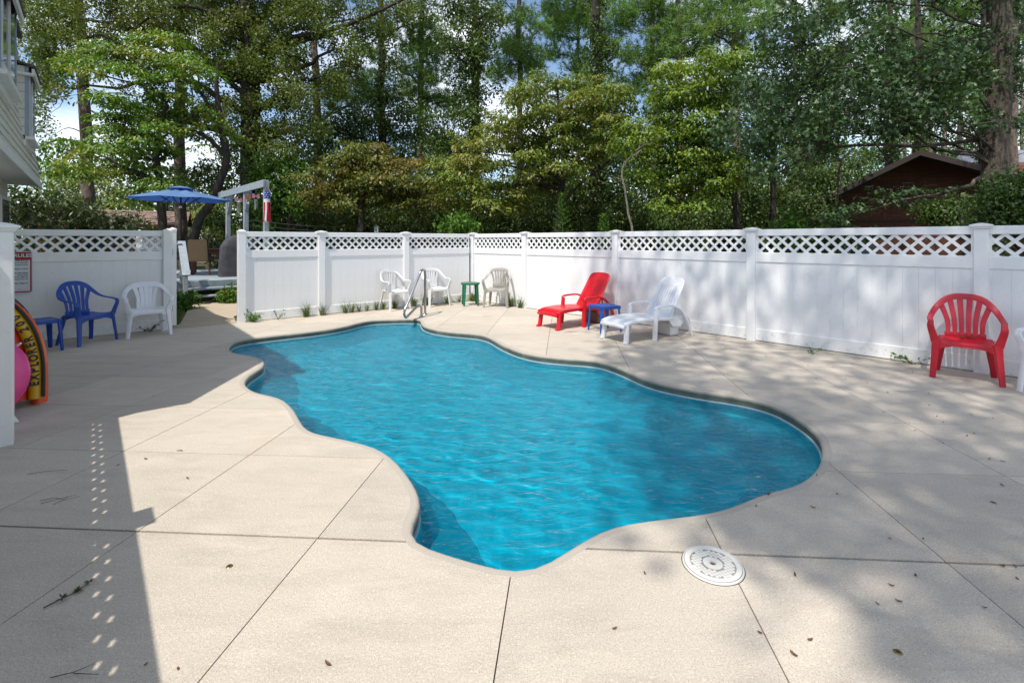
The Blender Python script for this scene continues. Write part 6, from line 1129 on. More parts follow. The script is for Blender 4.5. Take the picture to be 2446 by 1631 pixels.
oak_right:728,1252,757,28 661,1162,718,23 856,1450,834,25 836,1327,782,29 730,1195,708,33 759,1244,754,25 875,1237,746,29 924,1315,800,31 1049,1489,850,39 946,1268,778,29 950,1296,788,27 938,1250,738,30 731,1359,773,29 659,1172,688,31 689,1253,703,29 625,1086,651,37 769,1309,729,36 793,1357,778,31 808,1285,739,35 841,1340,769,25 716,1183,689,28 790,1241,689,35 849,1340,733,39 868,1317,733,30 824,1081,639,30 860,1165,666,37 1025,1353,750,34 867,1112,658,33 986,1286,733,33 829,1074,636,30 1333,1280,736,38 1504,1435,809,36 1445,1386,787,36 665,1270,688,36 635,1247,685,23 684,1298,690,38 733,1362,715,25 661,1232,653,24 628,1177,636,31 639,1114,625,36 663,1134,634,24 734,1243,672,36 738,1212,642,37 836,1360,739,37 716,1181,655,37 736,1144,640,23 928,1361,720,31 941,1343,700,28 752,1041,588,35 962,1378,707,31 908,1212,654,23 973,1272,692,27 986,1298,712,24 1106,1403,749,32 991,1267,670,25 1038,1306,685,31 1031,1266,687,25 1073,1159,616,37 1214,1327,708,38 1161,1256,680,30 1305,1353,700,38 1323,1380,709,39 1248,1295,701,30 1190,1208,659,30 1218,1242,687,25 1396,1399,720,36 1260,1188,630,23 1273,1210,664,32 1241,1168,632,27 671,1187,622,24 682,1249,642,37 697,1242,615,30 649,1131,578,28 718,1239,619,37 725,1215,630,32 970,1447,697,30 763,1146,583,30 927,1358,668,29 953,1361,687,25 843,1158,604,24 791,1105,583,27 945,1260,650,31 911,1213,632,30 970,1274,637,35 1132,1432,718,25 983,1239,630,26 1005,1260,631,36 949,1189,617,29 1056,1272,634,35 1180,1344,648,33 1297,1450,703,26 1010,1136,592,36 1223,1329,646,35 1234,1327,649,24 967,1054,568,25 1144,1188,599,27 1244,1329,662,25 1043,1122,595,36 1169,1207,611,29 1372,1418,676,32 1252,1268,624,29 1286,1244,627,37 1414,1337,684,34 1504,1442,704,25 560,1160,544,30 505,1086,524,32 644,1309,597,24 687,1304,624,24 740,1412,642,35 673,1308,628,34 796,1460,658,37 668,1247,594,31 656,1236,563,28 766,1338,603,32 781,1342,624,37 759,1281,584,27 690,1143,567,31 752,1225,576,29 862,1377,646,24 756,1180,562,30 794,1220,585,28 952,1451,644,33 702,1033,497,24 902,1329,610,24 827,1191,584,38 867,1209,562,31 885,1228,573,37 930,1325,596,26 960,1310,627,30 779,1033,520,38 1068,1415,662,24 1040,1311,619,27 932,1189,574,38 949,1226,566,25 1013,1227,560,29 1039,1269,606,32 986,1234,584,34 942,1130,534,25 1190,1379,611,28 1009,1198,560,31 926,1033,526,33 1122,1272,613,25 1131,1296,587,38 1060,1182,560,39 1117,1230,563,28 1112,1220,588,35 1157,1237,572,32 1204,1291,600,36 1315,1384,637,24 1261,1279,614,32 1184,1215,581,26 1188,1192,574,37 1357,1280,599,37 1333,1291,603,32 1366,1323,615,31 712,1444,606,23 621,1288,562,24 560,1151,506,31 618,1191,539,37 719,1349,564,39 612,1225,540,25 666,1218,529,29 606,1129,512,28 606,1128,499,26 729,1238,555,27 839,1436,596,39 727,1218,527,35 884,1477,633,35 786,1269,562,29 812,1347,571,24 792,1245,551,38 853,1293,562,25 844,1282,558,39 725,1041,470,25 855,1281,554,31 1004,1497,637,35 938,1283,537,30 964,1333,578,25 730,1048,492,33 1001,1347,599,31 786,1075,477,32 792,1082,500,31 851,1083,504,27 1091,1371,590,25 1034,1343,578,33 992,1210,526,35 1010,1266,553,29 1034,1261,541,34 1197,1415,616,38 1084,1274,573,27 1337,1585,638,37 1151,1299,552,39 1125,1262,570,24 1117,1282,538,38 1302,1417,580,27 1129,1252,567,39 1103,1197,542,36 1316,1408,596,38 1322,1374,608,37 1036,1091,485,33 1237,1248,563,24 1299,1239,552,35 1296,1259,535,36 1259,1204,547,30 656,1369,540,27 594,1276,530,33 632,1293,527,36 616,1176,490,38 649,1254,525,25 644,1233,505,36 654,1169,498,33 707,1317,515,27 565,1060,445,32 684,1203,504,33 700,1223,507,30 833,1430,545,27 780,1285,509,34 791,1278,496,34 815,1344,547,27 783,1189,475,36 663,1033,450,35 809,1281,509,31 849,1269,492,37 917,1349,547,32 908,1343,522,32 980,1352,552,31 916,1298,511,27 852,1204,493,29 790,1060,436,38 823,1094,475,27 946,1295,497,38 905,1180,486,24 936,1184,476,30 1144,1494,579,24 1140,1413,539,25 1058,1322,544,37 1099,1370,554,36 1107,1311,529,39 1091,1309,532,35 891,1033,430,33 1134,1299,520,35 520,1198,436,30 562,1230,468,24 487,1086,414,26 524,1074,427,39 718,1436,514,32 510,1033,400,30 697,1312,480,25 647,1234,474,39 628,1216,445,25 692,1251,469,23 799,1459,536,37 633,1125,449,35 754,1278,477,38 726,1273,485,26 696,1197,457,26 800,1269,469,38 705,1166,427,33 730,1154,429,37 741,1147,453,38 822,1247,455,31 770,1167,425,38 763,1140,429,26 809,1211,455,31 718,1068,422,33 833,1186,432,29 984,1346,466,39 970,1366,490,28 962,1316,493,33 987,1316,460,34 858,1155,422,37 900,1144,442,33 1018,1261,447,24 1291,1556,537,26 1134,1338,502,34 954,1105,409,34 1212,1365,515,39 1124,1287,470,23 939,1070,404,23 1666,1599,542,39 1204,1145,431,26 1156,1095,423,27 534,1197,397,37 490,1120,379,28 557,1290,438,33 593,1268,440,28 683,1441,443,39 538,1121,383,28 659,1241,407,24 620,1169,402,33 639,1210,428,36 617,1129,407,39 698,1292,421,34 640,1175,416,26 667,1116,398,23 734,1242,410,37 659,1144,410,34 857,1401,454,25 661,1050,379,26 773,1241,426,36 737,1164,412,29 687,1380,426,27 657,1363,381,29 695,1437,394,24 669,1315,407,34 685,1322,410,36 691,1341,413,26 598,1059,334,27 675,1274,369,36 672,1204,367,37 827,1379,412,28 608,1033,334,37 729,1249,389,25 875,1393,389,27 551,1058,307,32 631,1257,343,30 603,1177,325,30 727,1337,331,24 611,1152,315,33 721,1326,362,23 727,1221,317,28 977,1300,306,32 1042,1367,289,32 832,1123,293,27 877,1114,263,29 891,1118,284,26 824,1063,258,24 1005,1245,298,38 894,1089,296,24 1106,1387,317,33 1065,1274,285,30 991,1146,290,27 989,1153,305,27 1065,1219,278,28 1106,1250,284,25 1009,1132,288,30 858,1235,270,36 863,1240,252,33 851,1242,244,31 857,1223,265,25 855,1212,241,32 834,1176,231,32 920,1209,258,30 903,1204,232,33 886,1195,252,35 908,1190,250,36 1085,1392,262,28 904,1171,249,36 1004,1234,260,27 1099,1330,245,24 997,1217,272,37 930,1089,248,26 1106,1312,248,34 1079,1268,274,23 808,1213,201,37 787,1163,215,26 830,1243,206,31 1055,1443,202,37 736,1055,217,39 845,1161,205,30 1196,1245,879,66 1192,1027,1102,63 1208,1270,844,56 1648,1327,975,46 1111,1282,807,60 1223,1263,1261,42 1401,1342,1081,57 1013,1233,1050,52 1583,1259,954,67 1216,1337,1037,67 660,1032,893,42 1206,1105,1264,54 1147,1258,830,65 1397,1171,797,48 1125,1240,1298,46 1043,1226,1263,43 1084,1482,938,67 1481,1408,1286,66 856,1368,1029,49 1396,1321,1077,46 998,1318,810,70 1350,1254,1288,48 811,1101,875,61 1214,1118,1053,51 1134,1160,1273,43 1271,1178,1002,67 1227,1256,1279,59 1074,955,952,45 1284,1048,808,70 1683,1428,1094,64 1152,1171,892,44 852,1244,1069,50 899,1105,1235,61 1089,1247,1012,55 850,1007,1184,69 837,1188,779,63 1603,1449,948,72 1267,1228,1218,46 1349,1136,1003,50 1059,1134,930,44 1341,1362,1152,63 585,1043,843,43 1336,1408,1050,49 925,1239,1280,69 839,1248,1119,57 973,1004,1269,62 1450,1190,836,67 1146,1124,1282,65 1286,1519,1050,65 1335,1404,1152,52 1269,1309,1161,53 942,1131,1051,57 1144,990,917,51 873,1100,1289,57 1465,1370,991,43 865,1121,1290,60 1206,1363,790,49 811,1150,1030,50 1343,1413,1136,58 850,1250,1120,57 1080,1066,1267,53 1340,1306,778,67 1031,1173,1014,57 1215,1184,1104,44 1089,1319,1264,50 1043,1203,1273,71 919,1417,893,47 1135,1149,1240,44 730,1287,834,51 1133,1344,1157,71 1671,1355,996,61 1477,1372,1240,46 1077,1384,1248,63 1257,1254,787,64 1345,1201,944,42 1196,1199,967,52 801,780,1284,53 1153,1330,1007,51 1674,1686,1291,56 1169,1332,1196,71 1204,1145,1145,67 1438,1536,979,42 1018,1091,962,42 1682,1363,783,53 1335,1245,1128,62 1290,1192,1175,56 1184,1254,1197,57 1141,1100,1161,52 1405,1273,972,62 1185,1047,1183,53
pine_h:2112,2701,1467,64 2179,2849,1548,70 2285,2790,1465,59 2188,2716,1485,87 2557,2861,1498,52 2492,2886,1525,73 2448,2734,1481,86 2658,2871,1504,55 2512,2787,1495,77 2513,2702,1436,68 1968,2728,1378,56 1954,2721,1383,79 2210,2700,1373,58 2146,2618,1304,66 2374,2917,1417,57 2332,2829,1382,71 2297,2652,1337,70 2446,2761,1363,71 2583,2836,1384,66 2716,2941,1511,88 2228,2640,1283,57 2292,2696,1252,57 2278,2741,1837,57 2515,2803,1581,69 2332,2802,1923,65 2475,2716,1611,68 2089,2691,1738,65 2410,2971,2034,89 2499,2833,1566,79 2449,2881,1827,89 2262,2691,1779,76 2335,2739,2092,82 2153,2811,1813,87 2474,2877,1897,69 2251,2884,2008,63 2355,2706,1623,95 2343,2730,2117,63 2389,2783,2004,72 2433,2708,1835,75 2492,2788,1766,91 2144,2746,1631,80 2251,2806,2021,85 2510,2903,1637,58 2389,2766,1906,93 2429,2780,1976,89 2137,2721,2007,83 2386,2796,1883,74 2326,2882,2168,86
pine_i:2439,2569,1431,77 2484,2650,1394,54 2472,2635,1412,74 2402,2575,1431,63 2601,2681,1437,50 2757,2834,1523,81 2610,2665,1462,58 2685,2693,1433,67 2864,2719,1471,59 2847,2704,1419,61 2845,2725,1451,56 2787,2635,1403,84 2529,2685,1398,50 2640,2796,1416,74 2840,2655,2190,73 2872,2763,1771,87 2854,2793,2179,64 2692,2662,2007,67 2958,2877,1829,66 3100,2801,1611,57 2581,2495,2018,78 3179,2976,1683,72 2574,2630,1776,86 2794,2675,2127,82 2718,2756,1802,65 2836,2738,2114,68 2704,2608,2186,68 2618,2565,1940,73 2889,2666,1890,85 2628,2567,1603,71 2670,2634,1510,87 2780,2592,1547,61 2884,2683,1529,91 2675,2450,1786,70 2778,2687,2039,74 2841,2645,1859,86 2507,2410,1907,73 3107,2960,1891,60 2708,2588,2150,66 2909,2711,1697,80
pine_b:-515,2534,1263,54 -567,2506,1286,52 -497,2589,1296,79 -519,2601,1316,76 -506,2573,1300,67 -443,2489,1286,62 -383,2661,1353,63 -422,2530,1279,74 -680,2586,1270,73 -659,2530,1243,74 -540,2595,1201,69 -533,2560,1221,80 -584,2597,1193,48 -544,2586,1201,50 -511,2696,1253,64 -550,2765,1315,67 -501,2705,1262,60 -486,2735,1279,62 -424,2758,1274,67 -400,2543,1247,81 -360,2535,1179,81 -373,2714,1272,58 -703,2581,1155,53 -731,2512,1147,79 -701,2510,1126,49 -705,2629,1152,81 -534,2629,1175,79 -494,2418,1093,65 -408,2454,1112,61 -442,2529,1144,64 -479,2783,1241,54 -503,2678,1206,67 -423,2586,1139,61 -418,2728,1236,60 -725,2418,975,56 -673,2542,1041,75 -719,2533,1053,79 -809,2727,1084,61 -598,2727,1068,55 -575,2554,1065,63 -589,2608,1090,58 -487,2462,1036,67 -518,2652,1047,73 -435,2545,1060,59 -491,2677,1053,68 -503,2724,1097,78 -399,2493,992,77 -440,2728,1073,82 -439,2799,1175,48 -372,2768,1152,73 -822,2773,1013,54 -770,2646,949,60 -715,2444,893,61 -698,2470,896,65 -576,2689,971,65 -598,2712,972,50 -531,2512,952,81 -561,2537,941,66 -446,2531,919,65 -520,2771,985,71 -488,2550,838,63 -439,2520,901,55 -464,2624,907,52 -430,2606,892,70 -389,2613,933,64 -368,2611,888,68 -391,2712,952,75 -354,2657,883,79 -323,2528,891,68 -265,2605,926,63 -340,2625,922,73 -281,2482,819,48 -372,2642,624,61 -395,2689,644,81 -393,2817,623,64 -356,2593,650,80 -504,2488,1880,89 -599,2725,1638,57 -685,2736,1651,77 -589,2655,1730,82 -538,2578,1952,62 -426,2722,1550,58 -435,2634,1499,93 -530,2579,1492,60 -521,2547,2108,92 -469,2603,1833,82 -472,2463,1748,89 -456,2569,2173,70 -541,2693,1751,64 -584,2496,1808,67 -501,2734,2030,61 -442,2538,1958,65 -603,2605,1677,69 -412,2753,1745,74 -576,2478,1795,94 -590,2681,2084,68 -513,2652,1489,84 -406,2428,2008,67 -575,2585,1898,58 -527,2741,1721,59 -472,2541,2030,61 -528,2719,2044,72
dogwood_left:-1306,1695,838,42 -1375,1781,896,50 -1234,1655,853,41 -1298,1699,860,33 -1057,1479,767,30 -1127,1606,821,42 -1543,1693,791,40 -1628,1785,828,40 -1482,1669,805,39 -1541,1756,852,38 -1295,1552,759,36 -1339,1614,780,47 -1419,1717,833,32 -1293,1580,759,46 -1426,1793,854,34 -1269,1613,777,45 -1262,1697,781,46 -1147,1552,732,41 -1190,1690,787,49 -1191,1626,760,43 -1067,1566,727,47 -1074,1609,762,38 -1484,1635,735,36 -1599,1755,763,51 -1300,1507,701,49 -1387,1593,701,44 -1394,1701,759,51 -1194,1479,678,47 -1232,1595,708,42 -1245,1587,729,38 -1180,1564,673,35 -1257,1660,740,33 -1140,1556,676,43 -1211,1678,757,32 -1125,1633,733,51 -1056,1537,667,43 -981,1479,684,38 -970,1521,687,49 -1222,1642,655,36 -1205,1619,638,31 -1195,1683,673,48 -1127,1574,627,30 -1076,1618,668,36 -1239,1479,587,47 -1294,1495,596,33 -1252,1552,586,39 -1327,1637,607,50 -1388,1796,642,46 -1246,1561,584,49 -1307,1742,623,40 -1365,1845,689,37 -1246,1731,652,52 -1208,1705,610,47 -1105,1651,592,36 -1080,1578,623,35 -1000,1577,576,47 -1132,1786,640,42 -1359,1626,570,38 -1379,1619,564,35 -1343,1680,576,44 -1326,1657,551,48 -1413,1852,600,47 -1232,1601,565,49 -1200,1577,543,38 -1286,1747,597,49 -1095,1505,505,46 -1291,1824,598,42 -1164,1704,586,47 -1119,1668,548,36 -1146,1730,594,31 -1071,1680,587,46 -1042,1664,569,39 -968,1603,528,50 -1549,1800,562,33 -1441,1707,504,43 -1413,1740,533,42 -1324,1592,520,47 -1329,1681,498,35 -1264,1588,497,47 -1291,1703,511,48 -1318,1759,532,34 -1164,1593,519,37 -1154,1581,486,41 -1122,1686,531,34 -1218,1769,545,40 -1040,1574,516,33 -1093,1720,516,31 -1534,1619,462,38 -1635,1745,459,33 -1506,1629,477,45 -1525,1688,433,35 -1328,1479,410,39 -1562,1760,499,51 -1277,1508,431,48 -1450,1709,483,39 -1271,1589,448,40 -1260,1552,449,42 -1170,1524,452,52 -1427,1786,472,44 -1251,1702,465,46 -1261,1706,481,44 -1238,1746,463,37 -1183,1663,466,33 -1682,1753,419,39 -1537,1644,377,38 -1519,1638,390,45 -1362,1479,373,36 -1604,1817,426,50 -1364,1547,360,33 -1427,1715,401,52 -1369,1583,371,48 -1379,1684,386,40 -1469,1796,439,48 -1323,1713,432,38 -1287,1641,394,50 -1186,1622,388,32 -1257,1682,399,40 -1364,1769,379,36 -1316,1680,325,33 -1290,1701,360,39 -1152,1561,339,47 -1165,1664,350,50 -1097,1515,304,39 -1271,1653,289,35 -1265,1647,310,52
vine_c:357,1981,946,57 389,2000,953,42 345,2017,1019,38 400,2043,927,40 389,2013,942,61 380,1980,937,56 343,1988,839,49 407,2131,895,49 357,2066,899,50 441,1986,1378,82 403,2047,1746,56 343,1967,1651,69 365,2067,1259,59 430,1962,1320,80 327,2031,1151,53 380,1912,1773,83 346,1968,1389,81 448,2166,1591,59 321,2036,1275,69 330,2029,1290,80 278,1996,1509,50 376,2004,1167,65 316,1934,1695,83 386,1939,1756,83 341,1939,1661,55
dogwood_right:633,1566,749,28 583,1354,663,40 548,1349,679,30 664,1540,727,31 652,1436,685,46 686,1572,738,34 645,1370,661,34 660,1384,679,32 756,1624,770,40 885,1679,783,37 710,1378,695,33 767,1480,738,36 971,1593,777,29 1030,1694,802,45 926,1465,689,40 953,1445,726,33 904,1390,662,37 912,1396,695,28 450,1449,657,32 463,1487,679,31 481,1512,702,31 525,1470,676,44 521,1560,690,45 518,1533,691,35 504,1380,636,35 542,1391,647,44 592,1571,707,39 707,1640,741,35 622,1475,675,29 593,1396,645,45 679,1483,693,39 693,1550,695,37 658,1421,651,37 505,1537,629,39 460,1474,614,43 548,1672,700,41 593,1655,675,42 500,1385,583,45 491,1465,605,33 506,1381,583,44 563,1507,642,41 615,1539,623,35 652,1542,661,27 602,1432,622,33 538,1346,579,28 665,1445,627,32 654,1443,615,32 736,1602,674,44 497,1544,575,32 475,1546,613,30 501,1605,610,46 547,1556,599,41 514,1483,587,41 505,1502,583,47 557,1420,537,41 559,1401,562,43 582,1553,604,44 597,1390,541,31 592,1489,571,29 568,1429,571,41 640,1487,585,47 707,1641,637,46 673,1444,577,34 348,1417,484,45 457,1535,532,35 498,1544,562,43 542,1661,566,36 485,1506,524,42 587,1699,550,40 494,1443,518,33 560,1540,521,47 520,1338,494,43 596,1597,544,37 617,1649,540,29 686,1590,535,39 698,1623,552,36 650,1507,549,33 355,1418,467,34 407,1653,484,35 351,1430,477,36 387,1387,464,43 392,1397,438,28 437,1604,474,41 464,1441,464,31 485,1510,469,33 468,1458,485,38 501,1464,466,30 540,1551,481,41 546,1558,483,43 516,1341,454,39 611,1560,496,36 589,1476,455,40 584,1465,448,47 649,1532,495,44 605,1454,490,45 316,1348,418,41 421,1580,423,39 365,1448,440,40 412,1547,433,35 456,1617,453,43 454,1587,463,39 494,1501,402,45 474,1472,432,46 492,1502,407,35 553,1618,434,40 550,1605,443,46 509,1449,393,28 558,1466,418,40 507,1329,389,38 615,1579,417,45 602,1507,413,28 634,1507,413,32 672,1588,441,39 730,1650,449,46 640,1456,418,35 688,1552,420,43 360,1361,336,36 428,1497,360,46 417,1522,403,30 505,1513,366,45 498,1549,380,30 498,1594,367,29 551,1502,397,46 591,1634,384,37 536,1536,400,38 616,1567,406,33 534,1434,369,40 536,1392,342,47 604,1492,399,34 604,1479,392,46 627,1512,359,41 664,1454,357,32 738,1638,392,43 687,1573,396,47 634,1355,368,30 689,1407,351,38 665,1374,338,40 495,1484,323,46 480,1566,359,39 459,1477,320,46 545,1493,307,28 577,1667,322,32 520,1512,324,40 603,1641,320,29 593,1522,337,47 601,1528,332,43 618,1429,298,38 643,1485,314,41 572,1337,312,31 663,1437,342,38 716,1585,355,31 648,1454,317,36 406,1339,247,30 447,1420,272,30 455,1482,255,40 505,1394,247,39 510,1534,261,30 544,1557,277,37 563,1478,293,34 548,1390,247,46 570,1425,291,33
pine_a:-875,2367,922,50 -851,2218,873,66 -902,2410,923,69 -954,2568,949,57 -705,2316,891,55 -762,2335,902,71 -767,2465,949,66 -776,2440,911,70 -900,2433,879,71 -868,2339,801,53 -979,2447,870,65 -898,2368,810,50 -903,2494,892,65 -828,2390,851,46 -942,2569,849,55 -879,2580,914,69 -765,2354,829,52 -730,2393,847,56 -742,2423,860,56 -790,2463,838,59 -1099,2543,1718,80 -867,2518,1405,92 -985,2425,2198,85 -1003,2369,1450,90 -828,2243,1963,65 -982,2285,1766,74 -846,2400,1883,95 -912,2450,1674,80 -957,2367,1979,68 -880,2360,1770,82 -781,2317,1588,56 -990,2493,2056,92 -977,2329,2189,72 -1022,2374,1707,71 -963,2221,1700,90 -997,2668,1826,82 -1085,2508,2000,91 -1051,2317,1563,90 -969,2476,1730,82 -1032,2403,1839,63 -975,2408,1626,67 -922,2394,1987,71 -1053,2309,2066,78 -925,2272,2121,56 -823,2330,1874,72 -1018,2570,1358,81
dogwood_centre:41,1554,654,52 36,1622,648,45 20,1613,637,36 57,1508,624,48 104,1724,706,49 65,1739,688,34 124,1622,689,51 174,1740,720,37 159,1606,675,33 187,1743,709,39 228,1710,706,40 238,1851,729,47 236,1655,694,42 240,1542,626,36 227,1572,627,44 285,1635,654,31 294,1512,626,36 318,1831,757,42 338,1501,617,33 364,1741,694,51 368,1665,667,51 3,1686,631,37 25,1892,697,45 -1,1745,653,30 37,1803,677,40 88,1696,620,33 114,1704,654,33 85,1675,621,35 116,1629,608,40 124,1550,570,51 111,1488,551,39 166,1664,600,37 180,1661,596,49 199,1751,646,44 226,1508,598,36 266,1715,632,51 203,1468,587,50 301,1624,628,35 281,1581,598,45 263,1573,584,45 357,1574,623,41 359,1614,597,51 363,1602,619,40 -57,1528,518,38 -1,1573,542,39 -50,1788,621,31 -36,1547,539,41 18,1581,526,51 38,1746,589,37 21,1667,562,38 72,1577,553,50 80,1562,553,34 103,1805,631,34 113,1692,557,31 127,1705,564,46 144,1468,496,32 209,1582,550,34 203,1618,536,49 211,1678,565,52 221,1664,592,46 257,1664,589,34 211,1531,528,38 294,1468,521,39 340,1958,658,46 274,1600,568,33 371,1760,577,45 337,1693,578,48 382,1746,591,38 -118,1889,575,50 -65,1770,545,40 -91,1488,460,38 -48,1560,468,43 -43,1686,544,39 -32,1537,509,37 41,1767,527,34 -1,1589,486,35 47,1599,476,35 87,1639,502,37 92,1674,508,41 58,1613,516,38 170,1742,551,52 122,1655,490,38 118,1778,519,48 158,1468,456,31 189,1687,532,44 197,1559,471,48 219,1622,516,47 256,1740,500,35 224,1708,545,32 280,1571,495,46 302,1646,482,34 278,1518,480,35 411,1788,547,38 361,1641,504,51 357,1689,539,45 -151,1590,461,38 -158,1623,468,46 -145,1561,420,37 -106,1814,491,30 -96,1840,496,38 -113,1665,431,35 -45,1772,505,43 -29,1738,485,36 1,1850,499,33 48,1637,478,46 41,1483,414,34 29,1596,457,39 58,1500,416,44 84,1576,418,48 91,1733,479,32 124,1610,436,51 159,1804,473,40 130,1586,429,37 171,1676,452,45 207,1582,461,33 227,1958,522,40 248,1549,429,34 291,1744,490,31 253,1698,468,51 301,1674,439,35 268,1525,431,39 299,1592,443,52 363,1768,485,30 -231,1708,435,48 -268,1712,436,35 -263,1605,399,33 -199,1558,398,37 -185,1601,377,46 -205,1682,381,41 -137,1531,400,50 -145,1829,451,31 -118,1560,399,42 -57,1508,385,34 -75,1651,404,52 -106,1724,398,33 -49,1670,401,34 41,1513,399,33 60,1517,366,40 145,1468,380,38 180,1794,398,35 152,1788,394,47 223,1775,412,32 224,1682,426,37 185,1500,381,47 202,1521,358,41 -228,1546,330,32 -230,1716,375,33 -244,1701,342,51 -201,1512,353,35 -158,1488,343,34 -187,1618,319,47 -140,1607,341,47 -145,1890,385,46 -127,1520,314,45 -93,1800,358,48 -90,1855,340,46 -83,1659,326,33 -38,1691,337,52 -18,1567,358,33 -52,1617,337,40 2,1717,329,49 30,1603,342,38 60,1772,332,46 106,1713,376,33 80,1712,324,48 110,1654,360,36 -208,1704,272,45 -204,1551,296,31 -208,1586,281,43 -163,1658,275,42 -158,1778,274,39 -155,1802,300,47 -71,1468,264,44 -55,1654,264,43 -82,1583,298,47 -42,1549,270,46 -14,1657,263,52 -9,1595,297,51 23,1552,289,31 25,1634,286,41 2,1692,312,40
far_right:4019,4357,1441,83 4434,4626,1488,91 4580,4364,1460,119 3631,4021,1201,123 3879,4159,1133,106 2767,4045,1068,101 2919,4192,1020,108 3411,4539,1118,84 3454,4310,1127,125 3666,4244,1035,109 3872,4230,1110,117 3795,4049,1021,113 4289,4158,1089,82 2900,4425,940,120 2978,4417,1023,93 3073,4242,936,83 3489,4327,913,89 3674,4369,987,104 3777,4006,832,129 4055,4290,931,91 3955,4095,904,120 2509,3896,773,121
vine_f:2170,2234,787,65 2141,2198,798,62 2049,2103,769,65 2262,2323,696,52 2254,2282,755,43 2064,2086,689,45 2224,2279,647,60 2162,2234,632,62 2138,2213,606,47
vine_d:1953,2469,704,66 1839,2320,660,65 1954,2450,708,60 1757,2368,556,49 1812,2475,585,47 1808,2448,588,72 1908,2454,606,52 1908,2411,577,69 1909,2441,584,53 1709,2461,492,75 1691,2453,524,48 1663,2499,508,65
vine_e:2051,2432,707,50 2093,2472,685,58 2151,2538,674,50
far_left:-1950,3039,732,77 -2798,2901,470,60 -2829,2857,502,72 -2741,2929,526,84 -3006,3153,475,79 -2740,2952,507,80 -2809,3091,530,77 -2595,3020,525,79 -2493,2993,501,66 -2761,2972,360,91 -2844,3030,386,88 -2757,3037,394,67 -2735,2965,359,68 -2553,2993,446,94 -2654,3187,386,59 -2422,3005,373,86 -2474,3079,449,88
dogwood_brown:-611,1680,435,40 -595,1723,447,47 -594,1717,454,37 -518,1641,470,44 -557,1724,481,46 -544,1644,436,34 -480,1701,463,47 -502,1749,477,53 -445,1661,429,52 -634,1681,426,39 -700,1784,399,51 -635,1707,395,38 -596,1662,390,39 -617,1819,420,50 -567,1711,415,51 -566,1699,404,40 -531,1735,423,44 -561,1832,427,32 -463,1697,422,37 -470,1700,392,45 -476,1674,390,43 -406,1654,387,36 -451,1759,425,48 -429,1741,432,48 -396,1721,396,37 -372,1728,424,51 -340,1700,419,44 -689,1622,359,43 -691,1617,320,34 -689,1612,354,44 -633,1692,327,42 -705,1768,339,34 -646,1708,335,34 -601,1686,329,47 -563,1665,351,35 -594,1731,364,40 -571,1735,361,44 -537,1710,357,39 -500,1668,326,52 -470,1724,351,34 -467,1601,360,51 -481,1665,351,47 -403,1691,333,51 -437,1709,371,39 -403,1580,354,50 -362,1663,329,43 -364,1758,335,39 -373,1785,366,44 -300,1599,350,51 -300,1744,367,53 -345,1726,336,43 -768,1818,327,48 -714,1737,314,47 -692,1714,288,40 -703,1800,323,51 -652,1729,271,43 -699,1754,310,43 -560,1602,264,44 -558,1648,297,31 -572,1727,279,36 -535,1727,317,32 -536,1696,321,36 -593,1776,314,37 -478,1656,295,32 -474,1753,284,42 -532,1770,315,36 -392,1650,268,34 -436,1751,295,45 -424,1746,290,45 -407,1848,333,51 -345,1715,319,48 -398,1748,307,50 -315,1847,314,52 -321,1674,287,40 -326,1650,273,35 -265,1629,300,43 -221,1614,273,36 -252,1702,313,33
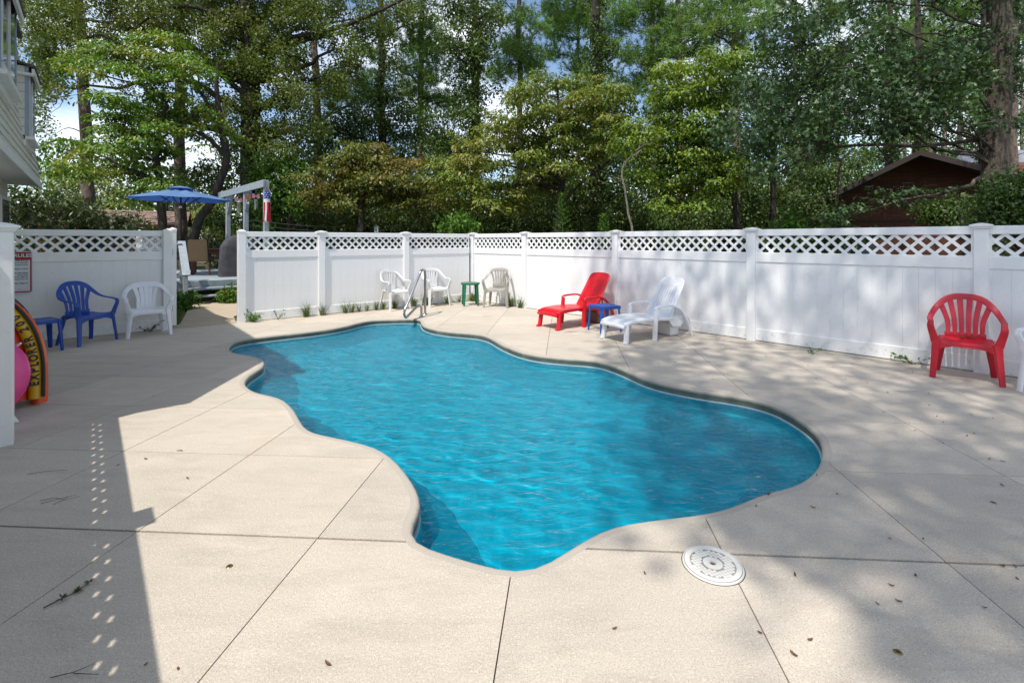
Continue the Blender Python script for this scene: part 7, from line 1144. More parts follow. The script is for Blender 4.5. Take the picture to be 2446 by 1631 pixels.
under:-480,2112,542,57 -492,2131,531,55 -372,2112,571,43 -327,1972,521,56 -1257,1994,457,42 -1343,2125,465,52 -1173,2008,470,50 -1211,2146,470,43 -811,1969,437,48 -902,2183,502,52 -366,1911,410,64 -406,2024,467,49 491,2158,490,52 438,2207,484,56 526,2135,439,63 534,2009,481,54 1286,2148,446,60 1210,1999,468,50 1512,2118,442,63 1416,1970,474,44 -1399,2028,414,62 -1334,1943,366,43 -1370,2077,406,56 -1310,2027,422,39 -1220,1957,399,60 -1257,2051,403,45 -1248,2125,380,59 -1163,2025,363,39 138,2069,392,46 178,1988,380,57 247,2006,372,50 247,2148,418,54 287,2075,370,61 324,1994,364,45 462,2054,359,41 392,1979,393,41 563,2149,415,62 524,2155,418,54 665,2259,449,52 608,2089,363,48 946,2039,418,44 988,2003,362,61 1033,2053,426,47 959,1928,382,44 1136,2059,360,56 1113,2084,415,49 1204,2009,398,42 1239,2144,388,46 1346,2152,426,50 1339,2125,428,58 1397,2136,411,58 1384,2139,404,56 87,1962,316,41 66,2033,318,64 149,1987,328,51 205,2184,371,41 209,1978,326,64 240,2102,323,64 323,2088,320,38 329,1978,315,53 327,1959,300,45 424,2142,341,45 469,2036,341,64 435,2153,353,59 486,2079,332,59 450,1911,287,47 626,2130,332,44 535,1985,318,39 897,2113,300,41 883,2125,297,40 888,1987,317,59 902,2064,340,54 957,2049,306,49 1043,2096,347,39 1002,2005,348,48 1089,2045,333,52 1114,2027,348,53 1157,2117,341,41 1094,1929,342,45 1306,2226,304,41 1260,2015,303,50 1327,2096,320,41 1365,2092,318,61 1335,2119,364,45 -868,1934,279,50 -914,2095,250,62 -854,2063,279,57 -780,1950,226,40 -737,1921,229,47 -809,2047,230,39 -707,2039,224,54 -670,1999,279,47 -665,2024,256,39 -675,2177,251,40 -528,1963,248,63 -575,2034,283,64 -495,1997,226,51 -518,2025,243,45 -428,1953,236,44 -464,2032,255,45 -335,2022,269,59 -357,1879,272,59 -343,2066,242,54 -299,1993,241,56 -265,2042,268,61 -230,2024,253,48 -158,1948,281,47 -216,2160,225,42 -73,1978,266,59 -91,2046,248,60 -30,1979,235,60 -52,2027,260,61 49,2078,257,52 60,1964,279,52 107,2157,278,44 125,2229,276,64 148,1976,250,40 146,1879,273,58 228,2048,270,63 207,2071,233,63 313,2023,261,49 335,2179,260,46 315,1909,230,55 419,2221,295,47 460,2138,226,43 423,1913,276,42 516,1995,221,60 527,2026,224,60 569,1939,241,56 533,1969,262,59 680,2208,227,39 673,2245,278,47 742,2153,235,52 665,1879,250,45 807,2106,260,41 768,2079,256,39 845,1959,274,62 834,2092,247,49 964,2106,263,49 893,2007,252,43 1063,2268,263,47 986,2012,284,63 1002,1973,256,46 1035,2005,268,57 1065,1969,254,53 1121,2016,243,41 1175,2066,278,42 1237,2105,269,44 1215,2014,277,56 1297,2100,275,49 1255,1925,239,49 1350,2132,269,55 -1048,1984,183,45 -998,1886,161,45 -942,1967,200,60 -973,1975,176,40 -909,2023,185,60 -917,1995,207,44 -904,2202,224,40 -868,2127,189,63 -817,2116,184,49 -817,2138,221,47 -703,1970,206,63 -659,1959,193,43 -659,1981,170,42 -659,2103,222,55 -573,2057,154,55 -606,2151,224,61 -538,2023,164,50 -560,2156,196,43 -439,2104,211,56 -449,2122,173,56 -378,2027,160,60 -352,2036,180,64 -299,2246,203,60 -298,2082,164,48 -206,1956,175,52 -221,2150,222,40 -145,2058,215,62 -191,2053,212,49 -89,1915,181,63 -97,1960,183,56 -64,2072,174,63 -14,2025,184,40 38,2082,161,61 11,2086,171,61 75,1954,196,51 116,1992,189,48 178,2221,211,51 181,1995,195,38 261,1961,199,52 280,2106,209,42 337,2074,186,39 294,2085,187,62 383,2118,207,54 342,2027,185,52 422,2019,170,54 479,2074,180,57 548,2103,219,49 514,2130,191,58 575,1967,200,54 533,1919,186,42 664,2025,209,46 625,1901,154,38 810,2215,212,38 735,2050,210,41 769,2039,215,50 708,1879,169,60 831,2060,159,62 872,2088,186,43 927,2119,180,46 948,2068,182,61 972,2016,178,44 992,2029,193,41 981,1933,169,38 1057,2032,184,50 1079,1972,169,39 1092,1991,202,43 1151,2013,160,47 1213,2036,171,38 1364,2164,180,41 1240,2014,187,62 1295,1985,214,60 1329,2007,199,62
sapling_green:-958,1803,443,56 -1007,1919,422,45 -959,1867,430,50 -881,1855,438,56 -896,1906,450,50 -922,1875,462,46 -849,1823,411,45 -835,1822,444,38 -804,1840,431,54 -965,1831,380,47 -915,1818,359,58 -944,1865,380,35 -865,1864,385,50 -892,1830,342,41 -941,1896,392,50 -777,1759,370,41 -887,1914,345,42 -859,1868,374,57 -960,1853,290,54 -956,1867,278,58 -933,1759,284,39 -912,1867,318,45 -916,1849,276,46 -880,1855,306,44 -794,1807,291,56 -841,1845,285,44 -798,1788,326,36 -962,1886,242,57 -920,1793,217,41 -961,1861,219,46 -936,1872,255,46 -924,1914,221,53 -910,1830,273,50
"""
# ------------------------------------------------------------------ foliage
def np_mesh(name, co, nper, fidx):
    """co: (N*nper,3) vertices; fidx: faces of one piece, each a tuple of local indices"""
    N = len(co)//nper; me = bpy.data.meshes.new(name); me.vertices.add(len(co)); me.vertices.foreach_set('co', co.astype(np.float32).ravel())
    tot = [len(f) for f in fidx]; loc = np.concatenate([np.array(f) for f in fidx]); L = len(loc)
    li = (np.arange(N)[:, None]*nper+loc[None, :]).ravel().astype(np.int32)
    st = np.concatenate([[0], np.cumsum(tot)[:-1]]); ls = (np.arange(N)[:, None]*L+st[None, :]).ravel().astype(np.int32)
    me.loops.add(len(li)); me.loops.foreach_set('vertex_index', li); me.polygons.add(len(ls)); me.polygons.foreach_set('loop_start', ls)
    me.update(calc_edges=True); return me
def unit(v): return v/np.maximum(np.linalg.norm(v, axis=-1, keepdims=True), 1e-6)
def frames(D, N0):
    D = unit(D); S = unit(np.cross(D, N0)); N = np.cross(S, D); return D, S, N
def leaf_cloud(pos, D, N0, size, shape='oval', fold=.18):
    D, S, N = frames(D, N0); s = size[:, None]
    if shape == 'oval':        # a folded leaf, six corners
        V = [pos, pos+D*s*.30+S*s*.24+N*s*fold*.6, pos+D*s*.68+S*s*.20+N*s*fold*.5, pos+D*s, pos+D*s*.68-S*s*.20+N*s*fold*.5, pos+D*s*.30-S*s*.24+N*s*fold*.6]
        return np.stack(V, 1).reshape(-1, 3), 6, [(0, 1, 2, 3), (0, 3, 4, 5)]
    if shape == 'quad':
        V = [pos, pos+D*s*.45+S*s*.27+N*s*.10, pos+D*s, pos+D*s*.45-S*s*.27+N*s*.10]
        return np.stack(V, 1).reshape(-1, 3), 4, [(0, 1, 2, 3)]
    if shape == 'narrow':
        V = [pos, pos+D*s*.45+S*s*.13+N*s*.05, pos+D*s, pos+D*s*.45-S*s*.13+N*s*.05]
        return np.stack(V, 1).reshape(-1, 3), 4, [(0, 1, 2, 3)]
    if shape == 'lobed':       # oak leaf: midrib with two pairs of lobes
        V = [pos, pos+D*s*.28+S*s*.07, pos+D*s*.42+S*s*.30, pos+D*s*.50+S*s*.07, pos+D*s*.74+S*s*.24+N*s*.05, pos+D*s*.74+S*s*.05, pos+D*s, pos+D*s*.74-S*s*.05, pos+D*s*.74-S*s*.24+N*s*.05, pos+D*s*.50-S*s*.07, pos+D*s*.42-S*s*.30, pos+D*s*.28-S*s*.07]
        return np.stack(V, 1).reshape(-1, 3), 12, [(0, 1, 3, 5, 6), (1, 2, 3), (3, 4, 5), (0, 6, 7, 9, 11), (9, 10, 11), (7, 8, 9)]
def ball(n, flat=1.):
    v = unit(RNG.normal(size=(n, 3)))*(RNG.random(n)**.45)[:, None]; v[:, 2] *= flat; return v
DENS = 1.6
def crown_mesh(name, clumps, kind, leaf, dens, shape='oval', base=(0, 0, 0)):
    C = np.array(clumps, float); Q = []
    pos, D, N0, sz = [], [], [], []
    for x, y, z, r in C:
        r = r*(1.0 if kind == 'layer' else 1.15); n = max(6, int(DENS*dens*(1.25 if kind == 'layer' else 1.)*r*r/(leaf*leaf)))
        if kind == 'layer':    # dogwood: flat sprays whose leaves hang outwards
            a = RNG.random(n)*2*PI; rho = np.sqrt(RNG.random(n)); tx, ty = RNG.normal(size=2)*.22; R_ = r*1.25*(1+.22*np.sin(3*a+x*7)+.13*np.sin(5*a+y*9)); v = np.stack([np.cos(a)*rho*R_, np.sin(a)*rho*R_, .30*r*(1-1.5*rho**2)+tx*np.cos(a)*rho*R_+ty*np.sin(a)*rho*R_+RNG.normal(size=n)*.13*r-(RNG.random(n) < .15)*RNG.random(n)*.35*r], 1)
            ow = v.copy(); ow[:, 2] = 0; d = unit(ow)*.7+RNG.normal(size=(n, 3))*.38; d[:, 2] -= .62
            nn = RNG.normal(size=(n, 3))*.30+np.array([0, 0, .85])+unit(ow)*.45
        elif kind == 'hang':
            v = ball(n, .8)*r; d = RNG.normal(size=(n, 3))*.7; d[:, 2] -= .45; nn = RNG.normal(size=(n, 3))*.7+np.array([0, 0, .7])
        else:
            v = ball(n, .85)*r; d = RNG.normal(size=(n, 3)); nn = RNG.normal(size=(n, 3))*.6+np.array([0, 0, .8])+unit(v)*.5
        pos.append(v+np.array([x, y, z])-np.array(base)); D.append(d); N0.append(nn); sz.append(leaf*RNG.uniform(.65, 1.25, n))
    co, k, f = leaf_cloud(np.concatenate(pos), np.concatenate(D), np.concatenate(N0), np.concatenate(sz), shape)
    return np_mesh(name, co, k, f)
def needle_mesh(name, clumps, base=(0, 0, 0), tufts=22, needles=20, length=.30, width=.024):
    base = np.array(base); P, A = [], []
    for x, y, z, r in clumps:
        n = max(4, int(tufts*(r/.6)**2)); v = ball(n, .55)*r*1.1; ow = unit(v)*.6; ow[:, 2] += .55
        P.append(v+np.array([x, y, z])-base); A.append(unit(ow+RNG.normal(size=(n, 3))*.25))
    P, A = np.concatenate(P), np.concatenate(A); n = len(P)
    d = unit(A[:, None, :]*.55+unit(RNG.normal(size=(n, needles, 3)))).reshape(-1, 3)
    p = np.repeat(P, needles, 0)+np.repeat(A, needles, 0)*RNG.uniform(-.1, .1, (n*needles, 1))
    L = (length*RNG.uniform(.7, 1.15, n*needles))[:, None]; s = unit(np.cross(d, RNG.normal(size=d.shape)))*width/2
    tip = p+d*L; tip[:, 2] -= .12*L[:, 0]*L[:, 0]
    return np_mesh(name, np.stack([p-s, p+s, tip], 1).reshape(-1, 3), 3, [(0, 1, 2)])
def tubes_mesh(name, paths, sides=6):
    """paths: list of (points Nx3, radii N); one mesh of tapered tubes"""
    co, fs, o = [], [], 0
    for P, R in paths:
        P = np.asarray(P, float); R = np.asarray(R, float); n = len(P)
        T = unit(np.gradient(P, axis=0)); ref = np.tile(np.array([.31, .17, .05]), (n, 1)); ref[np.abs(T[:, 2]) < .7] = [0.05, .02, 1]
        S = unit(np.cross(T, ref)); U = np.cross(S, T); a = np.arange(sides)*2*PI/sides
        ring = P[:, None, :]+R[:, None, None]*(np.cos(a)[None, :, None]*S[:, None, :]+np.sin(a)[None, :, None]*U[:, None, :])
        co.append(ring.reshape(-1, 3))
        for i in range(n-1):
            for k in range(sides): j = (k+1) % sides; fs.append((o+i*sides+k, o+i*sides+j, o+(i+1)*sides+j, o+(i+1)*sides+k))
        o += n*sides
    me = bpy.data.meshes.new(name); me.from_pydata(np.concatenate(co).tolist(), [], fs); me.update(); return me
def curve_pts(a, b, lift=.0, n=7, wob=.06):
    a, b = np.asarray(a, float), np.asarray(b, float); t = np.linspace(0, 1, n)[:, None]; L = np.linalg.norm(b-a)
    P = a+(b-a)*t; P[:, 2] += lift*L*np.sin(PI*t[:, 0])
    w = RNG.normal(size=(n, 3))*wob*L*.35; w[0] = w[-1] = 0; return P+w
def wobble_trunk(pts, n=18, wob=.03):
    Pt = [Vector(p[:3]) for p in pts]; sm_ = smooth_path(Pt, max(2, n//max(1, len(Pt)-1)))
    r0 = np.interp(np.linspace(0, 1, len(sm_)), np.linspace(0, 1, len(pts)), [p[3] for p in pts])
    P = np.array([tuple(v) for v in sm_]); P[1:-1] += RNG.normal(size=P[1:-1].shape)*np.array([wob, wob, 0]); return P, r0
def tree(name, label, loc, trunk, clumps, leafmat_, bark, kind='hang', leaf=.12, dens=9., shape='oval', limbs=10, group=None, cat='tree', zmin=.25, limb_r=.5, twigs=True, extra=None, sides=10, crown='crown', lift=.06):
    """trunk: (x, y, z, r) world points; crown clumps in world metres; every clump hangs on a twig, every twig on a limb"""
    t = thing(name, label, cat, loc, 0, group); b = np.array([loc[0], loc[1], loc[2] if len(loc) > 2 else 0.])
    P, R = wobble_trunk(trunk)
    # root flare
    fl = np.exp(-(P[:, 2]-P[0, 2])/.35)*.35+1; tm = tubes_mesh('trunk', [(P-b, R*fl)], sides)
    part('trunk', tm, t, bark, True)
    C = np.array(clumps, float); paths = []
    if twigs and len(C):
        k = min(limbs, len(C)); idx = RNG.permutation(len(C))[:k]; nodes = [P[int(len(P)*zmin):]]; rad = [R[int(len(P)*zmin):]*.5]
        for i in idx:
            c = C[i, :3]; h = np.linalg.norm((P-c)[:, :2], axis=1); want = c[2]-h*.35
            cost = np.abs(P[:, 2]-want)+.15*h; cost[:int(len(P)*zmin)] += 50; j = int(np.argmin(cost))
            q = curve_pts(P[j], c, lift, 9); r = np.linspace(max(.02, R[j]*limb_r), .012, 9); paths.append((q-b, r)); nodes.append(q[2:]); rad.append(r[2:])
        Nn = np.concatenate(nodes)
        for c in C:
            d = np.linalg.norm(Nn-c[:3], axis=1)+np.maximum(0, Nn[:, 2]-c[2])*.6; j = int(np.argmin(d))
            if d[j] > .15: paths.append((curve_pts(Nn[j], c[:3], .05, 5)-b, np.linspace(.016, .005, 5)))
        tag(part('branches', tubes_mesh('branches', paths, 5), t, bark, True), kind='stuff')
    for q in extra or ():
        sp = smooth_path([Vector(p[:3]) for p in q], 3); rr = np.interp(np.linspace(0, 1, len(sp)), np.linspace(0, 1, len(q)), [p[3] for p in q])
        pp = np.array([tuple(v) for v in sp])-b; pp[1:-1] += RNG.normal(size=pp[1:-1].shape)*.012; part('limb', tubes_mesh('limb', [(pp, rr)], 7), t, bark, True)
    if len(C):
        if kind == 'pine': part(crown, needle_mesh(crown, clumps, b), t, leafmat_)
        else: part(crown, crown_mesh(crown, clumps, kind, leaf, dens, shape, b), t, leafmat_)
    return t
CL = {}
for row in CLUMPS.strip().split('\n'):
    k, v = row.split(':'); CL[k] = [tuple(int(q)/100 for q in w.split(',')) for w in v.split()]
def tr(px, py, Y, r): p = at(px, py, Y); return (p.x, p.y, p.z, r)
def bole(px0, pxt, Y, r0, r1, ztop, lean_y=0.):
    """straight bole whose foot and whose place at the frame's top edge were surveyed"""
    x0 = (px0-1223)*Y/1150; zt = EYE+575*Y/1150; xt = (pxt-1223)*Y/1150; k = (xt-x0)/zt
    return [(x0, Y, -.1, r0), (x0+k*ztop*.35, Y+lean_y*.3, ztop*.35, r0*.86), (x0+k*ztop*.7, Y+lean_y*.7, ztop*.7, (r0+r1)*.5), (x0+k*ztop, Y+lean_y, ztop, r1)]
# big oak left of centre
T = [tr(604, 640, 19, .47), tr(601, 560, 19, .40), tr(600, 420, 19, .37), tr(597, 200, 19, .35), tr(590, 0, 19, .30), (-10.6, 19, 14., .2), (-10.3, 19, 17, .08)]
T[0] = (T[1][0], 19, -.1, .55)
ex = [[tr(600, 120, 19, 0.144), tr(690, 95, 18.6, 0.122), tr(800, 70, 18.2, 0.094), tr(900, 30, 18., 0.065), tr(1000, -20, 18, 0.043)],
      [tr(598, 60, 19, 0.144), tr(545, 50, 18.5, 0.115), tr(480, 20, 18.2, 0.086), tr(400, 20, 18., 0.065), tr(330, 60, 17.8, 0.036)],
      [tr(598, 165, 19, 0.115), tr(700, 105, 19.4, 0.086), tr(820, 80, 19.6, 0.050)],
      [tr(590, 230, 19, 0.115), tr(480, 150, 18.6, 0.086), tr(330, 125, 18.2, 0.065), tr(240, 85, 18, 0.043), tr(150, 120, 18, 0.022)],
      [tr(600, 470, 19, 0.094), tr(650, 400, 19.3, 0.058), tr(740, 300, 19.4, 0.036)]]
tree('oak_tree', 'broad dark-trunked oak behind the pergola spreading over the left half', (T[0][0], 19, 0), T, CL['oak_left'], 'oak_leaf', 'dark_bark', 'hang', .125, 6.8, 'quad', 22, extra=ex, limb_r=.42)
# dogwood behind the parasol with its leaning second stem
T = [(tr(386, 560, 16.5, 0)[0], 16.5, -.1, .16), tr(386, 490, 16.5, .13), tr(378, 410, 16.5, .12), tr(374, 330, 16.5, .09), tr(400, 250, 16.3, .05)]
ex = [[(tr(446, 570, 16.8, 0)[0], 16.8, 0., .17), tr(470, 540, 16.8, .15), tr(500, 490, 16.8, .14), tr(527, 430, 16.8, .13), tr(541, 375, 16.8, .12), tr(532, 325, 16.8, .11), tr(518, 225, 16.6, .08), tr(520, 150, 16.5, .05)],
      [tr(541, 375, 16.8, .09), tr(480, 320, 16.4, .06), tr(380, 300, 16., .04), tr(280, 350, 15.7, .025)],
      [tr(532, 325, 16.8, .08), tr(460, 200, 16.4, .05), tr(330, 200, 16, .03), tr(180, 160, 15.6, .02)]]
tree('dogwood_tree', 'yellow-green dogwood with layered sprays above the parasol', (T[0][0], 16.5, 0), T, CL['dogwood_left'], 'dogwood_leaf', 'dark_bark', 'layer', .13, 9.0, 'oval', 14, extra=ex, zmin=.4)
T = [(tr(860, 560, 17, 0)[0], 17, -.1, .13), tr(862, 500, 17, .10), tr(870, 440, 17, .07), tr(850, 380, 17, .04)]
tree('dogwood_tree', 'bronze-tinged dogwood behind the middle of the left fence', (T[0][0], 17, 0), T, CL['dogwood_brown'], 'brown_dogwood_leaf', 'dark_bark', 'layer', .13, 9.0, 'quad', 12, zmin=.4)
T = [(tr(1330, 560, 16.5, 0)[0], 16.5, -.1, .17), tr(1335, 480, 16.5, .14), tr(1350, 400, 16.5, .11), tr(1340, 300, 16.5, .07), tr(1330, 210, 16.5, .03)]
ex = [[tr(1335, 500, 16.5, .07), tr(1385, 440, 16.3, .05), tr(1460, 380, 16., .03)], [tr(1340, 440, 16.5, .07), tr(1230, 400, 16.2, .04), tr(1150, 380, 16., .02)]]
tree('dogwood_tree', 'wide tan-tipped dogwood above the fence corner', (T[0][0], 16.5, 0), T, CL['dogwood_centre'], 'tan_dogwood_leaf', 'dark_bark', 'layer', .13, 9.0, 'quad', 18, extra=ex, zmin=.35)
T = [(tr(1770, 560, 15, 0)[0], 15, -.1, .13), tr(1760, 490, 15, .10), tr(1735, 420, 15, .08), tr(1700, 330, 15, .06), tr(1680, 200, 15, .03)]
ex = [[tr(1845, 560, 15.4, .10), tr(1845, 440, 15.4, .09), tr(1838, 380, 15.2, .06), tr(1780, 300, 15, .03)]]
tree('dogwood_tree', 'lime-green dogwood left of the wooden cabin', (T[0][0], 15, 0), T, CL['dogwood_right'], 'lime_dogwood_leaf', 'dark_bark', 'layer', .125, 9.0, 'quad', 18, extra=ex, zmin=.3)
# big oak on the right
T = [(tr(2362, 560, 12.5, 0)[0], 12.5, -.1, .42), tr(2366, 490, 12.5, .29), tr(2374, 400, 12.5, .275), tr(2382, 330, 12.5, .27), tr(2386, 200, 12.5, .255), tr(2394, 70, 12.5, .28), tr(2388, 0, 12.5, .23), (12.4, 12.4, 10.5, .17), (12.0, 12.3, 13., .06)]
ex = [[tr(2345, 424, 12.4, 0.059), tr(2300, 448, 12.2, 0.043), tr(2230, 465, 12., 0.033), tr(2150, 480, 11.8, 0.026), tr(2075, 502, 11.6, 0.017), tr(2020, 520, 11.5, 0.010)],
      [tr(2375, 178, 12.5, 0.086), tr(2260, 170, 12.4, 0.066), tr(2160, 205, 12.3, 0.053), tr(2060, 240, 12.2, 0.046), tr(1950, 345, 12, 0.030), tr(1870, 380, 11.9, 0.020)],
      [tr(2380, 330, 12.5, 0.053), tr(2200, 350, 12.6, 0.046), tr(2080, 345, 12.6, 0.040), tr(1960, 360, 12.5, 0.033), tr(1850, 420, 12.4, 0.020)],
      [tr(2395, 100, 12.5, 0.132), tr(2440, 70, 12.5, 0.112), tr(2520, 0, 12.5, 0.086), (15.2, 12.5, 10, 0.053)],
      [tr(2390, 20, 12.5, 0.106), tr(2340, -60, 12.4, 0.086), (10.2, 12.2, 10.2, 0.053), (8.2, 12, 11.5, 0.026)]]
low = [(tr(px, py, Y, 0)[0], Y, tr(px, py, Y, 0)[2], r) for px, py, Y, r in ((2290, 445, 12.1, .14), (2235, 455, 12, .2), (2190, 452, 11.9, .24), (2150, 462, 11.8, .26), (2120, 470, 11.7, .26), (2080, 478, 11.6, .25), (2040, 492, 11.6, .26), (2000, 500, 11.5, .24), (2165, 485, 11.8, .2), (2205, 478, 11.9, .18), (2100, 452, 11.7, .2), (2060, 505, 11.6, .2), (1975, 515, 11.5, .18))]
for _ in range(110):
    Y = random.uniform(11.2, 13.2); p = at(random.uniform(1930, 2345), random.uniform(120, 375), Y); CL['oak_right'].append((p.x, Y, p.z, random.uniform(.26, .42)))
clr = [c for c in CL['oak_right'] if not (c[2] < 4.2 and (c[0]/c[1]*1150+1223) > 2010)]
rt = tree('oak_tree', 'massive rough-barked oak rising behind the right end of the fence', (T[0][0], 12.5, 0), T, clr, 'grey_oak_leaf', 'oak_bark', 'hang', .15, 6.6, 'lobed', 18, extra=ex, limb_r=.14, sides=18)
b0 = np.array([T[0][0], 12.5, 0.])
part('crown', crown_mesh('crown', low, 'layer', .14, 8.5, 'lobed', b0), rt, 'grey_oak_leaf')
# young green trees and the bare leaning sapling
T = [(tr(690, 560, 18.5, 0)[0], 18.5, -.1, .09), tr(690, 480, 18.5, .07), tr(692, 380, 18.5, .03)]
tree('young_tree', 'young leafy green tree between the pergola and the bronze dogwood', (T[0][0], 18.5, 0), T, CL['sapling_green'], 'bright_leaf', 'dark_bark', 'hang', .15, 7., 'oval', 8)
T = [(tr(1508, 560, 13.2, 0)[0], 13.2, -.05, .035), tr(1508, 540, 13.2, .032), tr(1496, 470, 13.2, .028), tr(1486, 405, 13.2, .022), tr(1530, 360, 13.2, .014), tr(1545, 330, 13.2, .008)]
ex = [[tr(1486, 405, 13.2, .02), tr(1500, 385, 13.1, .014), tr(1540, 345, 13., .008), tr(1590, 350, 13., .004)], [tr(1486, 432, 13.2, .014), tr(1470, 425, 13.1, .01), tr(1440, 440, 13, .004)], [tr(1520, 375, 13.2, .012), tr(1535, 310, 13.3, .007), tr(1550, 290, 13.3, .004)]]
tree('sapling', 'thin bare pale sapling leaning up behind the red lounger', (T[0][0], 13.2, 0), T, [], 'bright_leaf', 'pale_bark', extra=ex, sides=7)

# pines
pines = [('pine_a', 770, 748, 24, .20, 'pine with bare lower trunk right of the broad oak'),
         ('pine_b', 1003, 1006, 26, .17, 'slender pine left of the gap of sky above the centre'),
         ('pine_c', 1245, 1240, 26, .17, 'open-crowned pine right of the gap of sky above the centre'),
         ('pine_d', 1382, 1378, 29, .13, 'thin far pine above the tan-tipped dogwood'),
         ('pine_e', 1572, 1558, 28, .17, 'dark pine behind the upper left of the lime-green dogwood'),
         ('pine_g', 1628, 1620, 27, .20, 'pine whose bole shows at the top edge right of centre'),
         ('pine_f', 1762, 1757, 24, .21, 'tall pine standing above the lime-green dogwood'),
         ('pine_j', 1905, 1898, 30, .17, 'far pine behind the left limbs of the right oak'),
         ('pine_h', 2186, 2182, 28, .17, 'pine seen against the sky left of the massive oak trunk'),
         ('pine_i', 2420, 2424, 27, .18, 'pine behind the massive oak at the right edge')]
for key, p0, p1, Y, r, lab in pines:
    zt = 21.; T = bole(p0, p1, Y, r*1.12, .05, zt)
    dead = []
    for _ in range(7):
        z = random.uniform(3.5, 10); a = random.uniform(0, 2*PI); q = np.interp(z, [t[2] for t in T], [t[0] for t in T]); L = random.uniform(.6, 1.8)
        dead.append([(q, Y, z, .03), (q+.5*L*math.cos(a), Y+.5*L*math.sin(a), z+.12*L, .02), (q+L*math.cos(a), Y+L*math.sin(a), z+.1*L, .006)])
    tree('pine_tree', lab, (T[0][0], Y, 0), T, CL[key], 'pine_needle', 'pine_bark', 'pine', limbs=16, group='tall pines beyond the fence', zmin=.15, extra=dead, limb_r=.42, lift=.04)
# bare boles: the pine by the house and one behind the dogwood
T = bole(221, 190, 22, .27, .08, 20.)
tree('pine_tree', 'straight bare pine bole against the sky right of the house', (T[0][0], 22, 0), T, [(T[-1][0]+random.uniform(-1.6, 1.6), 22+random.uniform(-1.5, 1.5), random.uniform(14, 20.5), .8) for _ in range(26)], 'pine_needle', 'pine_bark', 'pine', limbs=8, group='tall pines beyond the fence', zmin=.6,
     extra=[[(T[1][0], 22, 6.4, .03), (T[1][0]-.6, 21.8, 6.6, .02), (T[1][0]-1.3, 21.7, 6.2, .006)]], sides=12)
T = bole(428, 431, 21, .24, .08, 19.)
tree('pine_tree', 'pine bole showing through the yellow-green dogwood', (T[0][0], 21, 0), T, [(T[-1][0]+random.uniform(-1.6, 1.6), 21+random.uniform(-1.5, 1.5), random.uniform(13.4, 19.5), .8) for _ in range(26)], 'pine_needle', 'pine_bark', 'pine', limbs=8, group='tall pines beyond the fence', zmin=.6, sides=12)
# ivy-clad trunks
for key, p0, p1, Y, r, lab in (('vine_a', 919, 909, 23., .19, 'ivy-hung trunk behind the bronze dogwood'), ('vine_b', 1134, 1137, 22., .22, 'tall trunk thick with ivy left of the sky gap'),
                               ('vine_c', 1430, 1422, 20., .28, 'heavy ivy-clad trunk rising behind the tan-tipped dogwood'), ('vine_d', 2123, 2126, 24., .16, 'ivy-clad trunk above the left slope of the cabin roof'),
                               ('vine_e', 2192, 2194, 24., .18, 'ivy-clad trunk directly above the cabin ridge'), ('vine_f', 2344, 2350, 22., .18, 'dark ivy-clad trunk just left of the massive oak')):
    T = bole(p0, p1, Y, r*1.1, .07, 17.); cl = list(CL[key])
    z = .5
    while z < (11 if key in 'vine_a vine_b vine_c' else 8.5):
        q = np.interp(z, [t[2] for t in T], [t[0] for t in T]); w = .16 if not (key == 'vine_a' and z > 6) else .05
        cl.append((q+random.uniform(-.15, .15), Y-.12+random.uniform(-.12, .1), z, w+r*.9)); z += .30
    tree('ivy_tree', lab, (T[0][0], Y, 0), T, cl, 'ivy_leaf', 'dark_bark', 'hang', .15, 6.5, 'quad', 8, group='ivy-clad trunks beyond the fence', zmin=.2)

# understorey shrubs, each a bush of its own
U = sorted(CL['under'], key=lambda c: c[0]/c[1]); NU = 15; per = -(-len(U)//NU)
spots = ['beneath the young leafy tree', 'right of the pergola post', 'below the bird box', 'under the bronze dogwood', 'behind the third fence post from the gate', 'left of the fence corner', 'just behind the fence corner', 'below the tan-tipped dogwood', 'behind the short corner fence panel', 'left of the leaning bare sapling', 'behind the leaning bare sapling', 'behind the red lounger', 'behind the white lounger', 'under the lime-green dogwood', 'at the left end of the cabin']
for k in range(NU):
    c = U[k*per:(k+1)*per]
    if not c: continue
    cx, cy = sum(v[0] for v in c)/len(c), sum(v[1] for v in c)/len(c); c = [(x, y, z, r*1.15) for x, y, z, r in c]
    c += [(cx+random.uniform(-1.1, 1.1), cy+random.uniform(-.6, .8), random.uniform(.3, 2.4), .55) for _ in range(10)]
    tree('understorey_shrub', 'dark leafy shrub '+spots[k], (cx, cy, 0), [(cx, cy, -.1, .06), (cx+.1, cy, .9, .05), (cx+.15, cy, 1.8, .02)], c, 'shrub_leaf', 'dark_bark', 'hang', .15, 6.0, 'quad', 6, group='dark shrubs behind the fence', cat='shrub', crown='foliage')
def bush(name, label, c0, size, n, mat, leaf, dens, kind='hang', shape='oval', group=None, cat='shrub', r=.34):
    x, y, z = c0; sx, sy, sz = size
    cl = []
    for _ in range(n):
        v = ball(1, 1.)[0]; cl.append((x+v[0]*sx, y+v[1]*sy, max(.15, z+v[2]*sz), r*random.uniform(.7, 1.2)))
    return tree(name, label, (x, y, 0), [(x, y, -.05, .05), (x+.05, y, z*.6, .035), (x, y, z, .012)], cl, mat, 'dark_bark', kind, leaf, dens, shape, 6, group=group, cat=cat, zmin=.1, crown='foliage', sides=6)
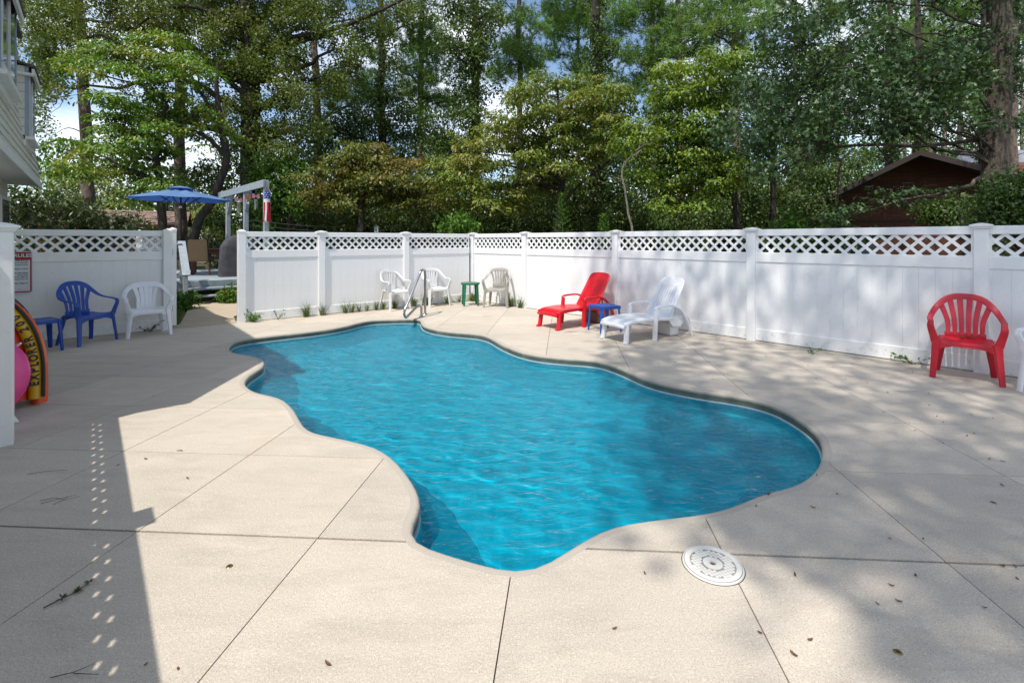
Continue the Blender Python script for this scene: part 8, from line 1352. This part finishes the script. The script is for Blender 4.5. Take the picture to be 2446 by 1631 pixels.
# evergreen shrubs between the house and the fence
for lab, px, py, Y, sx, sz, n in (('tall dark evergreen shrub against the house corner', 60, 520, 9.3, .8, .55, 26), ('broad evergreen shrub above the shaded fence panel', 165, 515, 10.2, .8, .40, 26), ('low evergreen shrub left of the parasol pole', 275, 538, 10.8, .7, .24, 20)):
    p = at(px, py, Y); bush('evergreen_shrub', lab, tuple(p), (sx, .7, sz), n, 'dark_shrub_leaf', .15, 8.5, 'hang', 'narrow', 'evergreen shrubs behind the shaded fence', r=.27)
    bush_c = [(p.x+random.uniform(-.8, .8), p.y+random.uniform(-.3, .5), random.uniform(.3, 1.5), .4) for _ in range(14)]
    part('foliage', crown_mesh('foliage', bush_c, 'hang', .15, 6., 'narrow', (0, 0, 0)), bpy.data.objects[[o.name for o in COL.objects if o.name.startswith('evergreen_shrub')][-1]], 'dark_shrub_leaf', loc=(-p.x, -p.y, 0))
p = at(2425, 500, 8.2); bush('leafy_shrub', 'green leafy shrub behind the fence at the right edge', tuple(p), (.50, .5, .50), 26, 'ivy_leaf', .075, 8.)
p = at(2300, 510, 11.); bush('leafy_shrub', 'dark shrub at the foot of the massive oak', tuple(p), (.75, .5, .36), 24, 'shrub_leaf', .09, 8.)
p = at(1090, 540, 13.6); bush('leafy_shrub', 'fresh green shrub peeping over the left fence near the corner', tuple(p), (.55, .5, .28), 14, 'bright_leaf', .13, 7., r=.26)
p = at(1880, 545, 13.); bush('leafy_shrub', 'mid-green shrub over the fence left of the cabin window', tuple(p), (.45, .5, .5), 14, 'bright_leaf', .12, 7., r=.28)
p = at(2030, 560, 13.); bush('leafy_shrub', 'low green shrub in front of the cabin wall', tuple(p), (.6, .4, .30), 12, 'shrub_leaf', .12, 7., r=.26)
# tall feathery weeds
def feather(label, px, pyt, Y, w):
    p = at(px, pyt, Y); t = thing('tall_weed', label, 'weed', (p.x, p.y, 0), group='tall feathery weeds'); H_ = p.z
    part('stem', tubes_mesh('stem', [(np.array([[0, 0, 0], [.02, 0, H_*.5], [0, 0, H_]]), np.array([.012, .008, .003]))], 5), t, 'tuft_blade')
    pos, D, N0, sz = [], [], [], []
    for k in range(90):
        z = H_*(.35+.65*k/90); L = w*(1-(k/90.)**1.3)+.04; a = k*2.4; d = np.array([math.cos(a), math.sin(a), .45])
        for q in range(9):
            pos.append(np.array([0, 0, z])+d*L*(q+1)/9.); dd = d+RNG.normal(size=3)*.5; D.append(dd); N0.append(np.array([0, 0, 1.])+RNG.normal(size=3)*.3); sz.append(.085)
    co, k_, f = leaf_cloud(np.array(pos), np.array(D), np.array(N0), np.array(sz), 'narrow'); part('foliage', np_mesh('foliage', co, k_, f), t, 'bright_leaf')
feather('tall feathery green weed above the short corner panel', 1342, 462, 13.4, .30); feather('shorter feathery weed left of the bare sapling', 1442, 512, 12.6, .24)

# mid-distance broadleaf trees that close the gaps behind the dogwoods
for k, (px, Y, z0, z1, lab) in enumerate(((820, 31, 2, 8, 'dark broadleaf tree behind the bronze dogwood'), (1060, 32, 2, 8.5, 'dark broadleaf tree behind the ivy trunk left of the sky gap'), (1290, 33, 3, 9, 'dark broadleaf tree behind the left half of the tan-tipped dogwood'), (1440, 32, 3, 11.5, 'dark broadleaf tree behind the heavy ivy-clad trunk'), (1580, 34, 3, 11, 'dark broadleaf tree between the tan-tipped and lime-green dogwoods'), (1720, 33, 3, 12, 'dark broadleaf tree behind the lime-green dogwood'), (1850, 34, 3, 13, 'dark broadleaf tree behind the tips of the right oak limbs'), (1960, 33, 3, 11, 'dark broadleaf tree behind the left slope of the cabin'))):
    T = bole(px, px+4, Y, .16, .05, z1); sx = 2.3
    cl = [(T[0][0]+random.gauss(0, .5)*sx, Y+random.gauss(0, .5)*1.6, z0+(z1-z0)*random.random(), random.uniform(.6, 1.0)) for _ in range(56)]
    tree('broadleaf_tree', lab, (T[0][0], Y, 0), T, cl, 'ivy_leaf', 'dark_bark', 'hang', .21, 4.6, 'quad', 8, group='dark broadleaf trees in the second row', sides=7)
# far woods: single far trees, then the mass behind them
fr_ = CL['far_right']; 
for k, (px, Y, lab) in enumerate(((2000, 42., 'far sunlit tree left of the cabin ridge'), (2200, 44., 'far sunlit tree above the right slope of the cabin'), (2290, 40., 'pale-trunked far tree between cabin ridge and massive oak'), (2440, 43., 'far sunlit tree at the right edge beyond the brick house'))):
    T = bole(px, px+3, Y, .17, .06, 20); cl = [(T[0][0]+random.uniform(-3, 3), Y+random.uniform(-2, 2), random.uniform(2.5, 19), random.uniform(.8, 1.4)) for _ in range(46)]
    tree('far_tree', lab, (T[0][0], Y, 0), T, cl, 'bright_leaf', 'pale_bark', 'hang', .28, 4.2, 'quad', 8, group='far sunlit trees on the right', sides=7)
for k, (px, Y) in enumerate(((2162, 38), (2258, 39), (2296, 41), (2222, 36), (2425, 37), (2140, 40))):
    T = bole(px, px+random.uniform(-6, 6), Y, .16, .06, 19)
    tree('far_pine', 'slim bare far pine '+['left of the cabin ridge', 'pale and right of the cabin ridge', 'beside the dark ivy trunk left of the massive oak', 'just above the cabin ridge', 'grey and right of the massive oak', 'grey and second left of the cabin ridge'][k], (T[0][0], Y, 0), T, [(T[-1][0]+random.uniform(-1.5, 1.5), Y+random.uniform(-1.5, 1.5), random.uniform(14, 19), .9) for _ in range(14)], 'pine_needle', 'pale_bark' if k in (1, 4) else 'pine_bark', 'pine', group='slim far trunks on the right', sides=7, limbs=5, cat='tree', zmin=.6)
fl_ = CL['far_left']
T = [(-22.5, 31, -.1, .2), (-22.3, 31, 3, .14), (-22., 31, 6, .05)]
tree('far_dogwood', 'far orange-tinged tree right of the house', (-22.5, 31, 0), T, fl_+[(-25+random.uniform(-4, 9), 31+random.uniform(-1.5, 1.5), random.uniform(.8, 4.2), .9) for _ in range(44)], 'tan_dogwood_leaf', 'dark_bark', 'layer', .22, 5., 'quad', 10)
def mass(name, x0, x1, Y, z1, n, mat, leaf, gap=None, jy=3.):
    x = RNG.uniform(x0, x1, n); z = RNG.uniform(0, 1, n)**1.15*(z1*(.72+.28*np.sin(x*.55)+.12*np.sin(x*1.9))); y = Y+RNG.normal(size=n)*jy
    co, k, f = leaf_cloud(np.stack([x, y, z], 1), RNG.normal(size=(n, 3)), RNG.normal(size=(n, 3))*.6+np.array([0, -.3, .7]), leaf*RNG.uniform(.6, 1.3, n), 'quad')
    tag(part(name, np_mesh(name, co, k, f), None, mat), {'thicket': 'dark thicket filling the ground behind the fence trees', 'far_woods': 'far green woods closing the view between the trunks'}[name], 'woods', kind='stuff')
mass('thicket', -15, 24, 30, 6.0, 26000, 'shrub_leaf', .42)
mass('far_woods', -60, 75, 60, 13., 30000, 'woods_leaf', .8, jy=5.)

# oak behind the photographer: only its shade reaches the picture
SH = []
for _ in range(620):
    x, y = random.uniform(-5.5, 7.), random.uniform(-10., 3.); z = random.uniform(13., 18.)
    gx, gy = x+.30*z, y+.481*z                   # where its shade lands
    if gx < (1.45 if gy < 2.0 else .95)+.12*max(0, gy-2): continue
    SH.append((x, y, z, random.uniform(.45, .85)))
for _ in range(70):
    z = random.uniform(13., 18.); gx, gy = random.uniform(1.1, 4.2), random.uniform(.4, 3.0)
    if gx > (1.6 if gy < 2.0 else 1.05): SH.append((gx-.30*z, gy-.481*z, z, random.uniform(.4, .7)))
T = [(6.2, -4.2, -.1, .45), (6.1, -4., 2.5, .36), (5.6, -3., 6, .28), (4.6, -3.0, 11.5, .18), (3.4, -3.4, 16.5, .05)]
tree('oak_tree', 'shade oak behind the camera dappling the right of the deck', (6.2, -4.2, 0), T, SH, 'grey_oak_leaf', 'oak_bark', 'hang', .17, 2.6, 'quad', 18, limb_r=.34, zmin=.45)
# ------------------------------------------------------------------ tufts, weeds, litter
def blades(n, h, spread, w=.011, lean_=.6):
    V = []
    for _ in range(n):
        a = random.uniform(0, 2*PI); r = spread*random.random()**.7*.35; x0, y0 = r*math.cos(a), r*math.sin(a); a += random.uniform(-.6, .6); L = h*random.uniform(.6, 1.15); k = lean_*random.uniform(.3, 1.2)
        s = (-math.sin(a)*w/2, math.cos(a)*w/2)
        P = [(x0+math.cos(a)*L*k*t*t, y0+math.sin(a)*L*k*t*t, L*(t-.38*k*t*t*t)) for t in (0, .35, .7, 1.)]
        for (i, f) in ((0, 1.), (1, .9), (2, .6)): V += [(P[i][0]-s[0]*f, P[i][1]-s[1]*f, P[i][2]), (P[i][0]+s[0]*f, P[i][1]+s[1]*f, P[i][2])]
        V.append(P[3])
    return np_mesh('blades', np.array(V), 7, [(0, 1, 3, 2), (2, 3, 5, 4), (4, 5, 6)])
GT = 'grass tufts growing along the fence foot'
tuft_at = [(722, 752, .30, 34, 'large grass tuft left of the second left-fence post'), (751, 745, .26, 24, 'grass tuft touching the second left-fence post'), (805, 740, .28, 16, 'grass tuft right of the second left-fence post'), (819, 739, .24, 16, 'second grass tuft right of the second left-fence post'), (836, 737, .22, 13, 'small grass tuft below the middle of the left fence'),
           (855, 736, .20, 11, 'sparse grass tuft below the middle of the left fence'), (876, 734, .24, 14, 'grass tuft midway to the left white armchair'), (891, 732, .25, 16, 'grass tuft just left of the left white armchair'), (916, 729, .24, 22, 'grass tuft between the legs of the left white armchair'), (958, 724, .27, 30, 'thick grass tuft behind the left white armchair'),
           (988, 722, .30, 34, 'thick grass tuft seen through the handrail'), (1004, 723, .22, 14, 'grass tuft beside the upright of the handrail'), (1038, 718, .26, 18, 'dark grass tuft under the armchair behind the handrail'), (1070, 716, .22, 10, 'sparse grass tuft right of the armchair behind the handrail'), (1150, 714, .24, 22, 'grass tuft between green table and brown armchair'),
           (1163, 715, .27, 26, 'grass tuft left behind the brown armchair'), (1240, 729, .28, 30, 'grass tuft just right of the brown armchair'), (1261, 732, .28, 22, 'grass tuft on the right of the first corner post')]
for px, py, h, n, lab in tuft_at:
    c = ground_point(px, py+1)
    for org, dirv, nin in ((A_L, V_L, N_L), (B_C, U_R, N_R)):
        d = (c-org).dot(nin)
        if d < .12: c = c+nin*(.12-d)
    t = thing('grass_tuft', lab, 'grass tuft', (c.x, c.y, 0), random.uniform(0, 6), GT)
    part('blades', blades(n*2, h, h*.55), t, 'tuft_blade')
    part('seed_stems', tubes_mesh('seed_stems', [(np.array([[0, 0, 0], [.02*k, .01, h*.6], [.05*k, .02*k, h*(1.0+.1*k)]]), np.array([.0025, .002, .001])) for k in (-1, 1)], 4), t, 'tuft_blade')
def sprig(name, label, px, py, h, n, leaf, mat, group=None, wide=.6, cat='weed', yaw=0):
    c = ground_point(px, py)
    for org, nin in ((A_L, N_L), (B_C, N_R)):
        d = (c-org).dot(nin)
        if d < .12: c = c+nin*(.12-d)
    t = thing(name, label, cat, (c.x, c.y, 0), yaw, group); paths, pos, D = [], [], []
    for _ in range(n):
        a = random.uniform(0, 2*PI); L = h*random.uniform(.5, 1.1); e = np.array([math.cos(a)*L*wide, math.sin(a)*L*wide, L*random.uniform(.4, .95)])
        paths.append((np.array([[0, 0, 0], e*.5+np.array([0, 0, .12*L]), e]), np.array([.004, .003, .0015])))
        for q in range(9): f = .2+.8*q/8; pos.append(e*f+np.array([0, 0, .24*L*f*(1-f)*2])+RNG.normal(size=3)*.012); D.append(RNG.normal(size=3)+e/L*.6)
    part('stems', tubes_mesh('stems', paths, 4), t, 'tuft_blade'); N = len(pos)
    co, k, f = leaf_cloud(np.array(pos), np.array(D), RNG.normal(size=(N, 3))*.5+np.array([0, 0, .9]), leaf*RNG.uniform(.6, 1.2, N)); part('leaves', np_mesh('leaves', co, k, f), t, mat)
sprig('weed', 'bushy green weed at the foot of the right gate post', 597, 764, .22, 14, .055, 'bright_leaf')
sprig('weed', 'thin weed sprig at the base of the first left-fence panel', 653, 758, .20, 4, .04, 'bright_leaf')
sprig('weed', 'yellowish weed behind the green round table', 1110, 715, .22, 10, .05, 'dogwood_leaf')
sprig('weed', 'leafy vine sprig under the low-backed white armchair', 355, 792, .20, 6, .05, 'shrub_leaf', wide=1.1)
sprig('weed', 'straggling weed at the fence foot left of the dark red armchair', 2192, 858, .17, 5, .045, 'bright_leaf', wide=1.2)
sprig('weed', 'flat green weed growing from the slab before the right fence', 1942, 846, .07, 4, .035, 'bright_leaf', wide=1.6)
for lab, px, py, w, n in (('flowering ground plant with orange blooms right of the deck steps', 552, 722, .20, 14), ('leafy ground plant with yellow blooms at the step end', 560, 708, .12, 9), ('low green plant left of the deck steps', 437, 738, .20, 14)):
    c = ground_point(px, max(py, 715)); t = thing('ground_plant', lab, 'plant', (c.x, c.y, 0)); cl = [(random.uniform(-w, w), random.uniform(-w*.8, w*.8), random.uniform(.05, .30 if py > 705 else .55), .16) for _ in range(n)]
    part('leaves', crown_mesh('leaves', cl, 'hang', .075, 7.), t, 'bright_leaf')
    if 'bloom' in lab: tag(part('blooms', crown_mesh('blooms', [(x, y, z+.07, .08) for x, y, z, r in cl[::2]], 'hang', .05, 1.6), t, 'flower'), kind='stuff')
def turf(lab, pts, n):
    xs = [p[0] for p in pts]; ys = [p[1] for p in pts]; V = []
    def inside(x, y):
        k = False
        for i in range(len(pts)):
            (x1, y1), (x2, y2) = pts[i-1], pts[i]
            if (y1 > y) != (y2 > y) and x < (x2-x1)*(y-y1)/(y2-y1)+x1: k = not k
        return k
    while len(V) < n*3:
        x, y = random.uniform(min(xs), max(xs)), random.uniform(min(ys), max(ys))
        if not inside(x, y): continue
        a = random.uniform(0, 2*PI); L = random.uniform(.04, .10); w = .006; dx, dy = random.gauss(0, .03), random.gauss(0, .03)
        V += [(x-w*math.cos(a), y-w*math.sin(a), -.03), (x+w*math.cos(a), y+w*math.sin(a), -.03), (x+dx, y+dy, L)]
    tag(part('grass', np_mesh('grass', np.array(V), 3, [(0, 1, 2)]), None, 'bright_leaf'), lab, 'grass', kind='stuff')
turf('grass beside the path left of the gate opening', [(-6.05, 8.75), (-6.75, 9.8), (-7.4, 10.8), (-8.3, 10.3), (-6.6, 8.4)], 5000)
turf('grass beside the path behind the right gate post', [(-5.1, 9.1), (-5.5, 9.65), (-5.3, 11.2), (-6.2, 12.4), (-4.2, 11.2), (-4.6, 9.4)], 6000)
turf('grass at the foot of the fence trees', [(-14, 16), (-4, 13.6), (12, 13.6), (16, 20), (-12, 24)], 14000)

# litter on the slabs: curled leaves and bits of twig, each a thing
def leaf_mesh(k):
    bm = BM(); L, w = (.030, .012) if k == 0 else (.022, .014) if k == 1 else (.05, .006)
    A = []
    for i in range(5):
        t = i/4; x = -L+2*L*t; z = .003+.010*(2*t-1)**2*(1 if k != 2 else .3); ww = w*math.sin(PI*(.08+.84*t)); A.append((bm.verts.new((x, -ww, z+.005)), bm.verts.new((x, 0, z)), bm.verts.new((x, ww, z+.004))))
    for a, b in zip(A, A[1:]): bm.faces.new((a[0], a[1], b[1], b[0])); bm.faces.new((a[1], a[2], b[2], b[1]))
    solid(bm, geom=bm.faces[:], thickness=.0015); me = bpy.data.meshes.new('fallen_leaf'); bm.to_mesh(me); bm.free(); me.materials.append(MATS['dead_leaf']); return me
LM = [leaf_mesh(k) for k in range(3)]
Lpx = [(1835, 1182), (1806, 1209), (1942, 1213), (2000, 1181), (1951, 1136), (1836, 1180), (2125, 1287), (2205, 1288), (1899, 1374), (2129, 1399), (2096, 1443), (2147, 1437), (2187, 1376), (2352, 1452), (2395, 1353), (2425, 1354), (2430, 1383), (2394, 1160), (2253, 1059), (2327, 1036), (2310, 1042), (2185, 1029), (2253, 1009), (2238, 995), (2219, 968), (2320, 991), (2372, 1000), (2363, 1097), (2395, 1103), (2218, 940), (2120, 938), (2110, 986), (1935, 1529), (1896, 1564), (1815, 1512), (426, 1077), (348, 1097), (433, 1077), (448, 1143), (282, 1112), (366, 946), (348, 1588), (425, 1598), (1540, 1370), (1468, 1502), (783, 1587), (1660, 868), (1612, 866), (1573, 868), (1795, 862), (1702, 905), (1930, 873), (1990, 878), (2020, 905), (2072, 915), (1118, 765), (2180, 890), (2213, 878), (1745, 838), (1830, 852), (1950, 905), (2300, 940), (2035, 870)]
for px, py in Lpx:
    c = ground_point(px, py); o = bpy.data.objects.new('fallen_leaf', random.choice(LM[:2])); COL.objects.link(o); o.location = (c.x, c.y, .002); o.rotation_euler = (0, 0, random.uniform(0, 6)); s = random.uniform(.30, .52); o.scale = (s, s, s)
    tag(o, 'small curled brown dead leaf lying on the concrete deck', 'leaf', 'dead leaves scattered on the deck')
c = ground_point(2352, 812); 
for k in range(4):
    o = bpy.data.objects.new('fallen_leaf', LM[2]); COL.objects.link(o); b = Vector((5.02, 5.33, .424)); o.location = b+Vector((.06*k-.06, .03*(k % 2), .0)); o.rotation_euler = (0, 0, .5+k*.5); o.scale = (1.3, 1.3, 1.3)
    tag(o, 'long dark dead leaf lying on the dark red armchair seat', 'leaf', 'dead leaves on the red armchair')
def twig(label, px, py, pts, r=.0035, needles=0, mat='dead_twig'):
    r *= .5; pts = [[(x*.8, y*.8) for x, y in q] for q in pts]; c = ground_point(px, py); t = thing('fallen_twig', label, 'twig', (c.x, c.y, .003)); paths = []
    for q in pts: P = np.array([[x, y, .004+.004*(i % 2)] for i, (x, y) in enumerate(q)]); paths.append((P, np.linspace(r, r*.5, len(P))))
    part('stem', tubes_mesh('stem', paths, 5), t, mat)
    if needles:
        Q = paths[0][0]; pos = np.array([Q[int(i)] for i in RNG.uniform(1, len(Q)-.01, needles)]); D = unit(RNG.normal(size=(needles, 3))); D[:, 2] = np.abs(D[:, 2])*.5
        co, k, f = leaf_cloud(pos, D, np.tile([0, 0, 1.], (needles, 1)), np.full(needles, .022), 'narrow'); part('needles', np_mesh('needles', co, k, f), t, 'shrub_leaf')
twig('green pine sprig lying in the shade at lower left', 166, 1424, [[(-.05, -.09), (-.01, -.03), (.02, .03), (.025, .09)]], .006, 60)
twig('tangle of thin twigs on the shaded slab at left', 136, 1198, [[(-.12, 0), (-.04, .03), (.05, .01), (.12, .05)], [(-.08, -.04), (0, .02), (.07, .08)], [(.02, -.05), (.05, .01), (.02, .07)]], .0028)
twig('thin dry twig at the lower left corner of the deck', 175, 1612, [[(-.08, -.02), (0, .0), (.05, .05)], [(0, 0), (.12, -.01)]], .003)
twig('dry twig on the shaded slab below the gate post', 110, 1130, [[(-.12, -.03), (0, .01), (.14, .04)]], .003)
twig('short twig near the pool corner by the handrail', 1165, 756, [[(-.12, -.01), (0, 0), (.12, .03)]], .004)
